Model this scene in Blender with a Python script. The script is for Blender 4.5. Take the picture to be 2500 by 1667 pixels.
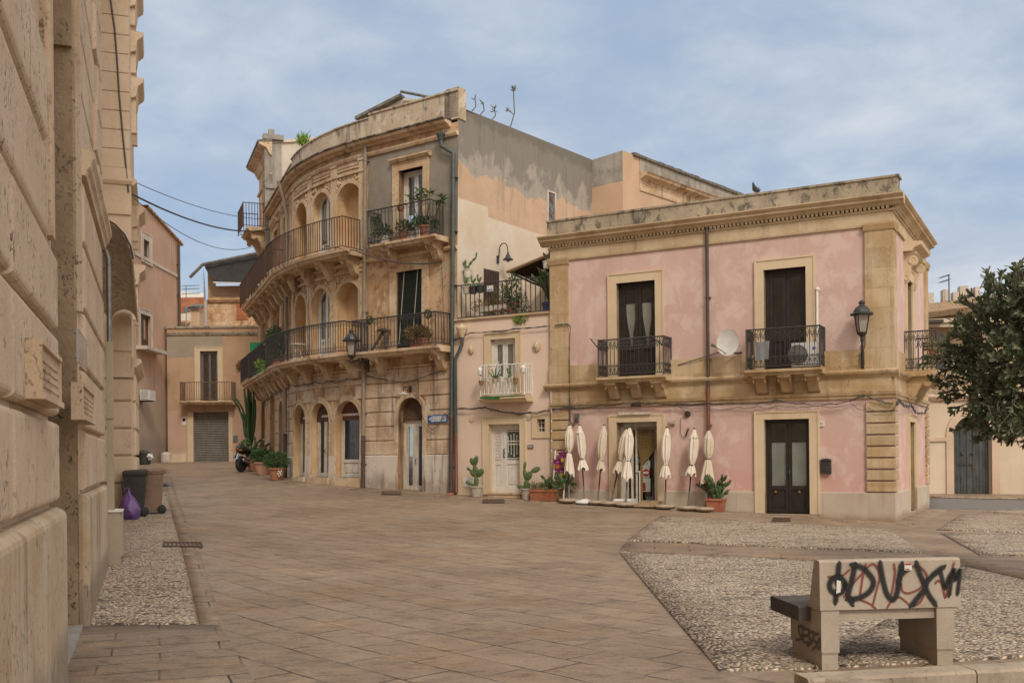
import bpy, math, random
import numpy as np
from mathutils import Vector, Matrix
R = math.radians
random.seed(11)
rnd = random.uniform
for o in list(bpy.data.objects):
 bpy.data.objects.remove(o)
sc = bpy.context.scene
COL = sc.collection
# ------------------------------------------------------------ camera
FPX, CX, CY, RHO, EYE = 2494.0, 1250.0, 1111.0, 0.010, 1.65   # survey of the photograph (2500 px wide)
cam = bpy.data.cameras.new('camera')
camo = bpy.data.objects.new('camera', cam)
COL.objects.link(camo)
camo.location = (0, 0, EYE)
camo.rotation_euler = (R(90), RHO, 0)
cam.sensor_width = 36
cam.lens = FPX / 2500 * 36
cam.shift_y = (CY - 833.5) / 2500
cam.clip_start = 0.1
cam.clip_end = 2000
sc.camera = camo
# ------------------------------------------------------------ sky, sun, exposure
SUN_EL, SUN_AZ = R(42), R(163)          # azimuth clockwise from +Y
w = bpy.data.worlds.new('World')
sc.world = w
w.use_nodes = True
wt = w.node_tree
wt.nodes.clear()
def nd(nt, t, ins=None, **props):
 n = nt.nodes.new(t)
 for k, v in props.items():
  setattr(n, k, v)
 for k, v in (ins or {}).items():
  s = n.inputs[k]
  if isinstance(v, bpy.types.NodeSocket):
   nt.links.new(v, s)
  else:
   if isinstance(v, (tuple, list)) and len(v) == 3 and s.type == 'RGBA':
    v = (*v, 1)
   s.default_value = v
 return n
def math_(nt, op, a, b=0.0, c=0.0, clamp=False):
 n = nd(nt, 'ShaderNodeMath', {0: a, 1: b, 2: c}, operation=op)
 n.use_clamp = clamp
 return n.outputs[0]
def ramp(nt, x, lo, hi):
 n = nd(nt, 'ShaderNodeMapRange', {'Value': x, 'From Min': lo, 'From Max': hi, 'To Min': 0.0, 'To Max': 1.0}, interpolation_type='SMOOTHSTEP')
 return n.outputs[0]
def mixc(nt, f, a, b, blend='MIX'):
 n = nt.nodes.new('ShaderNodeMix')
 n.data_type = 'RGBA'
 n.blend_type = blend
 for i, v in ((0, f), (6, a), (7, b)):
  s = n.inputs[i]
  if isinstance(v, bpy.types.NodeSocket):
   nt.links.new(v, s)
  else:
   if isinstance(v, (tuple, list)) and len(v) == 3:
    v = (*v, 1)
   s.default_value = v
 return n.outputs[2]
sky = nd(wt, 'ShaderNodeTexSky', sky_type='NISHITA', sun_disc=False, sun_elevation=SUN_EL, sun_rotation=SUN_AZ, altitude=20, air_density=1.0, dust_density=1.2, ozone_density=1.2)
tc = nd(wt, 'ShaderNodeTexCoord')
sep = nd(wt, 'ShaderNodeSeparateXYZ', {0: tc.outputs['Generated']})
zz = math_(wt, 'MAXIMUM', sep.outputs[2], 0.0)
den = math_(wt, 'ADD', zz, 0.22)
vx = math_(wt, 'DIVIDE', sep.outputs[0], den)
vy = math_(wt, 'DIVIDE', sep.outputs[1], den)
cv = nd(wt, 'ShaderNodeCombineXYZ', {0: vx, 1: vy, 2: 3.7})
n1 = nd(wt, 'ShaderNodeTexNoise', {'Vector': cv.outputs[0], 'Scale': 0.85, 'Detail': 7.0, 'Roughness': 0.52, 'Distortion': 0.35})
n2 = nd(wt, 'ShaderNodeTexNoise', {'Vector': cv.outputs[0], 'Scale': 2.6, 'Detail': 6.0, 'Roughness': 0.6, 'Distortion': 0.2})
side = math_(wt, 'MULTIPLY_ADD', vx, 0.10, 0.035)
low = math_(wt, 'MULTIPLY_ADD', zz, -0.55, 0.11)
cl = math_(wt, 'ADD', math_(wt, 'ADD', n1.outputs[0], side), low)
cl = math_(wt, 'MULTIPLY_ADD', n2.outputs[0], 0.34, math_(wt, 'ADD', cl, -0.17))
cmask = ramp(wt, cl, 0.34, 0.70)
ctone = ramp(wt, n2.outputs[0], 0.3, 0.7)
ccol = mixc(wt, ctone, (4.6, 5.1, 5.9), (6.3, 6.65, 7.05))
# thin veil everywhere, thicker cloud where the mask is high, and the brighter zenith of an overcast day
hazy = mixc(wt, 0.80, sky.outputs[0], (3.3, 4.35, 5.85))
allc = mixc(wt, math_(wt, 'MULTIPLY', cmask, 0.93), hazy, ccol)
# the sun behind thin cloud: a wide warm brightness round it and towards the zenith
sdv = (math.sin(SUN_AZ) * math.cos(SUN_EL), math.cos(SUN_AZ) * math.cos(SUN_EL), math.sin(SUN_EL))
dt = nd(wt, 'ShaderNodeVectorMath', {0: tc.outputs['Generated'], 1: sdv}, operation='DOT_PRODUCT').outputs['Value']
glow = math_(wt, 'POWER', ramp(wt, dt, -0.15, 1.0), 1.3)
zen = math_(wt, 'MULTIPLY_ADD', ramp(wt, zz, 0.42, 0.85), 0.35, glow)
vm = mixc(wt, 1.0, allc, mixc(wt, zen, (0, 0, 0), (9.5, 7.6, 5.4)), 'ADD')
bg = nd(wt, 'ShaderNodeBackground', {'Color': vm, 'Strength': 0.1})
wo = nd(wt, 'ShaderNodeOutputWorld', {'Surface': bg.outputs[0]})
sl = bpy.data.lights.new('sun', 'SUN')
sl.energy = 1.5
sl.angle = R(11)
sl.color = (1.0, 0.93, 0.82)
so = bpy.data.objects.new('sun', sl)
COL.objects.link(so)
sd = Vector((math.sin(SUN_AZ) * math.cos(SUN_EL), math.cos(SUN_AZ) * math.cos(SUN_EL), math.sin(SUN_EL)))
so.rotation_euler = sd.to_track_quat('Z', 'Y').to_euler()
so.location = (20, -10, 30)
sc.view_settings.view_transform = 'Standard'
sc.view_settings.look = 'None'
sc.view_settings.exposure = 0.2
sc.view_settings.gamma = 1.0
sc.view_settings.use_curve_mapping = False
sc.cycles.max_bounces = 8
sc.cycles.transparent_max_bounces = 12
# ------------------------------------------------------------ survey helpers
def ray(x, y):
 a, b = x - CX, -(y - CY)
 c, s = math.cos(RHO), math.sin(RHO)
 return ((a * c + b * s) / FPX, 1.0, (-a * s + b * c) / FPX)
def at_depth(x, y, Y):
 r = ray(x, y)
 return Vector((r[0] * Y, Y, r[2] * Y + EYE))
class Fr:
 """straight facade: u along the wall, z up, n outwards"""
 curved = False
 lean = 0.0
 def __init__(s, o, head, left=True):
  s.o = Vector((o[0], o[1]))
  a = R(head)
  s.d = Vector((-math.sin(a), math.cos(a)))
  s.n = Vector((-s.d.y, s.d.x)) if left else Vector((s.d.y, -s.d.x))
 def pt(s, u, z, n=0.0):
  p = s.o + s.d * u + s.n * n
  return Vector((p.x + s.lean * z, p.y, z))
 def at(s, x, y, n=0.0, zz=0.0, it=3):
  if s.lean and it:
   zz = s.at(x, y, n, zz, it - 1)[1]
  r = ray(x, y)
  o = s.o + s.n * n + Vector((s.lean * zz, 0))
  det = s.d.x * -r[1] + r[0] * s.d.y
  u = (-o.x * -r[1] + -r[0] * o.y) / det
  k = (o.y + s.d.y * u) / r[1]
  return u, r[2] * k + EYE
 def U(s, x, n=0.0, y=1000):
  return s.at(x, y, n)[0]
 def Z(s, x, y, n=0.0):
  return s.at(x, y, n)[1]
class Arc:
 """round facade turning from heading h0 to h1, building on the right hand"""
 curved = True
 lean = 0.0
 def __init__(s, o, h0, h1, rad):
  s.R, s.h0 = rad, h0
  s.L = rad * R(h0 - h1)
  a = R(h0)
  rt = Vector((math.cos(a), math.sin(a)))
  s.c = Vector((o[0], o[1])) + rt * rad
 def pt(s, u, z, n=0.0):
  a = R(s.h0) - u / s.R
  p = s.c - Vector((math.cos(a), math.sin(a))) * (s.R + n)
  return Vector((p.x + s.lean * z, p.y, z))
 def at(s, x, y, n=0.0, zz=0.0, it=3):
  if s.lean and it:
   zz = s.at(x, y, n, zz, it - 1)[1]
  r = ray(x, y)
  cc = s.c + Vector((s.lean * zz, 0))
  rr = s.R + n
  A = r[0] ** 2 + 1
  B = -2 * (r[0] * cc.x + cc.y)
  C = cc.length_squared - rr * rr
  k = (-B - math.sqrt(max(0, B * B - 4 * A * C))) / (2 * A)
  v = cc - Vector((r[0] * k, k))
  a = math.atan2(v.y, v.x)
  return (R(s.h0) - a) * s.R, r[2] * k + EYE
 U, Z = Fr.U, Fr.Z
# ------------------------------------------------------------ mesh builder
ORG = {}
class MB:
 def __init__(s):
  s.v, s.f, s.m, s.uv = [], [], [], []
 def add(s, vs, fs, mi=0, uv=None):
  b = len(s.v)
  s.v += [tuple(p) for p in vs]
  s.uv += list(uv) if uv else [(p[0] + p[1], p[2]) for p in s.v[b:]]
  for f in fs:
   s.f.append(tuple(b + i for i in f))
   s.m.append(mi)
 def poly(s, pts, mi=0, uv=None):
  s.add(pts, [tuple(range(len(pts)))], mi, uv)
 def box(s, c, d, rz=0.0, mi=0, tz=None, bev=0.0):
  """axis box: centre c, size d, turned rz; tz = (sx,sy) scale of the top"""
  cs, sn = math.cos(rz), math.sin(rz)
  vs = []
  for k in (-1, 1):
   fx, fy = tz if (tz and k == 1) else (1, 1)
   for i, j in ((-1, -1), (1, -1), (1, 1), (-1, 1)):
    x, y = i * d[0] / 2 * fx, j * d[1] / 2 * fy
    vs.append((c[0] + x * cs - y * sn, c[1] + x * sn + y * cs, c[2] + k * d[2] / 2))
  s.add(vs, [(3, 2, 1, 0), (4, 5, 6, 7), (0, 1, 5, 4), (1, 2, 6, 5), (2, 3, 7, 6), (3, 0, 4, 7)], mi)
 def obox(s, o, ax, ay, az, mi=0):
  o, ax, ay, az = map(Vector, (o, ax, ay, az))
  vs = [o, o + ax, o + ax + ay, o + ay]
  vs += [v + az for v in vs]
  s.add(vs, [(3, 2, 1, 0), (4, 5, 6, 7), (0, 1, 5, 4), (1, 2, 6, 5), (2, 3, 7, 6), (3, 0, 4, 7)], mi)
 def fprof(s, F, u0, u1, prof, mi=0, closed=True, step=0.35, caps=True):
  """profile [(n,z)...] swept along u"""
  k = max(1, int(math.ceil((u1 - u0) / step))) if F.curved else 1
  n = len(prof)
  vs, uv, fs = [], [], []
  for i in range(k + 1):
   u = u0 + (u1 - u0) * i / k
   for a, z in prof:
    vs.append(F.pt(u, z, a))
    uv.append((u, z + a))
  for i in range(k):
   for j in range(n if closed else n - 1):
    j2 = (j + 1) % n
    fs.append((i * n + j, i * n + j2, (i + 1) * n + j2, (i + 1) * n + j))
  if caps and closed:
   fs.append(tuple(range(n)))
   fs.append(tuple(k * n + j for j in range(n - 1, -1, -1)))
  s.add(vs, fs, mi, uv)
 def fbox(s, F, u0, u1, z0, z1, n0, n1, mi=0):
  s.fprof(F, u0, u1, [(n0, z0), (n1, z0), (n1, z1), (n0, z1)], mi)
 def fquad(s, F, u0, u1, z0, z1, n, mi=0):
  s.fprof(F, u0, u1, [(n, z0), (n, z1)], mi, closed=False)
 def fpoly(s, F, pts, n, mi=0):
  s.poly([F.pt(u, z, n) for u, z in pts], mi, [(u, z) for u, z in pts])
 def fprism(s, F, pts, n0, n1, mi=0):
  """flat (u,z) outline given thickness n0..n1"""
  k = len(pts)
  vs = [F.pt(u, z, n0) for u, z in pts] + [F.pt(u, z, n1) for u, z in pts]
  uv = [(u, z) for u, z in pts] * 2
  fs = [tuple(range(k)), tuple(range(2 * k - 1, k - 1, -1))]
  fs += [(i, (i + 1) % k, k + (i + 1) % k, k + i) for i in range(k)]
  s.add(vs, fs, mi, uv)
 def nprism(s, F, pts, u0, u1, mi=0):
  """(n,z) outline given width u0..u1"""
  s.fprof(F, u0, u1, pts, mi)
 def tube(s, pts, r, k=6, mi=0, closed=False, r1=None):
  pts = [Vector(p) for p in pts]
  n = len(pts)
  if n < 2:
   return
  vs, fs = [], []
  prev = None
  for i, p in enumerate(pts):
   if closed:
    t = pts[(i + 1) % n] - pts[i - 1]
   else:
    t = pts[min(i + 1, n - 1)] - pts[max(i - 1, 0)]
   if t.length < 1e-9:
    t = Vector((0, 0, 1))
   t.normalize()
   if prev is None:
    a = t.cross(Vector((0, 0, 1)) if abs(t.z) < 0.9 else Vector((1, 0, 0))).normalized()
   else:
    a = prev - t * prev.dot(t)
    a = a.normalized() if a.length > 1e-6 else t.orthogonal().normalized()
   prev = a
   b = t.cross(a)
   rr = r if r1 is None else r + (r1 - r) * i / (n - 1)
   if isinstance(r, (list, tuple)):
    rr = r[i]
   for j in range(k):
    q = 2 * math.pi * j / k
    vs.append(p + a * (math.cos(q) * rr) + b * (math.sin(q) * rr))
  m = n if closed else n - 1
  for i in range(m):
   for j in range(k):
    i2, j2 = (i + 1) % n, (j + 1) % k
    fs.append((i * k + j, i * k + j2, i2 * k + j2, i2 * k + j))
  if not closed:
   fs.append(tuple(range(k - 1, -1, -1)))
   fs.append(tuple((n - 1) * k + j for j in range(k)))
  s.add(vs, fs, mi)
 def lathe(s, o, prof, k=20, mi=0, axis=None, sy=1.0, wob=0.0):
  """profile [(r,h)...] turned round an axis through o"""
  o = Vector(o)
  M = Matrix.Identity(3) if axis is None else Vector((0, 0, 1)).rotation_difference(Vector(axis)).to_matrix()
  vs, fs = [], []
  n = len(prof)
  for r, h in prof:
   for j in range(k):
    q = 2 * math.pi * j / k
    rr = r * (1 + wob * math.sin(q * 5 + h * 9))
    vs.append(o + M @ Vector((math.cos(q) * rr, math.sin(q) * rr * sy, h)))
  for i in range(n - 1):
   for j in range(k):
    j2 = (j + 1) % k
    fs.append((i * k + j, i * k + j2, (i + 1) * k + j2, (i + 1) * k + j))
  if prof[0][0] > 1e-5:
   fs.append(tuple(range(k - 1, -1, -1)))
  if prof[-1][0] > 1e-5:
   fs.append(tuple((n - 1) * k + j for j in range(k)))
  s.add(vs, fs, mi)
 def ell(s, c, rad, k=10, m=7, mi=0, M=None, jit=0.0):
  c = Vector(c)
  vs, fs = [], []
  for i in range(m + 1):
   t = math.pi * i / m
   for j in range(k):
    q = 2 * math.pi * j / k
    f = 1 + rnd(-jit, jit)
    p = Vector((math.sin(t) * math.cos(q) * rad[0] * f, math.sin(t) * math.sin(q) * rad[1] * f, math.cos(t) * rad[2] * f))
    vs.append(c + (M @ p if M is not None else p))
  for i in range(m):
   for j in range(k):
    j2 = (j + 1) % k
    fs.append((i * k + j, (i + 1) * k + j, (i + 1) * k + j2, i * k + j2))
  s.add(vs, fs, mi)
 def leaf(s, p, d, L, W, up=None, mi=0, bend=0.15):
  """pointed leaf of two halves folded on its midrib"""
  p, d = Vector(p), Vector(d).normalized()
  up = Vector(up) if up else Vector((rnd(-1, 1), rnd(-1, 1), rnd(-1, 1)))
  sd_ = d.cross(up)
  if sd_.length < 1e-4:
   sd_ = d.orthogonal()
  sd_.normalize()
  nn = sd_.cross(d)
  a = p + d * L * 0.45 + sd_ * W / 2 + nn * L * bend * .6
  b = p + d * L * 0.45 - sd_ * W / 2 + nn * L * bend * .6
  m_ = p + d * L * 0.5
  e = p + d * L - nn * L * bend
  s.add([p, a, e, b, m_], [(0, 1, 4), (1, 2, 4), (0, 4, 3), (3, 4, 2)], mi)
 def oleaf(s, p, d, L, W, up, mi=0):
  """blunt oval leaf"""
  p, d = Vector(p), Vector(d).normalized()
  sd_ = d.cross(Vector(up))
  if sd_.length < 1e-4:
   sd_ = d.orthogonal()
  sd_.normalize()
  nn = sd_.cross(d)
  pr = ((.28, .36), (.62, .5), (.9, .33))
  vs = [p]
  for t, wd in pr:
   vs += [p + d * L * t + sd_ * W * wd + nn * L * .05, p + d * L * t - nn * L * .03, p + d * L * t - sd_ * W * wd + nn * L * .05]
  vs.append(p + d * L)
  fs = [(0, 1, 2), (0, 2, 3), (1, 4, 5, 2), (2, 5, 6, 3), (4, 7, 8, 5), (5, 8, 9, 6), (7, 10, 8), (8, 10, 9)]
  s.add(vs, fs, mi)
 def split(s, name, mats, parent, eps=.05):
  """build every separate piece as an object of its own"""
  par = list(range(len(s.v)))
  def find(a):
   while par[a] != a:
    par[a] = par[par[a]]
    a = par[a]
   return a
  for f in s.f:
   r0 = find(f[0])
   for i in f[1:]:
    par[find(i)] = r0
  isl = {}
  for k, f in enumerate(s.f):
   isl.setdefault(find(f[0]), []).append(k)
  bx = []
  for r0, fl in isl.items():
   p = np.array([s.v[i] for k in fl for i in s.f[k]])
   bx.append([p.min(0) - eps, p.max(0) + eps, fl])
  go = True
  while go:
   go = False
   out = []
   for b in bx:
    for c in out:
     if (b[0] <= c[1]).all() and (c[0] <= b[1]).all():
      c[0], c[1] = np.minimum(b[0], c[0]), np.maximum(b[1], c[1])
      c[2] = c[2] + b[2]
      go = True
      break
    else:
     out.append(b)
   bx = out
  for _a, _b, fl in bx:
   m = MB()
   mp = {}
   for k in fl:
    for i in s.f[k]:
     if i not in mp:
      mp[i] = len(m.v)
      m.v.append(s.v[i])
      m.uv.append(s.uv[i])
    m.f.append(tuple(mp[i] for i in s.f[k]))
    m.m.append(s.m[k])
   m.build(name, mats, parent)
 def build(s, name, mats, parent=None, smooth=False, org=None):
  if not isinstance(mats, (list, tuple)):
   mats = [mats]
  me = bpy.data.meshes.new(name)
  ob = bpy.data.objects.new(name, me)
  COL.objects.link(ob)
  if parent is not None:
   og = ORG[parent.name]
   ob.parent = parent
  else:
   og = Vector(org) if org is not None else Vector((0, 0, 0))
   ob.location = og
  ORG[ob.name] = og
  me.from_pydata([(x - og.x, y - og.y, z - og.z) for x, y, z in s.v], [], s.f)
  for m in mats:
   me.materials.append(m)
  if len(mats) > 1:
   me.polygons.foreach_set('material_index', s.m)
  ul = me.uv_layers.new(name='uv')
  li = np.empty(len(me.loops), dtype=np.int32)
  me.loops.foreach_get('vertex_index', li)
  ul.data.foreach_set('uv', np.array(s.uv, dtype=np.float32)[li].ravel())
  if smooth:
   me.polygons.foreach_set('use_smooth', [True] * len(me.polygons))
  me.update()
  return ob
def tag(o, label=None, cat=None, group=None, kind=None):
 if label:
  o['label'] = label
 if cat:
  o['category'] = cat
 if group:
  o['group'] = group
 if kind:
  o['kind'] = kind
 return o
def thing(name, label, cat, loc, group=None):
 o = bpy.data.objects.new(name, None)
 COL.objects.link(o)
 o.location = loc
 o.empty_display_size = .3
 ORG[o.name] = Vector(loc)
 return tag(o, label, cat, group)
def smooth_by(o, ang=40):
 me = o.data
 me.polygons.foreach_set('use_smooth', [True] * len(me.polygons))
 me.set_sharp_from_angle(angle=R(ang))
 return o
def text_mesh(mb, s, size, fn, mi=0, sx=1.0, center=True):
 """letters as flat faces; fn maps (x,y) of the lettering to a world point"""
 cu = bpy.data.curves.new('lettering', 'FONT')
 cu.body = s
 cu.size = size
 cu.resolution_u = 2
 if center:
  cu.align_x = 'CENTER'
  cu.align_y = 'CENTER'
 ob = bpy.data.objects.new('lettering', cu)
 COL.objects.link(ob)
 dg = bpy.context.evaluated_depsgraph_get()
 me = bpy.data.meshes.new_from_object(ob.evaluated_get(dg))
 vs = [fn(v.co.x * sx, v.co.y) for v in me.vertices]
 fs = [tuple(p.vertices) for p in me.polygons]
 if fs:
  mb.add(vs, fs, mi)
 bpy.data.objects.remove(ob)
 bpy.data.meshes.remove(me)
 bpy.data.curves.remove(cu)
# ------------------------------------------------------------ materials
def newmat(name):
 m = bpy.data.materials.new(name)
 m.use_nodes = True
 nt = m.node_tree
 nt.nodes.clear()
 out = nt.nodes.new('ShaderNodeOutputMaterial')
 b = nt.nodes.new('ShaderNodeBsdfPrincipled')
 nt.links.new(b.outputs[0], out.inputs[0])
 return m, nt, b
def ocoord(nt, scale=(1, 1, 1), rot=(0, 0, 0), src='Object'):
 t = nd(nt, 'ShaderNodeTexCoord')
 return nd(nt, 'ShaderNodeMapping', {0: t.outputs[src], 'Scale': scale, 'Rotation': rot}).outputs[0]
def noise(nt, vec, sc_, det=5.0, ro=0.6, dist=0.0):
 return nd(nt, 'ShaderNodeTexNoise', {'Vector': vec, 'Scale': sc_, 'Detail': det, 'Roughness': ro, 'Distortion': dist}).outputs[0]
def bump(nt, b, h, st=0.3, dist=0.01):
 n = nd(nt, 'ShaderNodeBump', {'Strength': st, 'Distance': dist, 'Height': h})
 nt.links.new(n.outputs[0], b.inputs['Normal'])
def zmask(nt, mode, z0, amp, soft, nsc=1.3):
 t = nd(nt, 'ShaderNodeTexCoord')
 z = nd(nt, 'ShaderNodeSeparateXYZ', {0: t.outputs['Object']}).outputs[2]
 nz = noise(nt, ocoord(nt, (1, 1, 0.75)), nsc, 6, .62)
 zz_ = math_(nt, 'MULTIPLY_ADD', math_(nt, 'SUBTRACT', nz, 0.5), amp * 2, z)
 if mode == 'above':
  return ramp(nt, zz_, z0 - soft, z0 + soft)
 return math_(nt, 'SUBTRACT', 1.0, ramp(nt, zz_, z0 - soft, z0 + soft))
def plaster(name, c1, c2, sc_=1.2, c3=None, st=.5, c4=None, sp=.5, rough=.93, bmp=.25, bs=22, zones=(), ashlar=None, fine=.16, lo=.36, hi=.64, c5=None, tlo=.56, pits=0.0):
 """weathered wall: two tones, rain streaks c3, blotches c4, zones of another colour by height, optional stone joints"""
 m, nt, b = newmat(name)
 v = ocoord(nt)
 n_ = noise(nt, v, sc_, 7, .62, .2)
 col = mixc(nt, ramp(nt, n_, lo, hi), c1, c2)
 h = n_
 if ashlar:
  bw, bh, cm, vary = ashlar
  uvm = nd(nt, 'ShaderNodeTexCoord').outputs['UV']
  br = nd(nt, 'ShaderNodeTexBrick', {'Vector': uvm, 'Color1': (1, 1, 1, 1), 'Color2': (1 - vary,) * 3 + (1,), 'Mortar': (*cm, 1), 'Scale': 1.0, 'Mortar Size': 0.006, 'Mortar Smooth': .3, 'Bias': 0.0, 'Brick Width': bw, 'Row Height': bh}, offset=.5)
  col = mixc(nt, 1.0, col, br.outputs[0], 'MULTIPLY')
 for zn in zones:
  mode, z0, amp, soft, zc, stg = zn[:6]
  col = mixc(nt, math_(nt, 'MULTIPLY', zmask(nt, mode, z0, amp, soft, zn[6] if len(zn) > 6 else 1.3), stg), col, zc)
 if c4:
  n4 = noise(nt, ocoord(nt, (1, 1, .8)), sc_ * 2.7, 8, .7, .4)
  col = mixc(nt, math_(nt, 'MULTIPLY', ramp(nt, n4, tlo, tlo + .12), sp), col, c4)
 if c5:
  n5 = noise(nt, ocoord(nt, (1, 1, 1.2)), sc_ * 1.6, 9, .72, .2)
  col = mixc(nt, math_(nt, 'MULTIPLY', ramp(nt, n5, .57, .61), .8), col, c5)
 if c3:
  n3 = noise(nt, ocoord(nt, (2.6, 2.6, .2)), 1.6, 7, .66)
  n3b = noise(nt, v, .5, 3, .5)
  f = math_(nt, 'MULTIPLY', ramp(nt, n3, .5, .68), ramp(nt, n3b, .38, .62))
  col = mixc(nt, math_(nt, 'MULTIPLY', f, st), col, c3)
 if pits:
  np_ = noise(nt, ocoord(nt, (1, 1, .7)), 21, 5, .75, .6)
  pm = math_(nt, 'MULTIPLY', ramp(nt, np_, .57, .63), ramp(nt, noise(nt, v, 1.9, 3, .5), .40, .62))
  col = mixc(nt, math_(nt, 'MULTIPLY', pm, pits), col, (.10, .07, .045))
 nf = noise(nt, v, 55, 3, .7)
 col = mixc(nt, 1.0, col, mixc(nt, nf, (1 - fine,) * 3, (1 + fine,) * 3), 'MULTIPLY')
 nt.links.new(col, b.inputs['Base Color'])
 b.inputs['Roughness'].default_value = rough
 hh = math_(nt, 'ADD', math_(nt, 'MULTIPLY', noise(nt, v, bs, 5, .65), .5), h)
 if pits:
  hh = math_(nt, 'SUBTRACT', hh, math_(nt, 'MULTIPLY', pm, .9))
 bump(nt, b, hh, bmp, .02)
 return m
def simple(name, c, rough=.6, metal=0.0, c2=None, sc_=8, bmp=0.0, spec=.5, sheen=0.0, streak=None):
 m, nt, b = newmat(name)
 v = ocoord(nt)
 n_ = noise(nt, v, sc_, 6, .65)
 c2 = c2 or tuple(x * .72 for x in c)
 col = mixc(nt, ramp(nt, n_, .35, .68), c, c2)
 if streak:
  n3 = noise(nt, ocoord(nt, (9, 9, .9)), 1.5, 5, .6)
  col = mixc(nt, math_(nt, 'MULTIPLY', ramp(nt, n3, .5, .66), .7), col, streak)
 nt.links.new(col, b.inputs['Base Color'])
 b.inputs['Roughness'].default_value = rough
 b.inputs['Metallic'].default_value = metal
 b.inputs['Specular IOR Level'].default_value = spec
 if bmp:
  bump(nt, b, n_, bmp, .01)
 return m
def leafmat(name, c, c2, sc_=3.0, rough=.45):
 m, nt, b = newmat(name)
 v = ocoord(nt)
 n_ = noise(nt, v, sc_, 4, .6)
 nf = noise(nt, v, 31, 2, .5)
 col = mixc(nt, ramp(nt, math_(nt, 'MULTIPLY_ADD', nf, .6, math_(nt, 'MULTIPLY', n_, .4)), .35, .65), c, c2)
 nt.links.new(col, b.inputs['Base Color'])
 b.inputs['Roughness'].default_value = rough
 b.inputs['Specular IOR Level'].default_value = .45
 tr = nd(nt, 'ShaderNodeBsdfTranslucent', {'Color': col})
 mx = nd(nt, 'ShaderNodeMixShader', {0: .18, 1: b.outputs[0], 2: tr.outputs[0]})
 nt.links.new(mx.outputs[0], [n for n in nt.nodes if n.type == 'OUTPUT_MATERIAL'][0].inputs[0])
 return m
def glassmat(name, tint=(.75, .8, .78), refl=.10):
 m, nt, b = newmat(name)
 lw = nd(nt, 'ShaderNodeLayerWeight', {'Blend': .35})
 gl = nd(nt, 'ShaderNodeBsdfGlossy', {'Color': (.9, .93, .95, 1), 'Roughness': .04})
 tp = nd(nt, 'ShaderNodeBsdfTransparent', {'Color': (*tint, 1)})
 f = math_(nt, 'MULTIPLY_ADD', lw.outputs['Fresnel'], .6, refl, clamp=True)
 mx = nd(nt, 'ShaderNodeMixShader', {0: f, 1: tp.outputs[0], 2: gl.outputs[0]})
 nt.links.new(mx.outputs[0], [n for n in nt.nodes if n.type == 'OUTPUT_MATERIAL'][0].inputs[0])
 return m
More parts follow.
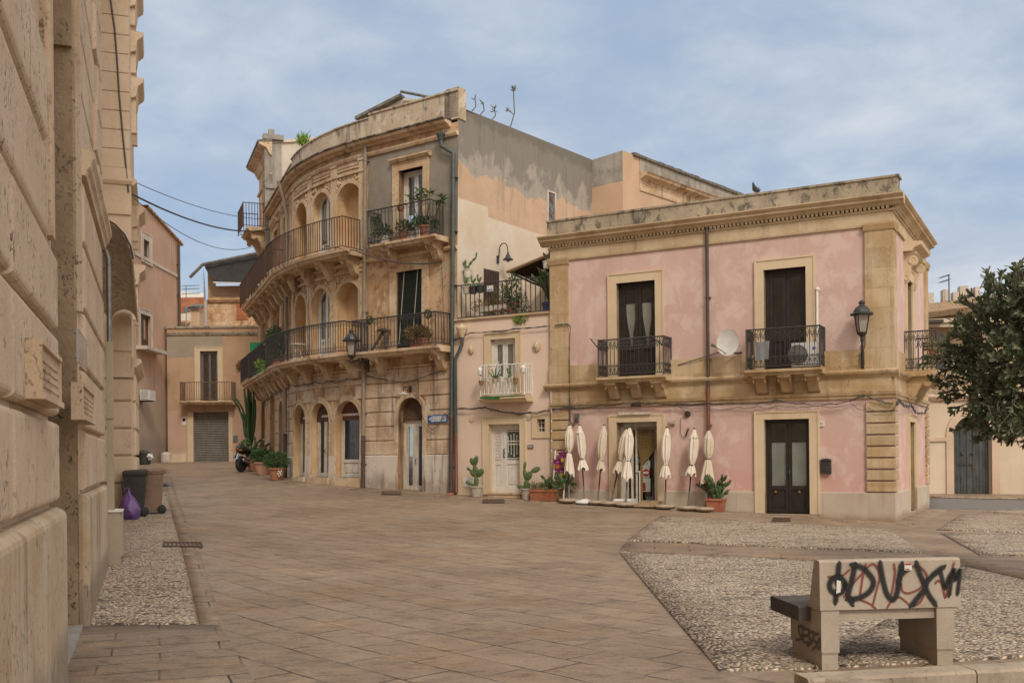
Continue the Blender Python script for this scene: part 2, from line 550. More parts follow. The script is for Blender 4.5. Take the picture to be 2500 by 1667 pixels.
def paving(name, rot, bw, bh, c1, c2, cm, wet=.0):
 m, nt, b = newmat(name)
 v = ocoord(nt, rot=(0, 0, rot))
 wob = noise(nt, ocoord(nt), 1.1, 3, .5)
 v2 = nd(nt, 'ShaderNodeVectorMath', {0: v, 1: nd(nt, 'ShaderNodeCombineXYZ', {0: math_(nt, 'MULTIPLY', wob, .05), 1: math_(nt, 'MULTIPLY', wob, .05)}).outputs[0]}, operation='ADD').outputs[0]
 br = nd(nt, 'ShaderNodeTexBrick', {'Vector': v2, 'Color1': (*c1, 1), 'Color2': (*c2, 1), 'Mortar': (*cm, 1), 'Scale': 1.0, 'Mortar Size': .010, 'Mortar Smooth': .2, 'Bias': -.1, 'Brick Width': bw, 'Row Height': bh}, offset=.43, offset_frequency=2, squash=1.25, squash_frequency=3)
 jn = ramp(nt, noise(nt, ocoord(nt), 1.7, 4, .6), .36, .58)
 base = mixc(nt, math_(nt, 'MULTIPLY', br.outputs[1], math_(nt, 'MULTIPLY_ADD', jn, .8, .15)), mixc(nt, .62, br.outputs[0], tuple((a + b_) / 2 for a, b_ in zip(c1, c2))), cm)
 base = mixc(nt, math_(nt, 'MULTIPLY', br.outputs[1], math_(nt, 'SUBTRACT', 1.0, jn)), base, tuple((a + b_) * .42 for a, b_ in zip(c1, c2)))
 big = noise(nt, ocoord(nt), .33, 6, .65, .3)
 col = mixc(nt, ramp(nt, big, .34, .7), base, mixc(nt, 1.0, base, (.70, .68, .66), 'MULTIPLY'))
 mid = noise(nt, ocoord(nt, rot=(0, 0, rot), scale=(1, 1.5, 1)), 2.2, 8, .72, .5)
 col = mixc(nt, math_(nt, 'MULTIPLY', ramp(nt, mid, .5, .68), .55), col, mixc(nt, 1.0, col, (.55, .52, .5), 'MULTIPLY'))
 warm = noise(nt, ocoord(nt), .8, 5, .6)
 col = mixc(nt, math_(nt, 'MULTIPLY', ramp(nt, warm, .5, .7), .5), col, mixc(nt, 1.0, col, (1.18, 1.0, .78), 'MULTIPLY'))
 st2 = noise(nt, ocoord(nt, rot=(0, 0, .15), scale=(1.2, 3.0, 1)), 3.1, 8, .74, .4)
 col = mixc(nt, math_(nt, 'MULTIPLY', ramp(nt, st2, .50, .62), .6), col, mixc(nt, 1.0, col, (.52, .48, .45), 'MULTIPLY'))
 st3 = noise(nt, ocoord(nt, rot=(0, 0, -.1), scale=(1.0, 2.4, 1)), 2.3, 8, .74, .4)
 col = mixc(nt, math_(nt, 'MULTIPLY', ramp(nt, st3, .52, .66), .6), col, mixc(nt, 1.0, col, (1.35, 1.3, 1.22), 'MULTIPLY'))
 spots = noise(nt, ocoord(nt), 19, 4, .75)
 col = mixc(nt, math_(nt, 'MULTIPLY', ramp(nt, spots, .63, .69), .55), col, (.035, .03, .026))
 fine = noise(nt, ocoord(nt), 90, 3, .7)
 col = mixc(nt, 1.0, col, mixc(nt, fine, (.62, .61, .6), (1.42, 1.42, 1.42)), 'MULTIPLY')
 gr = noise(nt, ocoord(nt, rot=(0, 0, .05), scale=(1, 3.2, 1)), 26, 6, .8)
 col = mixc(nt, 1.0, col, mixc(nt, ramp(nt, gr, .3, .7), (.70, .69, .68), (1.22, 1.22, 1.22)), 'MULTIPLY')
 nt.links.new(col, b.inputs['Base Color'])
 b.inputs['Specular IOR Level'].default_value = .32
 rg = mixc(nt, ramp(nt, big, .4, .62), (.5, .5, .5), (.75, .75, .75))
 nt.links.new(rg, b.inputs['Roughness'])
 hh = math_(nt, 'SUBTRACT', math_(nt, 'MULTIPLY', mid, .5), br.outputs[1])
 bump(nt, b, hh, .55, .012)
 return m
def pebbles(name):
 m, nt, b = newmat(name)
 v = ocoord(nt, (1.0, 1.5, 1))
 wob = nd(nt, 'ShaderNodeTexNoise', {'Vector': v, 'Scale': 3.0, 'Detail': 2.0})
 v = nd(nt, 'ShaderNodeVectorMath', {0: v, 1: nd(nt, 'ShaderNodeVectorMath', {0: wob.outputs['Color'], 'Scale': .12}, operation='SCALE').outputs[0]}, operation='ADD').outputs[0]
 vo = nd(nt, 'ShaderNodeTexVoronoi', {'Vector': v, 'Scale': 18.5, 'Randomness': .95})
 ve = nd(nt, 'ShaderNodeTexVoronoi', {'Vector': v, 'Scale': 18.5, 'Randomness': .95}, feature='DISTANCE_TO_EDGE')
 rv = nd(nt, 'ShaderNodeSeparateColor', {0: vo.outputs['Color']})
 c = mixc(nt, rv.outputs[0], (.84, .68, .51), (.64, .51, .375))
 c = mixc(nt, ramp(nt, rv.outputs[1], .88, .91), c, (.17, .14, .12))
 # drifts of dark pebbles
 dr = noise(nt, ocoord(nt, (1.2, 4.0, 1), (0, 0, .5)), 1.3, 6, .7, .5)
 c = mixc(nt, math_(nt, 'MULTIPLY', ramp(nt, dr, .55, .64), .62), c, (.19, .15, .12))
 big = noise(nt, ocoord(nt), .5, 4, .6)
 c = mixc(nt, ramp(nt, big, .35, .7), c, mixc(nt, 1.0, c, (.80, .78, .74), 'MULTIPLY'))
 gap = math_(nt, 'SUBTRACT', 1.0, ramp(nt, ve.outputs[0], .03, .17))
 c = mixc(nt, math_(nt, 'MULTIPLY', gap, .80), c, (.062, .047, .037))
 nt.links.new(c, b.inputs['Base Color'])
 b.inputs['Roughness'].default_value = .75
 b.inputs['Specular IOR Level'].default_value = .25
 bump(nt, b, ramp(nt, ve.outputs[0], 0.0, .35), .9, .03)
 return m
MT = {}
MT['slabs'] = paving('stone_slabs', R(48), .85, .46, (.36, .275, .195), (.245, .182, .126), (.042, .032, .025))
MT['border'] = paving('border_slabs', R(-19), .9, .36, (.335, .258, .182), (.245, .182, .126), (.05, .038, .028))
MT['row'] = paving('curb_row_slabs', R(61.2 - 90), .62, .40, (.35, .262, .178), (.25, .182, .122), (.05, .038, .027))
MT['band'] = paving('band_slabs', R(8), 1.0, .34, (.345, .265, .188), (.25, .186, .13), (.05, .038, .028))
MT['asphalt'] = simple('asphalt', (.13, .118, .108), .95, c2=(.21, .195, .175), sc_=22, bmp=.4, spec=.15)
MT['pebble'] = pebbles('pebble_paving')
STN = (.56, .43, .27)
MT['pink'] = plaster('pink_plaster', (.58, .40, .34), (.53, .36, .305), .7, c3=(.50, .33, .25), st=.35, c4=(.66, .51, .44), sp=.6, tlo=.47, zones=[('below', 1.15, .42, .10, (.55, .235, .18), .35), ('below', 2.2, .8, .5, (.58, .345, .285), .4)], bmp=.12, fine=.07, c5=None)
MT['tuff'] = plaster('yellow_stone', STN, (.45, .30, .15), 1.1, c3=(.24, .15, .075), st=.7, c4=(.60, .50, .37), sp=.5, ashlar=(.95, .46, (.72, .68, .6), .2), pits=.5, bmp=.3, bs=30)
MT['tuff_plain'] = plaster('yellow_stone_trim', (.56, .44, .29), (.46, .335, .195), 1.5, c3=(.20, .135, .08), st=.6, c4=(.55, .46, .34), sp=.35, bmp=.25, bs=35)
MT['plinth'] = plaster('pale_plinth_stone', (.50, .42, .325), (.44, .36, .27), 1.3, c3=(.35, .25, .15), st=.5, zones=[('below', .14, .22, .12, (.24, .155, .085), .8)], ashlar=(1.05, 3.0, (.7, .66, .6), .1), bmp=.15)
MT['parapet'] = plaster('lichen_parapet', (.40, .33, .235), (.30, .245, .17), 1.6, c3=(.055, .05, .045), st=.85, c4=(.075, .07, .062), sp=.8, tlo=.5, bmp=.4)
MT['cream'] = plaster('pale_pink_plaster', (.68, .53, .42), (.64, .48, .375), .8, c3=(.50, .37, .27), st=.3, zones=[('below', 1.05, .3, .10, (.60, .46, .31), .7), ('above', 4.4, 1.0, 1.2, (.70, .55, .43), .6)], bmp=.1, fine=.06)
MT['creamtrim'] = plaster('cream_trim', (.62, .49, .325), (.57, .435, .28), 1.2, c3=(.40, .29, .17), st=.3, bmp=.15, fine=.08)
MT['old'] = plaster('old_ochre_stone', (.58, .405, .245), (.41, .235, .11), 1.0, c3=(.085, .06, .04), st=.85, c4=(.28, .135, .055), sp=.75, bmp=.55, bs=18, tlo=.5, c5=(.56, .46, .35), pits=.8)
MT['oldpale'] = plaster('pale_old_stone', (.62, .475, .32), (.49, .33, .19), 1.2, c3=(.10, .07, .045), st=.8, c4=(.33, .18, .08), sp=.7, bmp=.5, bs=20, tlo=.53, pits=.7)
MT['coursed'] = plaster('coursed_stone', (.66, .51, .36), (.51, .355, .22), 1.3, c3=(.09, .065, .045), st=.85, c4=(.58, .50, .41), sp=.7, pits=.8, tlo=.53, zones=[('below', 1.72, .12, .05, (.62, .54, .45), .85), ('below', 1.0, .35, .2, (.30, .23, .17), .7)], ashlar=(.62, .46, (.75, .72, .68), .22), bmp=.45)
MT['reveal'] = plaster('niche_plaster', (.58, .40, .23), (.47, .285, .135), 1.0, c3=(.23, .135, .06), st=.6, bmp=.3)
MT['greyrender'] = plaster('grey_render', (.275, .24, .185), (.215, .185, .14), .9, c3=(.32, .275, .215), st=.5, c4=(.31, .26, .19), sp=.5, bmp=.2, fine=.09)
MT['kerb'] = plaster('worn_kerb_stone', (.40, .325, .24), (.31, .245, .175), 2.2, c3=(.15, .115, .08), st=.6, c4=(.20, .155, .11), sp=.5, bmp=.4, pits=.6)
MT['palparapet'] = plaster('streaked_parapet', (.60, .49, .36), (.50, .385, .265), 1.3, c3=(.06, .05, .042), st=.9, c4=(.085, .07, .055), sp=.8, tlo=.55, c5=(.62, .56, .47), pits=.5, bmp=.35, ashlar=(.9, .36, (.75, .72, .68), .12))
MT['greypatch'] = plaster('grey_mortar_patch', (.36, .30, .23), (.31, .255, .19), 1.0, c3=(.25, .2, .15), st=.4, bmp=.2)
MT['platelilac'] = simple('pale_lilac_plate', (.40, .36, .36), .15, c2=(.36, .32, .32))
MT['blackcornice'] = plaster('blackened_cornice', (.33, .26, .18), (.16, .125, .09), 1.5, c3=(.035, .03, .027), st=.9, c4=(.04, .036, .032), sp=.95, tlo=.44, bmp=.6, bs=14)
MT['peachgable'] = plaster('peach_party_wall', (.53, .37, .255), (.48, .325, .215), .6, c3=(.13, .115, .095), st=.55, zones=[('above', 10.05, 1.1, .03, (.33, .295, .245), 1.0, .75), ('above', 10.5, 1.9, .22, (.185, .165, .135), .8, 1.5), ('above', 11.45, .5, .12, (.12, .108, .085), .6, 2.0)], bmp=.25, pits=.4)
MT['creamgable'] = plaster('cream_patch', (.60, .52, .42), (.56, .45, .33), .7, c3=(.55, .44, .31), st=.4, c4=(.50, .38, .25), sp=.45, bmp=.15)
MT['peach'] = plaster('peach_plaster', (.52, .355, .24), (.47, .315, .205), .7, c3=(.30, .21, .14), st=.35, bmp=.15)
MT['greyrough'] = plaster('grey_roughcast', (.34, .305, .255), (.22, .195, .16), 1.4, c3=(.09, .08, .07), st=.7, c4=(.10, .095, .09), sp=.6, bmp=.4)
MT['tower'] = plaster('flaking_whitewash', (.55, .48, .40), (.47, .39, .31), 1.2, c3=(.25, .21, .17), st=.4, c4=(.33, .29, .25), sp=.7, bmp=.35)
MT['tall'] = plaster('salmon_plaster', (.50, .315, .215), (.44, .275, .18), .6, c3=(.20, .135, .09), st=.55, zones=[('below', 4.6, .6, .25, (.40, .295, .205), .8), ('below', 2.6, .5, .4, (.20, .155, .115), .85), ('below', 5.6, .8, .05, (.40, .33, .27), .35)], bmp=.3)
MT['garage'] = plaster('ochre_pink_plaster', (.47, .315, .20), (.40, .26, .155), .7, c3=(.26, .17, .10), st=.4, c4=(.42, .25, .14), sp=.4, zones=[('below', 4.0, .12, .04, (.50, .33, .245), .75), ('below', 1.95, .2, .1, (.50, .38, .27), .8)], bmp=.25)
MT['palace'] = plaster('warm_limestone', (.58, .45, .32), (.50, .37, .245), .9, c3=(.33, .235, .145), st=.7, c4=(.56, .45, .34), sp=.4, tlo=.55, bmp=.8, bs=44, fine=.16, pits=.85)
MT['palace_rough_shaded'] = plaster('shaded_rough_limestone', (.38, .275, .175), (.30, .21, .125), 1.6, c4=(.20, .14, .08), sp=.5, bmp=1.0, bs=26, fine=.22, pits=.8)  # rough palace stone with the shade of the portal reveal put into its colour
MT['palace_base'] = plaster('stained_limestone', (.50, .40, .28), (.42, .295, .175), 1.1, c3=(.15, .12, .09), st=.75, c4=(.50, .45, .37), sp=.5, pits=.9, zones=[('below', .42, .2, .14, (.20, .155, .105), .75)], bmp=.4, bs=35)
MT['ashlarwing'] = plaster('ashlar_limestone', (.62, .49, .355), (.56, .43, .30), .9, c3=(.40, .29, .19), st=.4, bmp=.25, fine=.1, pits=.4)
MT['marble'] = simple('grey_marble', (.42, .41, .39), .35, c2=(.30, .29, .28), sc_=3)
MT['farwall'] = plaster('sandy_plaster', (.56, .455, .335), (.50, .40, .285), .6, c3=(.42, .31, .20), st=.4, c4=(.58, .44, .31), sp=.3, bmp=.12)
MT['fartrim'] = plaster('rose_stone_trim', (.52, .385, .27), (.46, .33, .225), 1.0, bmp=.2)
MT['ruin'] = plaster('ochre_rubble', (.48, .36, .215), (.33, .235, .135), 1.5, c3=(.12, .09, .06), st=.7, c4=(.56, .47, .34), sp=.6, bmp=.6)
MT['brick'] = plaster('orange_blockwork', (.42, .155, .07), (.33, .115, .05), 2.0, ashlar=(.5, .26, (.55, .5, .45), .3), bmp=.3)
MT['rooftile'] = simple('clay_tiles', (.46, .26, .12), .85, c2=(.22, .12, .06), sc_=4, bmp=.3)
MT['oldtile'] = simple('mossy_roof_tiles', (.17, .15, .12), .9, c2=(.08, .075, .06), sc_=5, bmp=.3)
MT['darkiron'] = simple('dark_iron', (.034, .030, .028), .55, .0, c2=(.05, .04, .034), sc_=20)
MT['rustiron'] = simple('rusty_iron', (.06, .038, .028), .75, .0, c2=(.11, .058, .034), sc_=9)
MT['oldiron'] = simple('rust_red_iron', (.22, .125, .075), .8, .0, c2=(.10, .06, .04), sc_=12)
MT['whiteiron'] = simple('white_paint', (.72, .68, .62), .5, c2=(.64, .6, .53))
MT['whitewood'] = simple('white_joinery', (.66, .625, .56), .5, c2=(.58, .53, .46), sc_=5)
MT['dirtywhite'] = simple('grubby_white_joinery', (.62, .56, .47), .6, c2=(.50, .43, .33), sc_=4, streak=(.33, .24, .16))
MT['darkwood'] = simple('dark_brown_joinery', (.030, .021, .018), .45, c2=(.020, .014, .012), sc_=6)
MT['brownwood'] = simple('brown_joinery', (.11, .055, .03), .6, c2=(.06, .032, .02))
MT['interior'] = simple('unlit_room_backing', (.020, .017, .014), .95, c2=(.045, .035, .027), sc_=1.5)  # flat backing behind openings; the darkness of the unlit room is in its colour
MT['glass'] = glassmat('window_glass', (.9, .93, .91), .08)
MT['glassdark'] = glassmat('old_glass', (.5, .54, .5), .03)
MT['curtain'] = simple('white_curtain', (.66, .64, .58), .9, c2=(.54, .52, .47), sc_=3)
MT['netcurtain'] = simple('net_curtain', (.56, .585, .54), .9, c2=(.44, .47, .43), sc_=2.5)
MT['blind'] = simple('green_blind', (.022, .034, .024), .8, c2=(.014, .02, .015), sc_=12)
MT['shutter'] = simple('grey_roller_shutter', (.215, .195, .165), .5, .2, c2=(.165, .145, .12), sc_=2, streak=(.12, .10, .08))
MT['rustboard'] = simple('rusty_tympanum', (.12, .062, .034), .9, c2=(.055, .034, .023), sc_=7, bmp=.6)
MT['redboard'] = simple('red_rust_tympanum', (.17, .05, .022), .9, c2=(.06, .035, .022), sc_=6, bmp=.5)
MT['pipegreen'] = simple('green_grey_pipe', (.07, .085, .075), .55, c2=(.05, .058, .052))
MT['pipestone'] = simple('stone_painted_pipe', (.28, .225, .16), .6, c2=(.22, .175, .125))
MT['pipebrown'] = simple('brown_pipe', (.085, .055, .04), .5, c2=(.06, .042, .034))
MT['piperust'] = simple('rust_red_pipe', (.20, .065, .032), .55, c2=(.14, .05, .03))
MT['castiron'] = simple('cast_iron', (.03, .026, .023), .6, c2=(.05, .036, .028), sc_=5)
MT['lampmetal'] = simple('black_lamp_metal', (.022, .024, .025), .45, c2=(.035, .036, .036))
MT['lampglass'] = simple('frosted_lamp_glass', (.30, .25, .21), .3, c2=(.25, .2, .165), sc_=3)
MT['cable'] = simple('black_cable', (.045, .041, .038), .6, c2=(.075, .068, .06))
MT['cablegrey'] = simple('grey_cable', (.13, .12, .108), .6, c2=(.09, .083, .075))
MT['canvas'] = plaster('cream_canvas', (.72, .64, .53), (.64, .555, .45), 2.0, c3=(.50, .42, .32), st=.3, bmp=.15, fine=.05, rough=.95)
MT['canvas2'] = plaster('beige_canvas', (.62, .53, .41), (.55, .46, .34), 2.0, c3=(.44, .36, .26), st=.3, bmp=.15, fine=.05, rough=.95)
MT['pole'] = simple('black_pole', (.02, .018, .018), .4)
MT['steel'] = simple('grey_steel', (.23, .22, .21), .4, .5)
MT['aggregate'] = plaster('pebbled_concrete', (.40, .31, .22), (.30, .23, .16), 9, c4=(.18, .14, .10), sp=.5, bmp=.8, bs=60, fine=.3)
MT['whiteplastic'] = simple('white_plastic', (.70, .68, .64), .45, c2=(.60, .57, .52), sc_=3)
MT['darkplastic'] = simple('black_plastic', (.024, .023, .023), .5, c2=(.035, .033, .032))
MT['brownplastic'] = simple('brown_plastic', (.21, .13, .085), .5, c2=(.17, .10, .065))
MT['purple'] = simple('purple_plastic_film', (.17, .085, .27), .3, c2=(.10, .05, .17), sc_=5, bmp=.6)
MT['terracotta'] = simple('terracotta', (.40, .165, .085), .8, c2=(.30, .115, .06), sc_=5, bmp=.1)
MT['terracotta_pale'] = simple('pale_terracotta', (.44, .24, .16), .8, c2=(.36, .18, .115), sc_=5, bmp=.1)
MT['terra_red'] = simple('red_clay', (.36, .125, .065), .75, c2=(.28, .095, .05), sc_=4)
MT['potgrey'] = simple('grey_beige_pot', (.42, .37, .30), .75, c2=(.36, .31, .25))
MT['potwhite'] = simple('white_pot', (.62, .58, .50), .6, c2=(.5, .46, .39))
MT['potdark'] = simple('black_pot', (.03, .03, .032), .6)
MT['potblue'] = simple('blue_pot', (.035, .075, .26), .4)
MT['potyellow'] = simple('yellow_pot', (.60, .44, .08), .5)
MT['potorange'] = simple('orange_pot', (.62, .19, .03), .5)
MT['soil'] = simple('soil', (.045, .032, .022), .95)
MT['cactus'] = leafmat('cactus_green', (.13, .19, .075), (.09, .14, .055), 6, .55)
MT['cactusdark'] = leafmat('dark_cactus_green', (.035, .07, .022), (.055, .095, .03), 5, .6)
MT['leafdark'] = leafmat('dark_leaf', (.062, .085, .038), (.115, .135, .066), 2.0)
MT['leafback'] = leafmat('grey_green_leaf', (.18, .195, .11), (.105, .125, .066), 2.0, .6)
MT['leafmid'] = leafmat('mid_green_leaf', (.075, .13, .035), (.045, .085, .028), 3)
MT['leafbright'] = leafmat('bright_green_leaf', (.20, .33, .03), (.13, .23, .025), 5)
MT['leafolive'] = leafmat('olive_leaf', (.15, .16, .05), (.10, .085, .03), 5)
MT['leafdry'] = leafmat('dry_leaf', (.26, .17, .06), (.17, .11, .04), 5)
MT['flowermag'] = leafmat('magenta_flower', (.40, .02, .26), (.30, .015, .2), 9, .6)
MT['flowerred'] = leafmat('red_flower', (.55, .03, .03), (.4, .02, .03), 9, .6)
MT['bark'] = simple('bark', (.12, .09, .065), .9, c2=(.07, .052, .038), sc_=9, bmp=.6)
MT['green'] = simple('green_screen_cloth', (.012, .27, .085), .7, c2=(.01, .23, .07), sc_=1.5)
MT['net'] = simple('black_shade_net', (.018, .016, .015), .9, c2=(.03, .026, .024), sc_=3)
MT['reed'] = simple('brown_screen', (.075, .04, .03), .8, c2=(.045, .027, .02), sc_=6)
MT['awning'] = None
MT['orangepaint'] = simple('orange_yellow_paint', (.50, .22, .015), .3, c2=(.42, .17, .012))
MT['rubber'] = simple('tyre_rubber', (.016, .016, .016), .75)
MT['chrome'] = simple('worn_metal', (.32, .31, .30), .3, .8)
MT['redlamp'] = simple('red_lens', (.35, .02, .015), .2)
MT['signblue'] = simple('blue_enamel', (.012, .10, .30), .4, c2=(.014, .085, .25), sc_=4)
MT['signwhite'] = simple('white_enamel', (.66, .64, .58), .45, c2=(.58, .55, .48), sc_=4)
MT['ink'] = simple('black_ink', (.02, .019, .019), .7)
MT['greyink'] = simple('faded_ink', (.22, .2, .18), .8)
MT['redink'] = simple('red_ink', (.42, .035, .03), .6)
MT['bluebright'] = simple('pale_blue_sticker', (.10, .38, .48), .5)
MT['paper'] = simple('paper', (.52, .55, .47), .8, c2=(.46, .48, .41))
MT['papergreen'] = simple('green_paper', (.36, .48, .36), .8)
MT['brass'] = simple('brass', (.55, .36, .11), .35, .8)
MT['benchstone'] = plaster('bench_concrete', (.40, .335, .265), (.34, .275, .21), 2.2, c3=(.22, .165, .11), st=.35, c4=(.30, .22, .14), sp=.4, bmp=.3, bs=60, fine=.15)
MT['seatstone'] = plaster('dark_seat_stone', (.085, .068, .058), (.06, .048, .042), 2.5, c4=(.13, .105, .085), sp=.5, bmp=.25, bs=60)
MT['cabinet'] = plaster('painted_cabinet', (.37, .31, .235), (.33, .27, .20), 1.5, c3=(.24, .17, .10), st=.35, bmp=.1)
MT['clothgrey'] = simple('grey_towel', (.20, .20, .205), .95, c2=(.17, .17, .175), sc_=12, bmp=.2)
MT['pigeon'] = simple('pigeon_feathers', (.10, .105, .12), .7, c2=(.055, .055, .065), sc_=14)
MT['gilt'] = simple('cream_plaster_cast', (.62, .50, .33), .8, c2=(.52, .40, .25), sc_=14, bmp=.4)
MT['mat_green'] = simple('artificial_turf', (.05, .13, .03), .9, c2=(.035, .09, .022), sc_=20)
MT['wicker'] = simple('wicker', (.25, .17, .055), .8, c2=(.17, .11, .035), sc_=30)
MT['bamboo'] = simple('weathered_wood', (.33, .22, .12), .8, c2=(.23, .15, .085), sc_=8)
def awning_mat():
 m, nt, b = newmat('corrugated_awning')
 v = ocoord(nt)
 n_ = noise(nt, v, 2.2, 6, .7)
 n2_ = noise(nt, v, 9, 4, .6)
 col = mixc(nt, ramp(nt, n_, .35, .65), (.50, .46, .39), (.60, .55, .46))
 col = mixc(nt, math_(nt, 'MULTIPLY', ramp(nt, n2_, .48, .62), .7), col, (.32, .19, .11))
 nt.links.new(col, b.inputs['Base Color'])
 b.inputs['Roughness'].default_value = .7
 return m
MT['awning'] = awning_mat()
def graffiti_mat(name, c, soft):
 m, nt, b = newmat(name)
 uvs = nd(nt, 'ShaderNodeSeparateXYZ', {0: nd(nt, 'ShaderNodeTexCoord').outputs['UV']})
 d = math_(nt, 'ABSOLUTE', uvs.outputs[1])
 g = noise(nt, ocoord(nt), 220, 2, .6)
 a = math_(nt, 'SUBTRACT', 1.0, ramp(nt, math_(nt, 'MULTIPLY_ADD', math_(nt, 'SUBTRACT', g, .5), .8 * soft, d), 1 - soft, 1.0))
 nt.links.new(nd(nt, 'ShaderNodeRGB').outputs[0], b.inputs['Base Color'])
 [n for n in nt.nodes if n.type == 'RGB'][0].outputs[0].default_value = (*c, 1)
 b.inputs['Roughness'].default_value = .8
 nt.links.new(math_(nt, 'MULTIPLY', a, .94), b.inputs['Alpha'])
 return m
MT['spray'] = graffiti_mat('black_spray_paint', (.012, .011, .011), .75)
MT['marker'] = graffiti_mat('red_brown_marker', (.20, .055, .035), .4)
MT['spraygrey'] = graffiti_mat('faded_spray_paint', (.10, .085, .07), .6)
# ------------------------------------------------------------ terrain: rises gently towards the far street
CP = [(8.8, 23.6, 0), (7.1, 24.5, .13), (6.2, 25.0, .16), (1.54, 27.5, .40), (1.08, 27.9, .43), (-.3, 28.6, .47), (-1.64, 29.4, .52), (-3.0, 30.4, .62), (-4.5, 31.5, .70), (-6.3, 33.3, .82), (-7.85, 35.85, .93), (-9.7, 40.6, 1.20), (-11.7, 45.9, 1.46), (-14, 50, 1.49), (-17, 50, 1.49), (-17, 46, 1.40), (-10, 30, .60), (-8.5, 23, .36), (-5.5, 13.84, .27), (-5.0, 12.2, .16), (-4.27, 10.1, 0), (-3.6, 8, -.04), (-3, 3, -.05), (0, 8, -.02), (4, 8.2, 0), (3, 12, 0), (8, 12, 0), (13, 14, 0), (16, 36, .03), (12, 30, .0), (20, 36, .03), (25, 30, 0), (-3.0, 20, .22), (-3.5, 14, .12), (0, 16, .05), (20, 10, 0), (0, 0, -.05), (10, 0, 0), (4, 20, .10), (0, 24, .28), (-12, 40, 1.1), (-14, 60, 1.5), (12, 29, .0)]
CPa = np.array(CP)
def _tps(r):
 return np.where(r > 1e-9, r * r * np.log(r + 1e-12), 0)
_n = len(CPa)
_K = _tps(np.linalg.norm(CPa[:, None, :2] - CPa[None, :, :2], axis=2)) + np.eye(_n) * 6.0
_P = np.hstack([np.ones((_n, 1)), CPa[:, :2]])
_A = np.vstack([np.hstack([_K, _P]), np.hstack([_P.T, np.zeros((3, 3))])])
_W = np.linalg.solve(_A, np.concatenate([CPa[:, 2], np.zeros(3)]))
_GX, _GY = np.arange(-24, 32.01, .5), np.arange(-12, 66.01, .5)
_mx, _my = np.meshgrid(_GX, _GY)
_q = np.stack([_mx.ravel(), _my.ravel()], 1)
_GZ = (_tps(np.linalg.norm(_q[:, None] - CPa[None, :, :2], axis=2)) @ _W[:_n] + _W[_n] + _q @ _W[_n + 1:]).reshape(_mx.shape)
def gz(x, y):
 """bilinear height on the half metre terrain grid"""
 fx, fy = min(max((x + 24) / .5, 0), len(_GX) - 1.001), min(max((y + 12) / .5, 0), len(_GY) - 1.001)
 i, j = int(fx), int(fy)
 a, b = fx - i, fy - j
 return float((_GZ[j, i] * (1 - a) + _GZ[j, i + 1] * a) * (1 - b) + (_GZ[j + 1, i] * (1 - a) + _GZ[j + 1, i + 1] * a) * b)
def ghit(px, py):
 """ground point seen at a place in the photograph"""
 r = ray(px, py)
 z = 0.0
 for _ in range(60):
  k = (z - EYE) / min(r[2], -1e-4)
  k = min(k, 70)
  z2 = gz(r[0] * k, r[1] * k)
  z += (z2 - z) * .5
 return Vector((r[0] * k, r[1] * k, z))
def sheet(name, polys, mat, lift, cell=.5, label=None):
 """ground cover: convex outlines cut from a grid that follows the terrain"""
 bm = bmesh.new()
 for poly in polys:
  xs, ys = [p[0] for p in poly], [p[1] for p in poly]
  x0, x1, y0, y1 = min(xs), max(xs), min(ys), max(ys)
  nx, ny = max(1, int((x1 - x0) / cell)), max(1, int((y1 - y0) / cell))
  b2 = bmesh.new()
  g = [[b2.verts.new((x0 + (x1 - x0) * i / nx, y0 + (y1 - y0) * j / ny, 0)) for i in range(nx + 1)] for j in range(ny + 1)]
  for j in range(ny):
   for i in range(nx):
    b2.faces.new((g[j][i], g[j][i + 1], g[j + 1][i + 1], g[j + 1][i]))
  ar = sum(poly[i][0] * poly[(i + 1) % len(poly)][1] - poly[(i + 1) % len(poly)][0] * poly[i][1] for i in range(len(poly)))
  pl = poly if ar > 0 else poly[::-1]
  for i in range(len(pl)):
   a, b_ = Vector((*pl[i][:2], 0)), Vector((*pl[(i + 1) % len(pl)][:2], 0))
   d = b_ - a
   if d.length < 1e-6:
    continue
   bmesh.ops.bisect_plane(b2, geom=b2.verts[:] + b2.edges[:] + b2.faces[:], plane_co=a, plane_no=(d.y, -d.x, 0), clear_outer=True)
  me = bpy.data.meshes.new('t')
  b2.to_mesh(me)
  b2.free()
  bm.from_mesh(me)
  bpy.data.meshes.remove(me)
 for v in bm.verts:
  v.co.z = gz(v.co.x, v.co.y) + lift
 ed = [e for e in bm.edges if e.is_boundary]
 ex = bmesh.ops.extrude_edge_only(bm, edges=ed)
 for v in ex['geom']:
  if isinstance(v, bmesh.types.BMVert):
   v.co.z -= .05
 me = bpy.data.meshes.new(name)
 bm.to_mesh(me)
 bm.free()
 me.polygons.foreach_set('use_smooth', [True] * len(me.polygons))
 me.materials.append(mat)
 o = bpy.data.objects.new(name, me)
 COL.objects.link(o)
 ORG[o.name] = Vector((0, 0, 0))
 return tag(o, kind='structure')
def quad(pts):
 return [ghit(*p) for p in pts]
import bmesh
# the base sheet reaches the horizon
gb = MB()
big = [-400, -120, -60, -30] + [x * .5 for x in range(-48, 65)] + [40, 80, 200, 400]
bigy = [-300, -100, -40] + [y * .5 for y in range(-12, 133)] + [90, 200, 600]
vs = [(x, y, gz(x, y) - .016) for y in bigy for x in big]
nb = len(big)
gb.add(vs, [(j * nb + i, j * nb + i + 1, (j + 1) * nb + i + 1, (j + 1) * nb + i) for j in range(len(bigy) - 1) for i in range(nb - 1)])
tag(gb.build('ground', MT['slabs'], smooth=True), kind='structure')
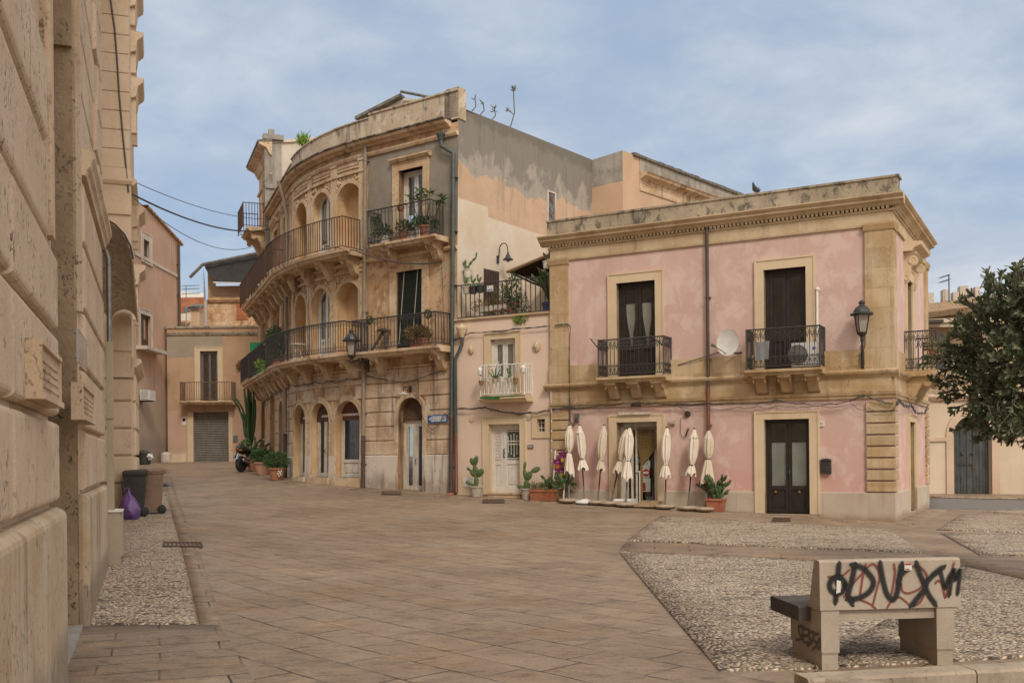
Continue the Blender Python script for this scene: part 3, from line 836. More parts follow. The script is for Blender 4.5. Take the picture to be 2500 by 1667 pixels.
# pebbled fields and their borders of slabs
lw = [(404, 1167), (489, 1523)]
A1 = [ghit(404, 1168), ghit(431, 1298), ghit(489, 1524), ghit(120, 1526), ghit(200, 1350), ghit(250, 1190)]
Aback = Vector((-10.4, 26.5, 0))
sheet('border_path', [[ghit(404, 1167), ghit(428, 1167), ghit(470, 1300), ghit(560, 1520), ghit(489, 1524), ghit(431, 1298)],
      [ghit(80, 1524), ghit(540, 1524), ghit(640, 1690), ghit(60, 1690)]], MT['border'], .003)
sheet('pebble_pavement', [[ghit(404, 1168), ghit(431, 1298), ghit(489, 1524), (-5.6, 10.2), (-6.9, 14.0), (-9.7, 22.6), Aback],
      quad([(1612, 1259), (1531, 1317), (2253, 1347), (2168, 1291)]),
      quad([(1512, 1345), (1757, 1634), (1985, 1628), (2360, 1383)]),
      quad([(1985, 1628), (2700, 1590), (2700, 1458), (2500, 1416), (2360, 1383)]),
      quad([(2287, 1292), (2348, 1255), (2560, 1266), (2640, 1302)]),
      quad([(2296, 1300), (2392, 1353), (2680, 1356), (2640, 1308)]),
      quad([(2396, 1248), (2560, 1236), (2580, 1259)])], MT['pebble'], .006)
sheet('band_path', [quad([(1531, 1320), (1512, 1342), (2360, 1379), (2253, 1350)]), quad([(2253, 1350), (2360, 1379), (2700, 1455), (2700, 1360), (2390, 1356)])], MT['band'], .003)
PKo = (8.797, 23.609)
FP = Fr(PKo, 61.2)
FR_ = Fr(PKo, -28.8, left=False)
def strip(F, u0, u1, n0, n1):
 k = max(1, int((u1 - u0) / 1.5)) if F.curved else 1
 out = []
 for i in range(k):
  a, b_ = u0 + (u1 - u0) * i / k, u0 + (u1 - u0) * (i + 1) / k
  out.append([F.pt(a, 0, n0), F.pt(b_, 0, n0), F.pt(b_, 0, n1), F.pt(a, 0, n1)])
 return out
FL = Fr((1.076, 27.926), 61.2)
FB = Fr((-1.639, 29.419), 54)
P1 = FB.pt(3.56, 0)
FA = Arc(P1, 54, 21, 9.6)
LEAN = .017
FB.lean = FA.lean = LEAN
P2 = FA.pt(FA.L, 0)
FW = Fr(P2, 21)
FW.lean = LEAN
sheet('curb_pavement', strip(FP, -.35, 8.8, -.3, .62) + strip(FL, 0, 3.2, -.3, .7) + strip(FB, 0, 3.56, -.3, .75) + strip(FA, 0, FA.L, -.3, .75) + strip(FW, 0, 9.5, -.3, .75) + strip(FR_, -.2, 6.5, -.3, .55), MT['row'], .008)
sheet('road', [quad([(2262, 1240), (2262, 1214), (2640, 1222), (2640, 1246)])], MT['asphalt'], .006)
sheet('pavement', [quad([(2262, 1213), (2262, 1206), (2640, 1210), (2640, 1220)])], MT['row'], .05)
# ------------------------------------------------------------ architectural helpers
def arc_pts(u0, u1, zt, k=12, rise=None):
 """points of an arch from (u0, spring) over the top to (u1, spring); zt = crown"""
 r = (u1 - u0) / 2
 rise = r if rise is None else rise
 return [(u0 + r - r * math.cos(math.pi * i / k), zt - rise + rise * math.sin(math.pi * i / k)) for i in range(k + 1)]
def wall(mb, F, u0, u1, z0, z1, holes=(), depth=.25, mi=0, rmi=None, n=0.0):
 """front skin with openings (u0,u1,z0,z1,arched) and their reveals"""
 rmi = mi if rmi is None else rmi
 us = sorted({u0, u1} | {h[0] for h in holes} | {h[1] for h in holes})
 if F.curved:
  ex = []
  for a, b in zip(us[:-1], us[1:]):
   k = int(math.ceil((b - a) / .3))
   ex += [a + (b - a) * i / k for i in range(1, k)]
  us = sorted(set(us) | set(ex))
 zs = sorted({z0, z1} | {h[2] for h in holes} | {h[3] for h in holes})
 for a, b in zip(us[:-1], us[1:]):
  for c, d in zip(zs[:-1], zs[1:]):
   if a < u0 - 1e-6 or b > u1 + 1e-6 or c < z0 - 1e-6 or d > z1 + 1e-6:
    continue
   mu, mz = (a + b) / 2, (c + d) / 2
   if any(h[0] < mu < h[1] and h[2] < mz < h[3] for h in holes):
    continue
   mb.add([F.pt(a, c, n), F.pt(b, c, n), F.pt(b, d, n), F.pt(a, d, n)], [(0, 1, 2, 3)], mi, [(a, c), (b, c), (b, d), (a, d)])
 for h in holes:
  a, b, c, d = h[:4]
  ar = len(h) > 4 and h[4]
  dp = h[5] if len(h) > 5 else depth
  if ar:
   ap = arc_pts(a, b, d)
   for (p, q), (p2, q2) in zip(ap[:-1], ap[1:]):
    mb.add([F.pt(p, q, n), F.pt(p2, q2, n), F.pt(p2, d, n), F.pt(p, d, n)], [(0, 1, 2, 3)], mi, [(p, q), (p2, q2), (p2, d), (p, d)])
   out = [(a, c)] + ap + [(b, c)]
  else:
   out = [(a, c), (a, d), (b, d), (b, c)]
  k = len(out)
  for i in range(k):
   (p, q), (p2, q2) = out[i], out[(i + 1) % k]
   mb.add([F.pt(p, q, n), F.pt(p2, q2, n), F.pt(p2, q2, n - dp), F.pt(p, q, n - dp)], [(0, 1, 2, 3)], rmi, [(p, q), (p2, q2), (p2 + dp, q2), (p + dp, q)])
def surround(mb, F, u0, u1, z0, z1, wd, n1, n0=-.02, top=None, mi=0, sill=False):
 """flat stone frame outside an opening"""
 top = wd if top is None else top
 mb.fbox(F, u0 - wd, u0, z0, z1 + top, n0, n1, mi)
 mb.fbox(F, u1, u1 + wd, z0, z1 + top, n0, n1, mi)
 mb.fbox(F, u0, u1, z1, z1 + top, n0, n1 - .002, mi)
 # raised outer fillet
 mb.fbox(F, u0 - wd, u0 - wd + .04, z0, z1 + top + .003, n1, n1 + .018, mi)
 mb.fbox(F, u1 + wd - .04, u1 + wd, z0, z1 + top + .003, n1, n1 + .018, mi)
 mb.fbox(F, u0 - wd + .04, u1 + wd - .04, z1 + top - .04, z1 + top, n1, n1 + .016, mi)
 if sill:
  mb.fbox(F, u0 - wd - .03, u1 + wd + .03, z0 - .07, z0, n0, n1 + .04, mi)
def archivolt(mb, F, u0, u1, z0, zt, wd, n0, n1, mi=0, k=14):
 """moulded arch and jambs round an opening"""
 a = [(u0, z0)] + arc_pts(u0, u1, zt, k) + [(u1, z0)]
 b = [(u0 - wd, z0)] + arc_pts(u0 - wd, u1 + wd, zt + wd, k) + [(u1 + wd, z0)]
 for i in range(len(a) - 1):
  q = [a[i], a[i + 1], b[i + 1], b[i]]
  vs = [F.pt(x, z, n1) for x, z in q] + [F.pt(x, z, n0) for x, z in q]
  mb.add(vs, [(0, 1, 2, 3), (3, 2, 6, 7), (0, 1, 5, 4)], mi)
CNT = [0]
def joinery(parent, F, u0, u1, z0, z1, n, mat, leaves=2, low=0.0, fw=.07, lw=.07, glass='glass', arched=False, curtain=None, name='door', back=.45, bars=0, handle=True, mid=None, label=None, backmat='interior', gn=None):
 """casement door or window of a thing: frame, leaves, panes, curtain, handle, near-black backing sheet painted as the unlit room"""
 mb = MB()
 h = z1 - z0
 if arched:
  ap = arc_pts(u0, u1, z1, 12)
  inn = arc_pts(u0 + fw, u1 - fw, z1 - fw, 12)
  for i in range(len(ap) - 1):
   q = [ap[i], ap[i + 1], inn[i + 1], inn[i]]
   vs = [F.pt(x, z, n) for x, z in q] + [F.pt(x, z, n - .06) for x, z in q]
   mb.add(vs, [(0, 1, 2, 3), (3, 2, 6, 7)], 0)
  zs = z1 - (u1 - u0) / 2
 else:
  mb.fbox(F, u0, u1, z1 - fw, z1, n - .06, n)
  zs = z1
 mb.fbox(F, u0, u0 + fw, z0, zs, n - .06, n)
 mb.fbox(F, u1 - fw, u1, z0, zs, n - .06, n)
 a, b = u0 + fw, u1 - fw
 zt = zs - (0 if arched else fw)
 if arched:
  zt = z1 - fw
 lws = (b - a) / leaves
 panes = []
 for i in range(leaves):
  p, q = a + lws * i + .004, a + lws * (i + 1) - .004
  mx = (p + q) / 2
  def top(u):
   if not arched:
    return zt
   r = (b - a) / 2
   x = abs(u - (a + b) / 2)
   return zs + math.sqrt(max(0, r * r - x * x))
  mb.fbox(F, p, p + lw, z0 + .01, top(p + lw * .6), n - .075, n - .02)
  mb.fbox(F, q - lw, q, z0 + .01, top(q - lw * .6), n - .075, n - .02)
  mb.fbox(F, p + lw, q - lw, z0 + .01, z0 + .01 + lw * 1.3, n - .075, n - .02)
  if not arched:
   mb.fbox(F, p + lw, q - lw, zt - lw, zt, n - .075, n - .02)
  zl = z0 + .01 + lw * 1.3
  if low:
   zl = z0 + low
   mb.fbox(F, p + lw, q - lw, zl - .05, zl + .05, n - .075, n - .018)
   mb.fbox(F, p + lw, q - lw, z0 + lw, zl - .05, n - .07, n - .045)
   mb.fbox(F, p + lw + .05, q - lw - .05, z0 + lw + .09, zl - .12, n - .05, n - .03)
   zl += .05
  for k in range(bars):
   zb = zl + (zt - zl) * (k + 1) / (bars + 1)
   mb.fbox(F, p + lw, q - lw, zb - .018, zb + .018, n - .07, n - .025)
  panes.append((p + lw, q - lw, zl, top(mx) - (0 if arched else lw), top))
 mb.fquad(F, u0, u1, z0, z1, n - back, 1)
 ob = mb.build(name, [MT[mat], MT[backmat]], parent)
 if label:
  ob['label'] = label
 for p, q, zl, zh, top in panes:
  g = MB()
  if arched:
   k = 5
   pts = [(p, zl)] + [(p + (q - p) * i / k, top(p + (q - p) * i / k)) for i in range(k + 1)] + [(q, zl)]
   g.fpoly(F, pts, n - .05)
  else:
   g.fquad(F, p, q, zl, zh, n - .05)
  g.build('pane', MT[glass], ob)
  if curtain:
   c0, c1, cm, style = curtain
   g = MB()
   k = 14
   vs, fs = [], []
   zc0, zc1 = z0 + c0, z0 + c1
   rows = 8
   for j in range(rows + 1):
    t = j / rows
    z = zc1 + (zc0 - zc1) * t
    if style == 'tied':
     wdt = 1.0 - .78 * math.sin(min(t / .82, 1) * math.pi / 2) ** 3 + (.25 * max(0, (t - .86) / .14))
    else:
     wdt = .96
    for i in range(k + 1):
     s = i / k
     uu = (p + q) / 2 + (s - .5) * (q - p) * wdt * .97
     vs.append(F.pt(uu, z, n - .085 - .012 * math.sin(s * 40) - (.02 if i % 2 else 0)))
   for j in range(rows):
    for i in range(k):
     o_ = j * (k + 1) + i
     fs.append((o_, o_ + 1, o_ + k + 2, o_ + k + 1))
   g.add(vs, fs)
   g.build('curtain', MT[cm], ob, smooth=True)
 if handle and name == 'door' and leaves == 2:
  g = MB()
  c = F.pt((a + b) / 2 - .035, z0 + h * .42, n)
  g.tube([c - Vector((0, 0, .08)), F.pt((a + b) / 2 - .035, z0 + h * .42, n + .05), c + Vector((0, 0, .08))], .012, 5)
  g.build('handle', MT['darkiron'], ob)
 return ob
def scroll(mb, F, c, r, n, k=9, turns=1.0, ph=0.0, rad=.007, sgn=1):
 pts = []
 for i in range(k + 1):
  t = i / k
  a = ph + sgn * turns * 2 * math.pi * t
  rr = r * (1 - .55 * t)
  pts.append(F.pt(c[0] + math.cos(a) * rr, c[1] + math.sin(a) * rr, n))
 mb.tube(pts, rad, 4)
def railing_mesh(mb, path, z0, h, gap=.115, rad=.0105, style='plain', rail=.018, posts=True):
 """path: list of world xy corners; bars, rails and (optionally) scrolls"""
 P = [Vector((p[0], p[1], 0)) for p in path]
 up = Vector((0, 0, 1))
 seg = list(zip(P[:-1], P[1:]))
 zb = z0 + .07
 for q, rr in ((z0 + h, rail), (zb, rail * .75)):
  mb.tube([p + up * q for p in P], rr, 4)
 if style in ('scroll', 'frieze'):
  mb.tube([p + up * (z0 + h - .13) for p in P], .007, 4)
 if style == 'frieze':
  mb.tube([p + up * (z0 + .20) for p in P], .007, 4)
 acc = 0.0
 for a, b in seg:
  L = (b - a).length
  if L < 1e-5:
   continue
  d = (b - a) / L
  n = max(1, int(round(L / gap)))
  for i in range(n + 1):
   if i == n and (b - P[-1]).length > 1e-6:
    continue
   p = a + d * (L * i / n)
   mb.tube([p + up * zb, p + up * (z0 + h)], rad * (1.35 if style == 'plain' else 1), 4)
  if style == 'plain':
   continue
  class LF:
   @staticmethod
   def pt(u, z, nn):
    q = a + d * u
    return Vector((q.x, q.y, z))
  g = L / n
  for i in range(n):
   u = (i + .5) * g
   if style == 'scroll':
    for sg in (-1, 1):
     scroll(mb, LF, (u + sg * g * .24, z0 + h - .19), g * .23, 0, 6, .8, 0 if sg > 0 else math.pi, .008, sg)
     scroll(mb, LF, (u + sg * g * .24, z0 + .30), g * .23, 0, 6, .8, 0 if sg > 0 else math.pi, .008, -sg)
     mb.tube([LF.pt(u, z0 + .09, 0), LF.pt(u + sg * g * .35, z0 + .2, 0), LF.pt(u, z0 + .30, 0)], .006, 4)
     mb.tube([LF.pt(u, z0 + h - .02, 0), LF.pt(u + sg * g * .3, z0 + h - .1, 0), LF.pt(u, z0 + h - .26, 0)], .006, 4)
   elif style == 'frieze':
    sg = 1 if i % 2 else -1
    scroll(mb, LF, (u, z0 + h - .065), g * .42, 0, 7, .95, 0 if sg > 0 else math.pi, .008, sg)
    scroll(mb, LF, (u, z0 + .135), g * .45, 0, 7, .95, math.pi / 2, .006, sg)
 if posts:
  for p in P if len(P) < 8 else (P[0], P[-1]):
   mb.tube([p + up * (z0 - .01), p + up * (z0 + h + .02)], rad * 1.9, 5)
def corbel(parent, F, u, zt, wd, dep, hgt, mat, nm='corbel'):
 """carved scroll bracket"""
 mb = MB()
 pr = [(-.02, zt)]
 pr += [(dep, zt), (dep, zt - hgt * .16)]
 for i in range(9):
  t = i / 8
  pr.append((dep * (1 - t) * (.92 - .12 * math.sin(t * math.pi)) + .05 * t + .02, zt - hgt * (.18 + .82 * t) + hgt * .10 * math.sin(t * 2 * math.pi)))
 pr.append((-.02, zt - hgt))
 mb.fprof(F, u - wd / 2, u + wd / 2, pr)
 mb.fprof(F, u - wd / 2 - .025, u + wd / 2 + .025, [(-.02, zt - .05), (dep + .03, zt - .05), (dep + .03, zt - .002), (-.02, zt - .002)])
 for sg in (-1, 1):
  uu = u + sg * wd / 2
  for (nn, z, r) in ((dep * .82, zt - hgt * .27, hgt * .15), (dep * .2, zt - hgt * .82, hgt * .11)):
   a = F.pt(uu, z, nn)
   ax = F.pt(uu + sg * .03, z, nn) - a
   mb.lathe(a, [(r, 0), (r, .02), (r * .55, .022), (r * .5, .01), (0.001, .012)], 10, axis=ax)
 return mb.build(nm, MT[mat], parent)
def balcony(parent, F, u0, u1, zt, n, th, mat, rmat, h=.95, style='scroll', inset=.05, corbels=(), cmat=None, ch=.45, prof=True, cw=.22, gap=.115, name='balcony', sides=(True, True), rh=None):
 mb = MB()
 if prof:
  mb.fprof(F, u0, u1, [(-.02, zt - th), (n - .10, zt - th), (n - .07, zt - th * .62), (n - .01, zt - th * .5), (n, zt - th * .4), (n, zt), (-.02, zt)])
 else:
  mb.fbox(F, u0, u1, zt - th, zt, -.02, n)
 ob = mb.build(name, MT[mat], parent)
 a, b = u0 + inset, u1 - inset
 k = max(1, int(math.ceil((b - a) / .35))) if F.curved else 1
 path = [F.pt(a + (b - a) * i / k, 0, n - inset) for i in range(k + 1)]
 if sides[0]:
  path = [F.pt(a, 0, .0)] + path
 if sides[1]:
  path = path + [F.pt(b, 0, .0)]
 r = MB()
 railing_mesh(r, path, zt, h, gap, style=style)
 r.build('railing', MT[rmat], ob)
 for c in corbels:
  corbel(ob, F, c, zt - th - .001, cw, n * .78, ch, cmat or mat)
 return ob
def pipe(parent, F, u, z0, z1, r, mat, n=.09, name='drainpipe', clips=True, bend=None, k=8):
 mb = MB()
 pts = [F.pt(u, z0, n), F.pt(u, z1, n)]
 if bend:
  pts += [F.pt(u + bu, bz, bn) for bu, bz, bn in bend]
 mb.tube(pts, r, k)
 if clips:
  z = z0 + .7
  while z < z1 - .2:
   mb.lathe(F.pt(u, z, n), [(r + .012, -.02), (r + .012, .02)], k)
   mb.fbox(F, u - r * 1.5, u + r * 1.5, z - .012, z + .012, -.01, n - r * .6)
   z += 1.55
 return smooth_by(mb.build(name, MT[mat], parent), 50)
def sag(a, b, s, k=10, jit=0.0):
 a, b = Vector(a), Vector(b)
 out = []
 for i in range(k + 1):
  t = i / k
  p = a.lerp(b, t)
  p.z -= s * 4 * t * (1 - t)
  if 0 < i < k and jit:
   p += Vector((rnd(-jit, jit), rnd(-jit, jit), rnd(-jit, jit)))
  out.append(p)
 return out
def courses(mb, F, u0, u1, z0, z1, h, holes=(), n1=.03, gap=.028, mi=0, bw=None):
 """rusticated courses between openings; each stone stands proud of the joint"""
 z = z0
 while z < z1 - .05:
  t = min(z + h, z1)
  cuts = [(u0, u1)]
  for hh in holes:
   a, b, c, d = hh[:4]
   if c < t and d > z:
    if len(hh) > 4 and hh[4]:
     zs = d - (b - a) / 2
     zm = z
     if zm > zs:
      r = (b - a) / 2
      x = math.sqrt(max(0, r * r - (zm - zs) ** 2))
      a, b = (a + b) / 2 - x, (a + b) / 2 + x
    nc = []
    for p, q in cuts:
     if b <= p or a >= q:
      nc.append((p, q))
     else:
      if a - p > .06:
       nc.append((p, a))
      if q - b > .06:
       nc.append((b, q))
    cuts = nc
  for p, q in cuts:
   b_ = .012
   mb.fprof(F, p, q, [(-.01, z + gap / 2), (n1 - b_, z + gap / 2), (n1, z + gap / 2 + b_), (n1, t - gap / 2 - b_), (n1 - b_, t - gap / 2), (-.01, t - gap / 2)], mi)
  z = t
# ------------------------------------------------------------ pink corner house
def mask_at(parent_name, F, u, z, n, s, label, cat):
 pass
PK = thing('pink_house', 'two storey pink house on the corner with yellow stone trim and a weathered parapet', 'house', FP.pt(4.2, 0, -3))
ORG[PK.name] = Vector(PK.location)
LP = 8.78
ZP, ZS0, ZS1, ZFR, ZCO = .70, 3.05, 3.54, 6.94, 7.52
mb = MB()
# opening positions on the square front
w1 = (FP.U(1603), FP.U(1508.5), 3.62, FP.Z(1555, 688))
w2 = (FP.U(1971), FP.U(1868), 3.62, FP.Z(1920, 655))
d1 = (FP.U(1605), FP.U(1506), .30, FP.Z(1555, 1030))
d2 = (FP.U(1976), FP.U(1866), .17, FP.Z(1921, 1023))
HOL = [w1, w2, d1 + (False, .3), d2]
pl, pr = FP.U(1391), FP.U(2116)
wall(mb, FP, 0, LP, ZP, ZS0 - .15, HOL, .22, 0, 1)
wall(mb, FP, 0, LP, 4.05, ZFR, HOL, .22, 0, 1)
rw = (FR_.U(2213, y=900), FR_.U(2226.5, y=900), 3.62, FR_.Z(2222, 690))
rd = (FR_.U(2218, y=1100), FR_.U(2232, y=1100), .12, FR_.Z(2224, 1030))
LR = 6.35
wall(mb, FR_, 0, LR, ZP, ZS0 - .15, [rw, rd], .22, 0, 1)
wall(mb, FR_, 0, LR, 4.05, ZFR, [rw, rd], .22, 0, 1)
# left end and back (closed volume), flat roof
bk = [FP.pt(LP, 0, 0), FP.pt(LP, 0, -LR), FP.pt(0, 0, -LR)]
for a, b in zip(bk[:-1], bk[1:]):
 mb.add([(a.x, a.y, -.3), (b.x, b.y, -.3), (b.x, b.y, 7.5), (a.x, a.y, 7.5)], [(0, 1, 2, 3)], 0)
mb.poly([FP.pt(0, 7.55, 0), FP.pt(LP, 7.55, 0), FP.pt(LP, 7.55, -LR), FP.pt(0, 7.55, -LR)], 1)
mb.build('wall', [MT['pink'], MT['tuff_plain']], PK)
# stone plinth
mb = MB()
PH = [(d1[0], d1[1], -.3, .9), (d2[0], d2[1], -.3, .9)]
for a, b in ((-.05, d2[0]), (d2[1], d1[0]), (d1[1], LP + .05)):
 mb.fprof(FP, a, b, [(-.02, -.4), (.05, -.4), (.05, ZP - .02), (.035, ZP), (-.02, ZP)])
for a, b in ((.0, rd[0]), (rd[1], LR)):
 mb.fprof(FR_, a, b, [(-.02, -.4), (.05, -.4), (.05, ZP - .02), (.035, ZP), (-.02, ZP)])
mb.fbox(FP, d2[0], d2[1], -.3, .165, -.2, .10)
mb.fbox(FP, d1[0], d1[1], -.3, .29, -.28, .06)
mb.fbox(FR_, rd[0], rd[1], -.3, .115, -.2, .045)
mb.split('plinth', MT['plinth'], PK)
# corner pilasters and quoins
mb = MB()
for F, a, b in ((FP, -.07, pr), (FP, pl, LP), (FR_, .0, .42), (FR_, LR - .45, LR)):
 mb.fbox(F, a, b, 4.09, ZFR - .02, -.02, .07)
 mb.fbox(F, a - .012, b + .03, 3.55, 4.09, -.02, .085)
 courses(mb, F, a, b, ZP + .001, ZS0 - .16, .268, n1=.075, gap=.035)
 mb.fprof(F, a - .03, b + .03, [(-.02, ZFR - .16), (.09, ZFR - .16), (.13, ZFR - .03), (.13, ZFR + .02), (-.02, ZFR + .02)])
mb.split('pilaster', MT['tuff'], PK)
# string course band
mb = MB()
lo = [(-.02, ZS0 - .15), (.05, ZS0 - .15), (.06, ZS0 - .09), (.09, ZS0 - .07), (.11, ZS0), (-.02, ZS0 + .001)]
up = [(-.02, ZS1 - .16), (.05, ZS1 - .16), (.09, ZS1 - .11), (.15, ZS1 - .07), (.17, ZS1 - .02), (.10, ZS1 + .03), (-.02, ZS1 + .05)]
for F, L, e in ((FP, LP, .18), (FR_, LR, .02)):
 s0 = -.11 if F is FP else 0
 mb.fprof(F, s0, L + .05, lo)
 mb.fbox(F, 0, L, ZS0, ZS1 - .16, -.02, .045)
 mb.fprof(F, -.17 if F is FP else 0, L + e, up)
 hl = [w1, w2] if F is FP else [rw]
 cu = sorted([0] + [x for h in hl for x in (h[0], h[1])] + [L])
 for a, b in zip(cu[::2], cu[1::2]):
  mb.fbox(F, a, b, ZS1, 4.05, -.02, .03)
mb.build('string_course', MT['tuff'], PK)
# frieze, dentils, cornice
mb = MB()
for F, L in ((FP, LP), (FR_, LR)):
 mb.fbox(F, 0, L, ZFR, ZFR + .27, -.02, .03)
 mb.fprof(F, 0, L, [(-.02, ZFR - .05), (.05, ZFR - .05), (.06, ZFR), (-.02, ZFR + .001)])
 z0 = ZFR + .27
 s0 = -.32 if F is FP else 0
 mb.fprof(F, s0 + .2 if F is FP else 0, L + .05, [(-.02, z0), (.06, z0), (.06, z0 + .05), (-.02, z0 + .05)])
 u = 0.02
 while u < L:
  mb.fbox(F, u, u + .055, z0 + .05, z0 + .115, .03, .11)
  u += .1
 mb.fprof(F, s0, L + .25 if F is FP else L, [(-.02, z0 + .10), (.10, z0 + .115), (.13, z0 + .13), (.14, z0 + .17), (.21, z0 + .20), (.25, z0 + .205), (.25, z0 + .26), (.29, z0 + .28), (.33, z0 + .32), (.33, z0 + .345), (-.02, z0 + .36)])
mb.build('cornice', MT['tuff_plain'], PK)
mb = MB()
zq = ZFR + .60
mb.fbox(FP, -.16, LP + .1, zq, 7.98, -.40, .0)
mb.fbox(FR_, .4, LR, zq, 7.98, -.40, .0)
mb.fbox(FP, -.2, LP + .12, 7.98, 8.03, -.43, .03)
mb.fbox(FR_, .43, LR, 7.98, 8.03, -.43, .03)
mb.build('parapet', MT['parapet'], PK)
# surrounds
mb = MB()
wd1 = FP.U(1491) - w1[1]
surround(mb, FP, w1[0], w1[1], 3.56, w1[3], .24, .05, top=.26)
surround(mb, FP, w2[0], w2[1], 3.56, w2[3], .22, .05, top=.26)
surround(mb, FP, d1[0], d1[1], .30, d1[3], .21, .06, top=.2)
surround(mb, FP, d2[0], d2[1], .17, d2[3], .24, .06, top=.2)
mb.split('door_surround', MT['creamtrim'], PK)
mb = MB()
surround(mb, FR_, rw[0], rw[1], 3.56, rw[3], .22, .05, top=.3)
surround(mb, FR_, rd[0], rd[1], .12, rd[3], .2, .05, top=.2)
zt = FR_.Z(2222, 632)
mb.fprof(FR_, rw[0] - .4, rw[1] + .4, [(-.02, zt - .02), (.2, zt - .02), (.26, zt + .06), (.42, zt + .12), (.44, zt + .2), (-.02, zt + .24)])
mb.build('window_hood', MT['creamtrim'], PK)
for uu in (rw[0] - .16, rw[1] + .16):
 corbel(PK, FR_, uu, zt - .03, .16, .26, .75, 'creamtrim', 'hood_bracket')
joinery(PK, FP, *w1, -.13, 'darkwood', 2, .80, fw=.09, lw=.08, curtain=(.72, 1.98, 'curtain', 'tied'), name='window')
joinery(PK, FP, *w2, -.13, 'darkwood', 2, .80, fw=.09, lw=.08, name='window', back=.8)
joinery(PK, FP, *d2, -.10, 'darkwood', 2, .62, fw=.05, lw=.06, curtain=(.66, 1.72, 'netcurtain', 'flat'), name='door')
dd = joinery(PK, FP, *d1, -.24, 'dirtywhite', 1, 0, fw=.10, lw=.09, name='door', handle=False, back=.9)
joinery(PK, FR_, *rw, -.12, 'darkwood', 1, .8, name='window')
mb = MB()
mb.fbox(FR_, rd[0], rd[1], .12, rd[3], -.25, -.2)
mb.build('door', MT['creamtrim'], PK)
# side light, knobs of the front door, curtain of beads, notices behind the glass
mb = MB()
zb = FP.Z(1520, 1160, -.24)
mb.fbox(FP, d1[1] - .47, d1[1] - .42, .31, d1[3] - .11, -.30, -.235)
mb.fbox(FP, d1[1] - .34, d1[1] - .29, .31, d1[3] - .11, -.30, -.235)
mb.split('door_mullion', MT['dirtywhite'], dd)
mb = MB()
hx = d1[1] - .53
ht = d1[3] - .12
cols = 22
for i in range(cols):
 s = i / (cols - 1)
 ut = hx + .05 - .86 * s * .95
 pts = [FP.pt(ut, ht, -.20)]
 for j in range(1, 9):
  t = j / 8
  ue = hx - .06
  q = t ** 1.5
  pts.append(FP.pt(ut + (ue - ut) * q, ht - 1.02 * t - .0 * s, -.2 + .01 * math.sin(i * 2)))
 pts.append(FP.pt(hx - .06 + .02 * math.sin(i), ht - 1.95 + .1 * (i % 3), -.2))
 mb.tube(pts, .008, 4)
for j in range(1, 12):
 z = ht - .085 * j
 wdt = .82 * (1 - (.085 * j / 1.02) ** 1.5)
 mb.tube([FP.pt(hx + .04, z, -.2), FP.pt(hx - wdt, z - .01, -.2)], .006, 4)
mb.fbox(FP, hx - .095, hx - .03, ht - 2.0, ht - 1.0, -.215, -.19)
mb.build('bead_curtain', MT['wicker'], dd)
def notice(parent, F, x0, y0, x1, y1, n, mat, lines=0, name='notice', inkm='greyink'):
 u1, z1 = F.at(x0, y0, n)
 u0, z0 = F.at(x1, y1, n)
 mb = MB()
 mb.fquad(F, u0, u1, z0, z1, n)
 h = z1 - z0
 for i in range(lines):
  z = z1 - h * (.18 + .7 * i / max(lines, 1))
  l_ = rnd(.5, .9)
  mb.fquad(F, u0 + (u1 - u0) * (1 - l_) * .6, u1 - (u1 - u0) * .1, z - h * .025, z + h * .025, n + .002, 1)
 return mb.build(name, [MT[mat], MT[inkm]], parent), (u0, u1, z0, z1)
g = -.262
notice(dd, FP, 1567.5, 1099, 1584.5, 1123, g, 'papergreen', 5)
notice(dd, FP, 1564, 1124.5, 1587.5, 1141, g, 'paper', 4)
ob, (a, b, c, d) = notice(dd, FP, 1569, 1142, 1585.5, 1165, g, 'signwhite', 0)
mb = MB()
mb.lathe(FP.pt((a + b) / 2, (c + d) / 2, g + .003), [(0.0001, 0), ((d - c) * .42, .0), ((d - c) * .42, .002)], 20, axis=FP.pt(0, 0, 1) - FP.pt(0, 0, 0))
mb.fquad(FP, a + (b - a) * .08, b - (b - a) * .08, (c + d) / 2 - .028, (c + d) / 2 + .028, g + .009, 1)
mb.build('round_sticker', [MT['redink'], MT['signwhite']], dd)
ob, (a, b, c, d) = notice(dd, FP, 1565, 1166.5, 1588, 1200, g, 'paper', 0, 'poster')
mb = MB()
mb.fquad(FP, a + (b - a) * .5, b - (b - a) * .06, c + (d - c) * .07, c + (d - c) * .66, g + .003)
mb.build('poster_picture', MT['redink'], dd)
notice(dd, FP, 1551.5, 1119.5, 1561, 1127, g, 'bluebright', 0, 'sticker')
notice(dd, FP, 1551.5, 1134, 1559, 1145, g, 'papergreen', 2, 'sticker')
notice(dd, FP, 1552, 1156, 1560, 1165, g, 'signblue', 0, 'sticker')
mb = MB()
u0, z0 = FP.at(1562.5, 1189, -.2)
mb.fbox(FP, u0 - .02, u0 + .02, z0 - .42, z0 + .42, -.22, -.19)
mb.fbox(FP, u0 - .02, u0 + .12, z0 + .40, z0 + .43, -.22, -.19)
mb.build('door_bar', MT['whiteiron'], dd)
mb = MB()
for x in (1893.5, 1951.5):
 u, z = FP.at(x, 1200.5, -.1)
 mb.ell(FP.pt(u, z, -.09), (.028, .028, .028), 8, 6)
 mb.lathe(FP.pt(u, z, -.11), [(.034, 0), (.034, .01)], 10, axis=FP.pt(0, 0, 1) - FP.pt(0, 0, 0))
mb.split('door_knob', MT['brass'], PK)
# shutter box over the cafe door
mb = MB()
a, b = FP.U(1588, .1), FP.U(1510, .1)
z = FP.Z(1550, 1009, .1)
mb.fbox(FP, a, b, z - .03, z + .03, .06, .12)
mb.build('awning_rail', MT['dirtywhite'], PK)
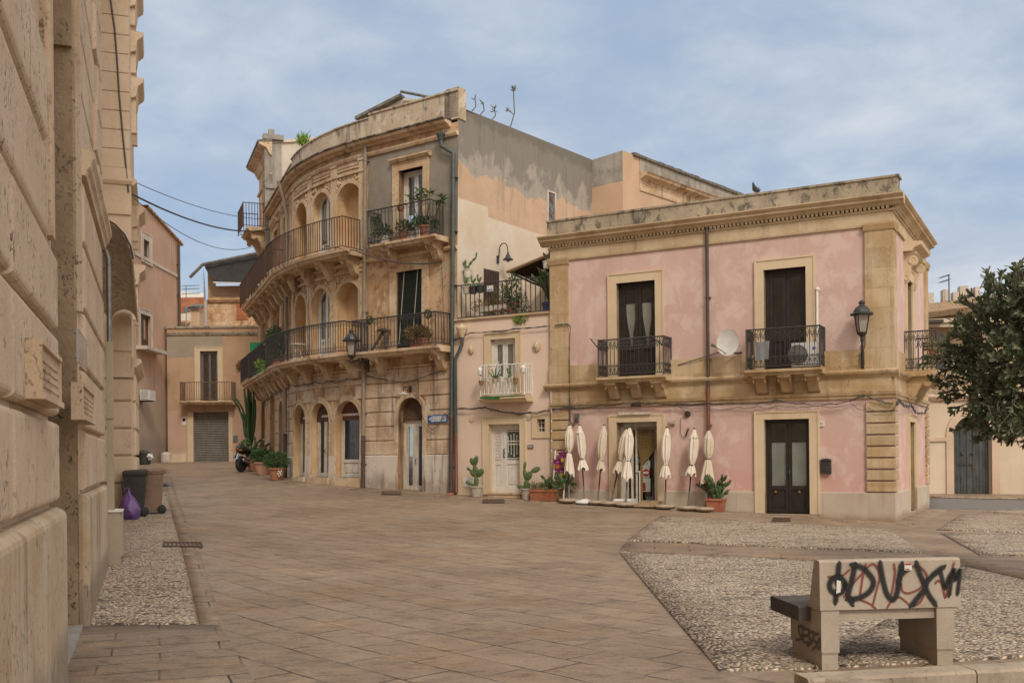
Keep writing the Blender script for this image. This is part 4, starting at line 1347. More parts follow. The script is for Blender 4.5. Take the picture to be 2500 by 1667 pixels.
# balconies
NB = .60
for k, (x0, x1, w_, y) in enumerate(((1458.5, 1622, w1, 930), (1820.5, 2004, w2, 917))):
 a, b = FP.U(x1, NB), FP.U(x0, NB)
 cs = [a + (b - a) * t for t in (.14, .5, .84)]
 balcony(PK, FP, a - .03, b + .03, 3.64, NB, .14, 'tuff', 'darkiron', .97, 'scroll', corbels=cs, ch=.42, cw=.26)
a, b = FR_.U(2213, .3, 880) - .15, FR_.U(2213, .3, 880) + 1.75
balcony(PK, FR_, rw[0] - .42, rw[1] + .5, 3.64, .8, .14, 'tuff', 'darkiron', .97, 'scroll', corbels=(rw[0] - .2, rw[1] + .25), ch=.6, cw=.2)
# drainpipe in two colours
u = FP.U(1730, .1)
pipe(PK, FP, u, 3.3, 7.3, .042, 'pipebrown', .10)
pipe(PK, FP, u + .005, .1, 3.3, .045, 'piperust', .10)
# white conduit by the window
u = FP.U(1997.5, .07)
mb = MB()
z1 = FP.Z(1997, 708, .07)
mb.tube([FP.pt(u, 3.7, .07), FP.pt(u, z1, .07)], .035, 7)
mb.ell(FP.pt(u - .01, z1 + .02, .07), (.055, .055, .055), 8, 6)
smooth_by(mb.build('conduit', MT['whiteiron'], PK))
# ------------------------------------------------------------ things on the pink house
def number_tile(F, x, y, sz, s, label, n=.02, mat='signwhite', frame='signblue'):
 u, z = F.at(x, y, n)
 T = MB()
 T.fbox(F, u - sz / 2, u + sz / 2, z - sz / 2, z + sz / 2, n - .02, n + .012)
 o = F.pt(u, z, n + .012)
 text_mesh(T, s, sz * .74, lambda x_, y_: F.pt(u - x_, z + y_, n + .0145) if F.n.dot(Vector((0, -1))) > 0 and F is not FR_ else F.pt(u + x_, z + y_, n + .0145), 1, .85)
 ob = T.build('house_number', [MT[mat], MT['ink']], None, org=o)
 return tag(ob, label, 'house number')
number_tile(FP, 2005.5, 1034, .125, '41', 'small white tile reading 41 beside the dark glazed door')
# letter box
u, z = FP.at(2017.5, 1137, .02)
LB = MB()
o = FP.pt(u, z, 0)
pts = [(u - .115, z - .18), (u + .115, z - .18), (u + .115, z + .13)] + [(u + .115 * math.cos(t), z + .13 + .05 * math.sin(t)) for t in [math.pi * i / 8 for i in range(1, 8)]] + [(u - .115, z + .13)]
T = thing('letter_box', 'dark grey metal letter box with arched top on the pink wall', 'letter box', o)
LB.fprism(FP, pts, -.03, .10)
smooth_by(LB.build('box', MT['steel'] if False else MT['castiron'], T), 30)
LB = MB()
LB.fprof(FP, u - .13, u + .13, [(.08, z + .13), (.12, z + .12), (.12, z + .145), (.08, z + .16)])
LB.build('lid', MT['castiron'], T)
LB = MB()
LB.fbox(FP, u - .08, u + .08, z - .12, z - .02, .095, .108)
LB.fbox(FP, u - .08, u + .08, z + .03, z + .06, .095, .112)
LB.tube([FP.pt(u - .05, z - .05, .108), FP.pt(u, z - .075, .12), FP.pt(u + .05, z - .05, .108)], .008, 4)
LB.build('door_panel', MT['darkiron'], T)
def lantern(name, label, base, top_c, arm, s=1.0):
 """six... four sided street lantern: base = wall point, top_c = centre of the glass, arm = list of arm points"""
 T = thing(name, label, 'street lamp', base, 'wall street lanterns')
 c = Vector(top_c)
 mb = MB()
 rb, rt, h = .115 * s, .185 * s, .42 * s
 def ring(r, z, k=4):
  return [c + Vector((math.cos(math.pi / 4 + math.pi / 2 * i) * r, math.sin(math.pi / 4 + math.pi / 2 * i) * r, z)) for i in range(k)]
 a, b = ring(rb, -h / 2), ring(rt, h / 2)
 for p, q in zip(a, b):
  mb.tube([p, q], .013 * s, 4)
 for rg in (a, b):
  mb.tube(rg, .015 * s, 4, closed=True)
 mb.lathe(c + Vector((0, 0, h / 2)), [(.265 * s, -.01), (.27 * s, .02 * s), (.20 * s, .05 * s), (.185 * s, .10 * s), (.14 * s, .17 * s), (.065 * s, .22 * s), (.05 * s, .25 * s), (.075 * s, .27 * s), (.07 * s, .30 * s), (.03 * s, .33 * s), (.0001, .35 * s)], 12)
 for p in ring(.25 * s, h / 2 + .03):
  mb.ell(p, (.018 * s, .018 * s, .03 * s), 5, 4)
 mb.lathe(c + Vector((0, 0, -h / 2)), [(.13 * s, 0), (.10 * s, -.05 * s), (.045 * s, -.10 * s), (.035 * s, -.16 * s), (.05 * s, -.18 * s), (.025 * s, -.22 * s)], 8)
 mb.build('lantern_cage', MT['lampmetal'], T)
 g = MB()
 a, b = ring(rb * .93, -h / 2), ring(rt * .93, h / 2)
 g.add(a + b, [(i, (i + 1) % 4, 4 + (i + 1) % 4, 4 + i) for i in range(4)])
 g.build('lamp_glass', MT['lampglass'], T)
 g = MB()
 for pts, r in arm:
  g.tube(pts, r, 6)
 smooth_by(g.build('bracket', MT['lampmetal'], T), 50)
 return T
u, z = FP.at(2104, 790, .35)
c = FP.pt(u, z, .35)
wz = z - .35
wu = FP.U(2108, .05)
arm = [([FP.pt(wu, z - 1.05, .04), FP.pt(wu, z - .95, .08), FP.pt(wu, z - .7, .10), FP.pt(wu, z - .62, .06)], .04),
  ([FP.pt(wu, z - .95, .07), FP.pt(wu, z - .72, .22), FP.pt(u, z - .58, .34), c + Vector((0, 0, -.4))], .022),
  ([FP.pt(wu, z - .62, .08), FP.pt(wu, z - .50, .2), FP.pt(u, z - .47, .33)], .018)]
arm.append(([FP.pt(u, z - .56, .34) + Vector((0, 0, .05 * math.sin(t))) + (FP.pt(.05 * math.cos(t), 0, 0) - FP.pt(0, 0, 0)) for t in [i * .9 for i in range(8)]], .012))
lantern('street_lantern', 'black street lantern high on the pink house near its yellow corner stones', FP.pt(wu, z - .8, 0), c, arm, .98)
# satellite dish
du, dz = FP.at(1777.5, 836, .45)
dc = FP.pt(du, dz, .45)
T = thing('satellite_dish', 'cream satellite dish on the pink wall between the two balconies', 'satellite dish', FP.pt(FP.U(1805), dz - .25, .02))
ax = Vector((-.85, -.78, .22)).normalized()
mb = MB()
mb.lathe(dc, [(0.0001, -.045), (.10, -.042), (.20, -.026), (.31, 0), (.318, .008), (.31, .004), (.2, -.018), (.10, -.034), (.0001, -.037)], 24, axis=ax, sy=1.12)
smooth_by(mb.build('dish', MT['signwhite'], T), 40)
mb = MB()
lnb = FP.at(1740, 842, .55)
lp = FP.pt(lnb[0], lnb[1], .62)
mb.tube([dc - ax * .05, dc + Vector((0, 0, -.30)) + ax * .03, lp], .012, 5)
mb.build('feed_arm', MT['castiron'], T)
mb = MB()
mb.lathe(lp - ax * .04, [(.035, -.04), (.045, 0), (.035, .09)], 8, axis=-ax)
mb.build('receiver', MT['steel'], T)
mb = MB()
mb.tube([dc - ax * .06, FP.pt(FP.U(1792), dz - .20, .30), FP.pt(FP.U(1800), dz - .24, .1), FP.pt(FP.U(1812), dz - .22, .0)], .022, 6)
mb.build('wall_bracket', MT['castiron'], T)
# air conditioner and towel on the right balcony
a0, b0 = FP.U(1978, .35), FP.U(1937, .35)
T = thing('air_conditioner', 'white air conditioner unit standing on the balcony above the door numbered 41', 'air conditioner', FP.pt((a0 + b0) / 2, 3.65, .3))
mb = MB()
mb.fbox(FP, a0 - .27, b0, 3.68, 4.24, .20, .48)
mb.build('casing', MT['whiteplastic'], T)
mb = MB()
cc = FP.pt((a0 + b0) / 2 + .05, 3.96, .484)
nrm = FP.pt(0, 0, 1) - FP.pt(0, 0, 0)
mb.lathe(cc, [(.235, 0), (.235, .012), (.19, .012), (.06, .02), (.0001, .02)], 20, axis=nrm)
mb.build('fan_grille', MT['steel'], T)
mb = MB()
for k in (3.66,):
 mb.fbox(FP, a0 - .2, b0 - .04, 3.645, 3.682, .22, .46)
mb.build('foot', MT['castiron'], T)
mb = MB()
mb.fpoly(FP, [(a0 - .1, 4.13), (a0 - .2, 4.09), (a0 - .09, 4.05)], .483)
mb.build('logo', MT['signblue'], T)
u0, z1 = FP.at(1877.5, 832, .62)
u1, z0 = FP.at(1845, 879, .62)
mb = MB()
vs, fs = [], []
for j in range(9):
 for i in range(9):
  t = j / 8
  vs.append(FP.pt(u0 + (u1 - u0) * i / 8 + .02 * t, z1 - (z1 - z0) * t + .015 * math.sin(i * .8), .585 + .012 * math.sin(i * 1.3 + t * 2) + .01 * t))
for j in range(8):
 for i in range(8):
  k = j * 9 + i
  fs.append((k, k + 1, k + 10, k + 9))
mb.add(vs, fs)
tag(mb.build('towel', MT['clothgrey'], None, smooth=True, org=FP.pt((u0 + u1) / 2, z1, .6)), 'grey towel hung over the railing of the balcony with the air conditioner', 'towel')
# clothes line arms on the left balcony
T = thing('clothes_line', 'wire clothes line on two iron arms over the balcony with white tied curtains', 'clothes line', FP.pt(FP.U(1540), 4.6, .5))
mb = MB()
pa = [FP.at(1451, 829, .75), FP.at(1461, 852, .6)]
pb = [FP.at(1595, 819, .75), FP.at(1618, 843, .6)]
mb.tube([FP.pt(*pa[0], 1.0), FP.pt(*pa[1], .56)], .014, 5)
mb.tube([FP.pt(*pb[0], 1.0), FP.pt(*pb[1], .56)], .014, 5)
mb.build('arm', MT['darkiron'], T)
mb = MB()
for t in (.05, .35, .65, .9):
 A = FP.pt(*pa[0], 1.0).lerp(FP.pt(*pa[1], .56), t)
 B_ = FP.pt(*pb[0], 1.0).lerp(FP.pt(*pb[1], .56), t)
 mb.tube(sag(A, B_, .06), .004, 4)
mb.build('wire', MT['cablegrey'], T)
# iron table and chair with flower pots seen on the side balcony
T = thing('bistro_chair', 'slatted folding chair on the side balcony of the pink house', 'chair', FR_.pt(rw[1] + .2, 3.65, .4))
mb = MB()
ub = rw[1] + .12
for n_ in (.25, .6):
 mb.tube([FR_.pt(ub - .1, 3.65, n_), FR_.pt(ub + .3, 4.5, n_)], .012, 4)
 mb.tube([FR_.pt(ub + .3, 3.65, n_), FR_.pt(ub - .15, 4.1, n_)], .012, 4)
mb.build('frame', MT['darkiron'], T)
mb = MB()
for i in range(4):
 mb.fbox(FR_, ub - .15 + i * .09, ub - .08 + i * .09, 4.08, 4.10, .22, .63)
mb.build('seat', MT['darkwood'], T)
mb = MB()
for i in range(3):
 mb.fbox(FR_, ub + .2, ub + .22, 4.28 + i * .08, 4.33 + i * .08, .22, .63)
mb.build('backrest', MT['darkwood'], T)
def pot(mb, c, r, h, taper=.72, rim=.06, mi=0, k=18, rimw=1.1):
 mb.lathe(c, [(r * taper, 0), (r * .97, h * (1 - rim * 2.2)), (r * rimw, h * (1 - rim * 2)), (r * rimw, h), (r * .92, h), (r * .86, h * .88), (.0001, h * .87)], k, mi)
def spray(mb, c, rad, n, L, W, oval=False, droop=.2, mi=0, out=1.0):
 """leaves through a crown volume"""
 c = Vector(c)
 for _ in range(n):
  d = Vector((rnd(-1, 1), rnd(-1, 1), rnd(-1, 1)))
  if d.length > 1 or d.length < .15:
   continue
  p = c + Vector((d.x * rad[0], d.y * rad[1], d.z * rad[2]))
  dr = (d * out + Vector((rnd(-.7, .7), rnd(-.7, .7), rnd(-.3, .9) - droop)))
  l_ = L * rnd(.65, 1.2)
  if oval:
   mb.oleaf(p, dr, l_, W * rnd(.8, 1.2), (rnd(-.5, .5), rnd(-.5, .5), 1), mi)
  else:
   mb.leaf(p, dr, l_, W * rnd(.8, 1.2), None, mi)
def stems(mb, c, top, n, rad, r=.006):
 for _ in range(n):
  a = rnd(0, 6.28)
  q = rad * math.sqrt(rnd(0, 1))
  e = Vector(top) + Vector((math.cos(a) * q, math.sin(a) * q, rnd(-.1, .05)))
  m_ = Vector(c).lerp(e, .5) + Vector((rnd(-.03, .03), rnd(-.03, .03), 0))
  mb.tube([c, m_, e], r, 4)
def potted(name, label, cat, base, r, h, potmat, crown, leafmat_, n, L, W, group=None, oval=False, taper=.72, cz=None, stemsn=8, rimw=1.1, sq=None, out=1.0):
 T = thing(name, label, cat, base, group)
 b = Vector(base)
 mb = MB()
 if sq:
  lx, ly, rz = sq
  mb.box(b + Vector((0, 0, h / 2)), (lx * .86, ly * .86, h), rz, tz=(1.12, 1.12))
  mb.box(b + Vector((0, 0, h - .02)), (lx * 1.04, ly * 1.04, .045), rz)
 else:
  pot(mb, b, r, h, taper, rimw=rimw)
 smooth_by(mb.build('pot', MT[potmat], T), 35)
 mb = MB()
 cz = h + crown[2] * .75 if cz is None else cz
 spray(mb, b + Vector((0, 0, cz)), crown, int(n * 2.4), L * 1.1, W * 1.5, oval, out=out)
 mb.build('foliage', MT[leafmat_], T)
 mb = MB()
 stems(mb, b + Vector((0, 0, h * .9)), b + Vector((0, 0, cz)), stemsn, min(crown[0], crown[1]) * .6)
 mb.build('stem', MT['bark'], T)
 return T
p = FR_.at(2278, 852, .85)
for (x, y, lab) in ((2275, 856, 'small clay pot of herbs hooked on the side balcony of the pink house'), (2291, 866, 'second clay pot hooked on the side balcony rail nearer the tree')):
 uu, z_ = FR_.at(x, y, .9)
 potted('flower_pot', lab, 'flower pot', FR_.pt(uu, z_ - .16, .95), .13, .2, 'terra_red', (.16, .16, .13), 'leafolive', 90, .08, .02, 'pots on the side balcony')
# ------------------------------------------------------------ small pale house with a roof terrace
LH = thing('small_house', 'narrow pale pink house with white doors and a planted roof terrace', 'house', FL.pt(1.6, 0, -2))
LL = 3.22
ZT = 5.5
wl = (FL.U(1260.5), FL.U(1199), 3.30, FL.Z(1230, 827))
dl = (FL.U(1269), FL.U(1193.5), .60, FL.Z(1230, 1035))
wsm = (FL.U(1332, y=1040), FL.U(1311.7, y=1040), FL.Z(1320, 1053), FL.Z(1320, 1022.5))
mb = MB()
wall(mb, FL, 0, LL, -.3, ZT, [wl, dl, wsm], .24, 0, 1)
mb.add([FL.pt(0, 5.25, -.25), FL.pt(LL, 5.25, -.25), FL.pt(LL, 5.25, -4.2), FL.pt(0, 5.25, -4.2)], [(0, 1, 2, 3)], 1)
mb.fquad(FL, 0, LL, 5.2, ZT, -.22)
mb.build('wall', [MT['cream'], MT['creamtrim']], LH)
mb = MB()
mb.fbox(FL, 0, dl[0] - .22, -.3, .72, -.01, .025)
mb.fbox(FL, dl[1] + .22, LL, -.3, .80, -.01, .025)
mb.split('plinth', MT['creamtrim'], LH)
mb = MB()
u = -.05
while u < LL - .05:
 e = min(u + .42, LL - .03)
 mb.fprof(FL, u + .004, e, [(-.26, ZT), (.05, ZT), (.07, ZT + .025), (.07, ZT + .07), (-.26, ZT + .085)])
 u += .42
mb.build('coping', MT['tuff_plain'], LH)
mb = MB()
surround(mb, FL, dl[0], dl[1], .55, dl[3], .2, .035, top=.22)
surround(mb, FL, wl[0], wl[1], 3.3, wl[3], .19, .03, top=.2)
mb.fbox(FL, wsm[0] - .16, wsm[0], wsm[2] - .18, wsm[3] + .17, -.01, .035)
mb.fbox(FL, wsm[1], wsm[1] + .16, wsm[2] - .18, wsm[3] + .17, -.01, .035)
mb.fbox(FL, wsm[0], wsm[1], wsm[2] - .18, wsm[2], -.01, .033)
mb.fbox(FL, wsm[0], wsm[1], wsm[3], wsm[3] + .17, -.01, .033)
mb.split('surround', MT['creamtrim'], LH)
mb = MB()
mb.fbox(FL, dl[0] - .02, dl[1] + .03, -.2, .56, -.2, .08)
mb.fbox(FL, dl[0] - .04, dl[1] + .05, .56, .61, -.2, .11)
mb.build('doorstep', MT['bamboo'] if False else MT['oldpale'], LH)
wo_ = joinery(LH, FL, *wl, -.10, 'whitewood', 2, .52, fw=.07, lw=.075, name='window', curtain=(.6, 1.72, 'netcurtain', 'flat'))
# front door: louvred leaf and grilled glass leaf
mb = MB()
a, b, c, d = dl
s = a + (b - a) * .63
n = -.17
mb.fbox(FL, a, b, d - .06, d, n - .05, n + .01)
mb.fbox(FL, s + .005, b, c + .01, d - .06, n - .05, n - .02)
for p, q in ((s + .005, s + .09), (b - .1, b)):
 mb.fbox(FL, p, q, c + .01, d - .06, n - .02, n)
for z0, z1 in ((c + .01, c + .16), (c + .78, c + .90), (d - .14, d - .06)):
 mb.fbox(FL, s + .09, b - .1, z0, z1, n - .02, n)
mb.fbox(FL, s + .13, b - .14, c + .2, c + .74, n - .02, n - .006)
ob = mb.build('louvred_leaf', MT['whitewood'], LH)
mb = MB()
z = c + .92
while z < d - .15:
 mb.fprof(FL, s + .09, b - .1, [(n - .03, z + .03), (n - .005, z), (n + .003, z + .008), (n - .022, z + .04)])
 z += .043
mb.build('slats', MT['whitewood'], ob)
mb = MB()
for p, q in ((a, a + .06), (s - .10, s)):
 mb.fbox(FL, p, q, c + .01, d - .06, n - .05, n)
for z0, z1 in ((c + .01, c + .18), (c + .80, c + .92), (d - .16, d - .06)):
 mb.fbox(FL, a + .06, s - .10, z0, z1, n - .05, n)
mb.fbox(FL, a + .06, s - .1, c + .18, c + .80, n - .05, n - .025)
mb.fbox(FL, a + .11, s - .15, c + .24, c + .74, n - .025, n - .008)
mb.fquad(FL, a + .06, s - .1, c + .92, d - .16, n - .07, 1)
ob = mb.build('door', [MT['whitewood'], MT['netcurtain']], LH)
mb = MB()
mb.fquad(FL, a + .06, s - .1, c + .92, d - .16, n - .04)
mb.build('pane', MT['glassdark'], ob)
mb = MB()
z0, z1 = c + .94, d - .18
for z in (z0 + .02, z0 + .42, z1 - .3, z1 - .02):
 mb.fbox(FL, a + .06, s - .1, z - .012, z + .012, n - .02, n + .0)
k = 5
for i in range(k):
 u = a + .06 + (s - .16 - a) * (i + .5) / k
 mb.tube([FL.pt(u, z0 + .1 + .06 * abs(i - 2), n - .01), FL.pt(u, z1 - .12 + .04 * (2 - abs(i - 2)) - .08, n - .01)], .009, 5)
 for z in (z0 + .09 + .06 * abs(i - 2), z1 - .2 + .04 * (2 - abs(i - 2)) + .01):
  mb.ell(FL.pt(u, z, n - .01), (.018, .018, .022), 6, 5)
mb.build('grille', MT['whiteiron'], ob)
mb = MB()
hz = c + 1.12
mb.tube([FL.pt(s - .04, hz + .12, n), FL.pt(s - .02, hz + .08, n + .04), FL.pt(s - .06, hz, n + .05), FL.pt(s - .02, hz - .08, n + .04), FL.pt(s - .04, hz - .14, n)], .014, 5)
mb.build('handle', MT['darkiron'], ob)
# small barred window
mb = MB()
a, b, c, d = wsm
mb.fquad(FL, a, b, c, d, -.22, 1)
for i in (1, 2):
 u = a + (b - a) * i / 3
 mb.tube([FL.pt(u, c, -.1), FL.pt(u, d, -.1)], .011, 5)
for t in (.3, .7):
 z = c + (d - c) * t
 mb.tube([FL.pt(a, z, -.1), FL.pt(b, z, -.1)], .011, 5)
mb.build('barred_window', [MT['whiteiron'], MT['interior']], LH)
bal = balcony(LH, FL, FL.U(1284.5, .45), FL.U(1170, .45), 3.28, .50, .16, 'creamtrim', 'whiteiron', .86, 'plain', gap=.125)
mb = MB()
ub = FL.U(1222, .5)
mb.fpoly(FL, [(FL.U(1283, .5), 3.285), (FL.U(1171, .5), 3.285), (FL.U(1172, .5), 3.24), (FL.U(1197, .5), 3.19), (FL.U(1216, .5), 3.18), (FL.U(1222, .5), 3.25), (FL.U(1283, .5), 3.26)], .506)
mb.build('turf_mat', MT['mat_green'], bal)
# rainwater hopper and pipe at the party line
uh = FL.U(1130, .12)
mb = MB()
zh = FL.Z(1130, 805, .12)
mb.lathe(FL.pt(uh, zh - .12, .14), [(.05, -.1), (.07, -.06), (.15, .12), (.155, .14), (.165, .145), (.165, .19), (.10, .22), (.07, .25), (.075, .28), (.0001, .31)], 14)
smooth_by(mb.build('hopper', MT['gilt'], LH), 40)
mb = MB()
ug = FL.U(1112.5, .1)
mb.tube([FL.pt(uh, zh - .2, .13), FL.pt(uh, zh - .42, .13), FL.pt(ug, zh - .82, .10), FL.pt(ug, 2.3, .10)], .048, 8)
smooth_by(mb.build('drainpipe', MT['pipegreen'], LH), 50)
mb = MB()
mb.tube([FL.pt(ug, 2.3, .10), FL.pt(ug, .62, .10), FL.pt(ug + .0, .58, .16)], .046, 8)
smooth_by(mb.build('drainpipe_foot', MT['piperust'], LH), 50)
# plaster masks and ornaments on the pale house
def face_mask(u, z, s, label, curly):
 T = MB()
 c = FL.pt(u, z, .03)
 ex = FL.pt(1, 0, 0) - FL.pt(0, 0, 0)
 nn = FL.pt(0, 0, 1) - FL.pt(0, 0, 0)
 M = Matrix((ex, nn, Vector((0, 0, 1)))).transposed()
 T.ell(c, (.075 * s, .06 * s, .105 * s), 12, 9, M=M)
 T.ell(c + nn * .058 * s - Vector((0, 0, .005 * s)), (.014 * s, .03 * s, .034 * s), 6, 5, M=M)
 for sg in (-1, 1):
  T.ell(c + nn * .05 * s + ex * sg * .03 * s + Vector((0, 0, .028 * s)), (.02 * s, .018 * s, .009 * s), 6, 4, M=M)
  T.ell(c + nn * .042 * s + ex * sg * .034 * s + Vector((0, 0, -.02 * s)), (.022 * s, .02 * s, .02 * s), 6, 4, M=M)
 T.ell(c + nn * .05 * s - Vector((0, 0, .05 * s)), (.026 * s, .016 * s, .009 * s), 7, 4, M=M)
 for i in range(curly):
  a = math.pi * 2 * i / curly
  T.ell(c + ex * math.cos(a) * .082 * s + Vector((0, 0, math.sin(a) * .105 * s)) + nn * .01, (.026 * s,) * 3, 6, 5, M=M)
 tag(T.build('plaster_mask', MT['gilt'], None, smooth=True, org=c), label, 'wall mask')
u, z = FL.at(1150.5, 853, .03)
face_mask(u, z, .95, 'cream plaster face mask on the pale house beside the rainwater hopper', 10)
u, z = FL.at(1310.5, 845, .03)
face_mask(u, z, 1.15, 'larger bearded cream plaster face mask on the pale house beside the yellow pilaster', 13)
u, z = FL.at(1150.5, 1023, .02)
mb = MB()
mb.lathe(FL.pt(u, z, 0), [(.085, 0), (.085, .02), (.07, .028), (.062, .018), (.035, .018), (.03, .03), (.0001, .03)], 20, axis=FL.pt(0, 0, 1) - FL.pt(0, 0, 0))
tag(mb.build('round_plaque', MT['gilt'], None, org=FL.pt(u, z, 0)), 'small round cream plaque on the pale house between its drainpipe and the white door', 'plaque')
number_tile(FL, 1288.5, 1020.5, .09, '37', 'small worn white tile reading 37 beside the white door', mat='signwhite')
u, z = FL.at(1295, 1090, .02)
mb = MB()
mb.fbox(FL, u - .085, u + .085, z - .05, z + .05, -.01, .03)
o = FL.pt(u, z, .03)
text_mesh(mb, 'B&B', .075, lambda x, y: FL.pt(u - x, z + y, .033), 1)
tag(mb.build('name_plate', [MT['steel'], MT['signwhite']], None, org=o), 'small grey lettered plate on the pale house under the little barred window', 'sign')
u0, z1 = FL.at(1130.5, 1166, .03)
u1, z0 = FL.at(1155, 1189, .03)
mb = MB()
mb.fbox(FL, u1, u0, z0, z1, -.01, .035)
mb.fbox(FL, u1 + .02, u0 - .02, z0 + .02, z1 - .02, .035, .042)
tag(mb.build('meter_hatch', MT['whiteplastic'], None, org=FL.pt(u0, z0, 0)), 'white meter hatch low on the pale house behind a potted prickly pear', 'hatch')
# white egg shaped lamps and hanging pots on the small balcony
for i, (x, y, lab) in enumerate(((1172, 904, 'white textured egg ornament on the little white balcony corner nearer the drainpipe'), (1277, 898, 'white textured egg ornament on the little white balcony corner nearer the yellow pilaster'))):
 u, z = FL.at(x, y, .47)
 mb = MB()
 o = FL.pt(u, z, .47)
 mb.lathe(o - Vector((0, 0, .10)), [(.05, -.03), (.06, 0), (.055, .03), (.072, .07), (.072, .11), (.05, .165), (.0001, .19)], 12, wob=.05)
 mb.tube([o - Vector((0, 0, .12)), FL.pt(u + .12, z - .1, .3), FL.pt(u + .15, z + .08, .02)], .008, 4)
 tag(mb.build('egg_ornament', MT['whiteplastic'], None, smooth=True, org=o), lab, 'ornament', 'egg ornaments')
def pad(mb, p, d, L, W, nrm, mi=0):
 """one cactus pad growing from p along d"""
 d = Vector(d).normalized()
 nrm = Vector(nrm)
 nrm = (nrm - d * nrm.dot(d)).normalized()
 s = d.cross(nrm)
 M = Matrix((s, nrm, d)).transposed()
 mb.ell(Vector(p) + d * L * .48, (W / 2, .018 + W * .06, L / 2), 10, 7, mi, M=M)
 return Vector(p) + d * L * .93
def prickly(mb, base, spec, nrm, up=(0, 0, 1)):
 """spec: list of (parent index or -1, side angle, L, W)"""
 tips = []
 nrm = Vector(nrm)
 side = Vector((0, 0, 1)).cross(nrm).normalized()
 for par, ang, L, W in spec:
  p = Vector(base) if par < 0 else tips[par]
  d = Vector((0, 0, 1)) * math.cos(R(ang)) + side * math.sin(R(ang)) + nrm * rnd(-.15, .15)
  tips.append(pad(mb, p, d, L, W, nrm + side * rnd(-.25, .25)))
NL = FL.pt(0, 0, 1) - FL.pt(0, 0, 0)
hang = ((1175, 935, .07, .13, 'wicker', None, 'small dark wicker pot hung on the little white balcony at its drainpipe end'),
  (1190, 927, .085, .10, 'potwhite', None, 'empty white pot between the dark wicker pot and the spiky cactus on the little balcony'),
  (1209, 930, .075, .14, 'potgrey', 'spike', 'grey pot with a dark spiky cactus hung on the little white balcony'),
  (1225, 927, .10, .15, 'potwhite', None, 'wide empty white pot at the middle of the little balcony rail'),
  (1243, 928, .08, .13, 'potgrey', 'pear', 'grey pot with a small green prickly pear hung on the little balcony'),
  (1259, 930, .075, .16, 'wicker', None, 'tan wicker pot hung on the little white balcony at its pink house end'))
for x, y, r, h, m, pl_, lab in hang:
 u, z = FL.at(x, y, .55)
 o = FL.pt(u, z - h / 2, .55)
 T = thing('hanging_pot', lab, 'flower pot', o, 'pots hung on the white balcony rail')
 mb = MB()
 pot(mb, o, r, h, .72)
 smooth_by(mb.build('pot', MT[m], T), 35)
 mb = MB()
 mb.tube([o + Vector((0, 0, h)), FL.pt(u, z + h / 2 + .03, .50), FL.pt(u, 4.15, .46)], .006, 4)
 mb.build('hook', MT['darkiron'], T)
 if pl_ == 'spike':
  mb = MB()
  for a in (-55, -25, 5, 40, 65):
   d = Vector((0, 0, 1)) * math.cos(R(a)) - FL.d.to_3d() * math.sin(R(a))
   mb.tube([o + Vector((0, 0, h)), o + Vector((0, 0, h)) + d * .12, o + Vector((0, 0, h)) + d * .24 + Vector((0, 0, .04))], .022, 6, r1=.012)
  mb.build('cactus', MT['cactusdark'], T)
 elif pl_:
  mb = MB()
  prickly(mb, o + Vector((0, 0, h * .9)), [(-1, 8, .13, .09), (0, -35, .12, .085), (0, 20, .13, .09), (1, -10, .09, .06)], NL)
  mb.build('cactus', MT['cactus'], T, smooth=True)
# two prickly pears by the door
for x, y, lab, spec in ((1162.5, 1214, 'tall prickly pear in a grey pot before the white meter hatch', [(-1, 0, .34, .17), (0, -48, .26, .17), (0, -8, .33, .18), (2, -28, .24, .17), (2, 22, .30, .15), (0, 55, .33, .19), (-1, -62, .22, .12), (6, -70, .2, .12), (1, -60, .16, .10)]),
      (1287, 1222, 'low sprawling prickly pear in a grey pot beside the long clay flower box', [(-1, 0, .28, .19), (0, -12, .33, .14), (1, 8, .22, .10), (0, 34, .30, .18), (3, 68, .3, .15), (-1, -72, .36, .14)])):
 uu = FL.U(x, .42, y)
 b = FL.pt(uu, 0, .42)
 b.z = gz(b.x, b.y) + .015
 T = thing('potted_cactus', lab, 'potted cactus', b, 'prickly pears by the white door')
 mb = MB()
 pot(mb, b, .185, .30, .72)
 smooth_by(mb.build('pot', MT['potgrey'], T), 35)
 mb = MB()
 prickly(mb, b + Vector((0, 0, .26)), spec, NL)
 mb.build('cactus', MT['cactus'], T, smooth=True)
# ------------------------------------------------------------ roof terrace
mb = MB()
path = [FL.pt(LL - .2, 0, -.06), FL.pt(.02, 0, -.06)]
railing_mesh(mb, path, ZT + .04, 1.0, .15, style='plain', posts=False)
mb.build('terrace_railing', MT['darkiron'], LH)
FPW = Fr(FB.pt(.03, 0).to_2d(), -36, left=False)
FPW.lean = LEAN      # party wall of the tall corner building
# reed roof over the terrace
T = thing('reed_pergola', 'sloping brown reed canopy over the roof terrace', 'pergola', FL.pt(1.2, 5.3, -2.2))
a = FL.pt(-.02, 8.0, -.35)
cpt = [FL.pt(1.9, FL.Z(1222, 625, -1.0) - .0, -1.6), FL.pt(.1, FL.Z(1352, 605, -.8), -.7)]
zl, zr = 7.05, 7.32
mb = MB()
for i in range(46):
 t = i / 45
 p = FL.pt(1.85 - 1.75 * t, 6.98 + .36 * t + rnd(-.02, .02), -.9 - .25 * (1 - t))
 q = FL.pt(1.6 - 1.6 * t + .05, 6.78 + .2 * t + rnd(-.03, .03), -3.4)
 mb.tube([p, p.lerp(q, .5) + Vector((rnd(-.02, .02), 0, rnd(-.04, .03))), q], rnd(.022, .034), 4)
mb.build('reeds', MT['reed'], T)
mb = MB()
mb.tube([FL.pt(1.95, 7.0, -1.12), FL.pt(-.02, 7.42, -.86)], .05, 6)
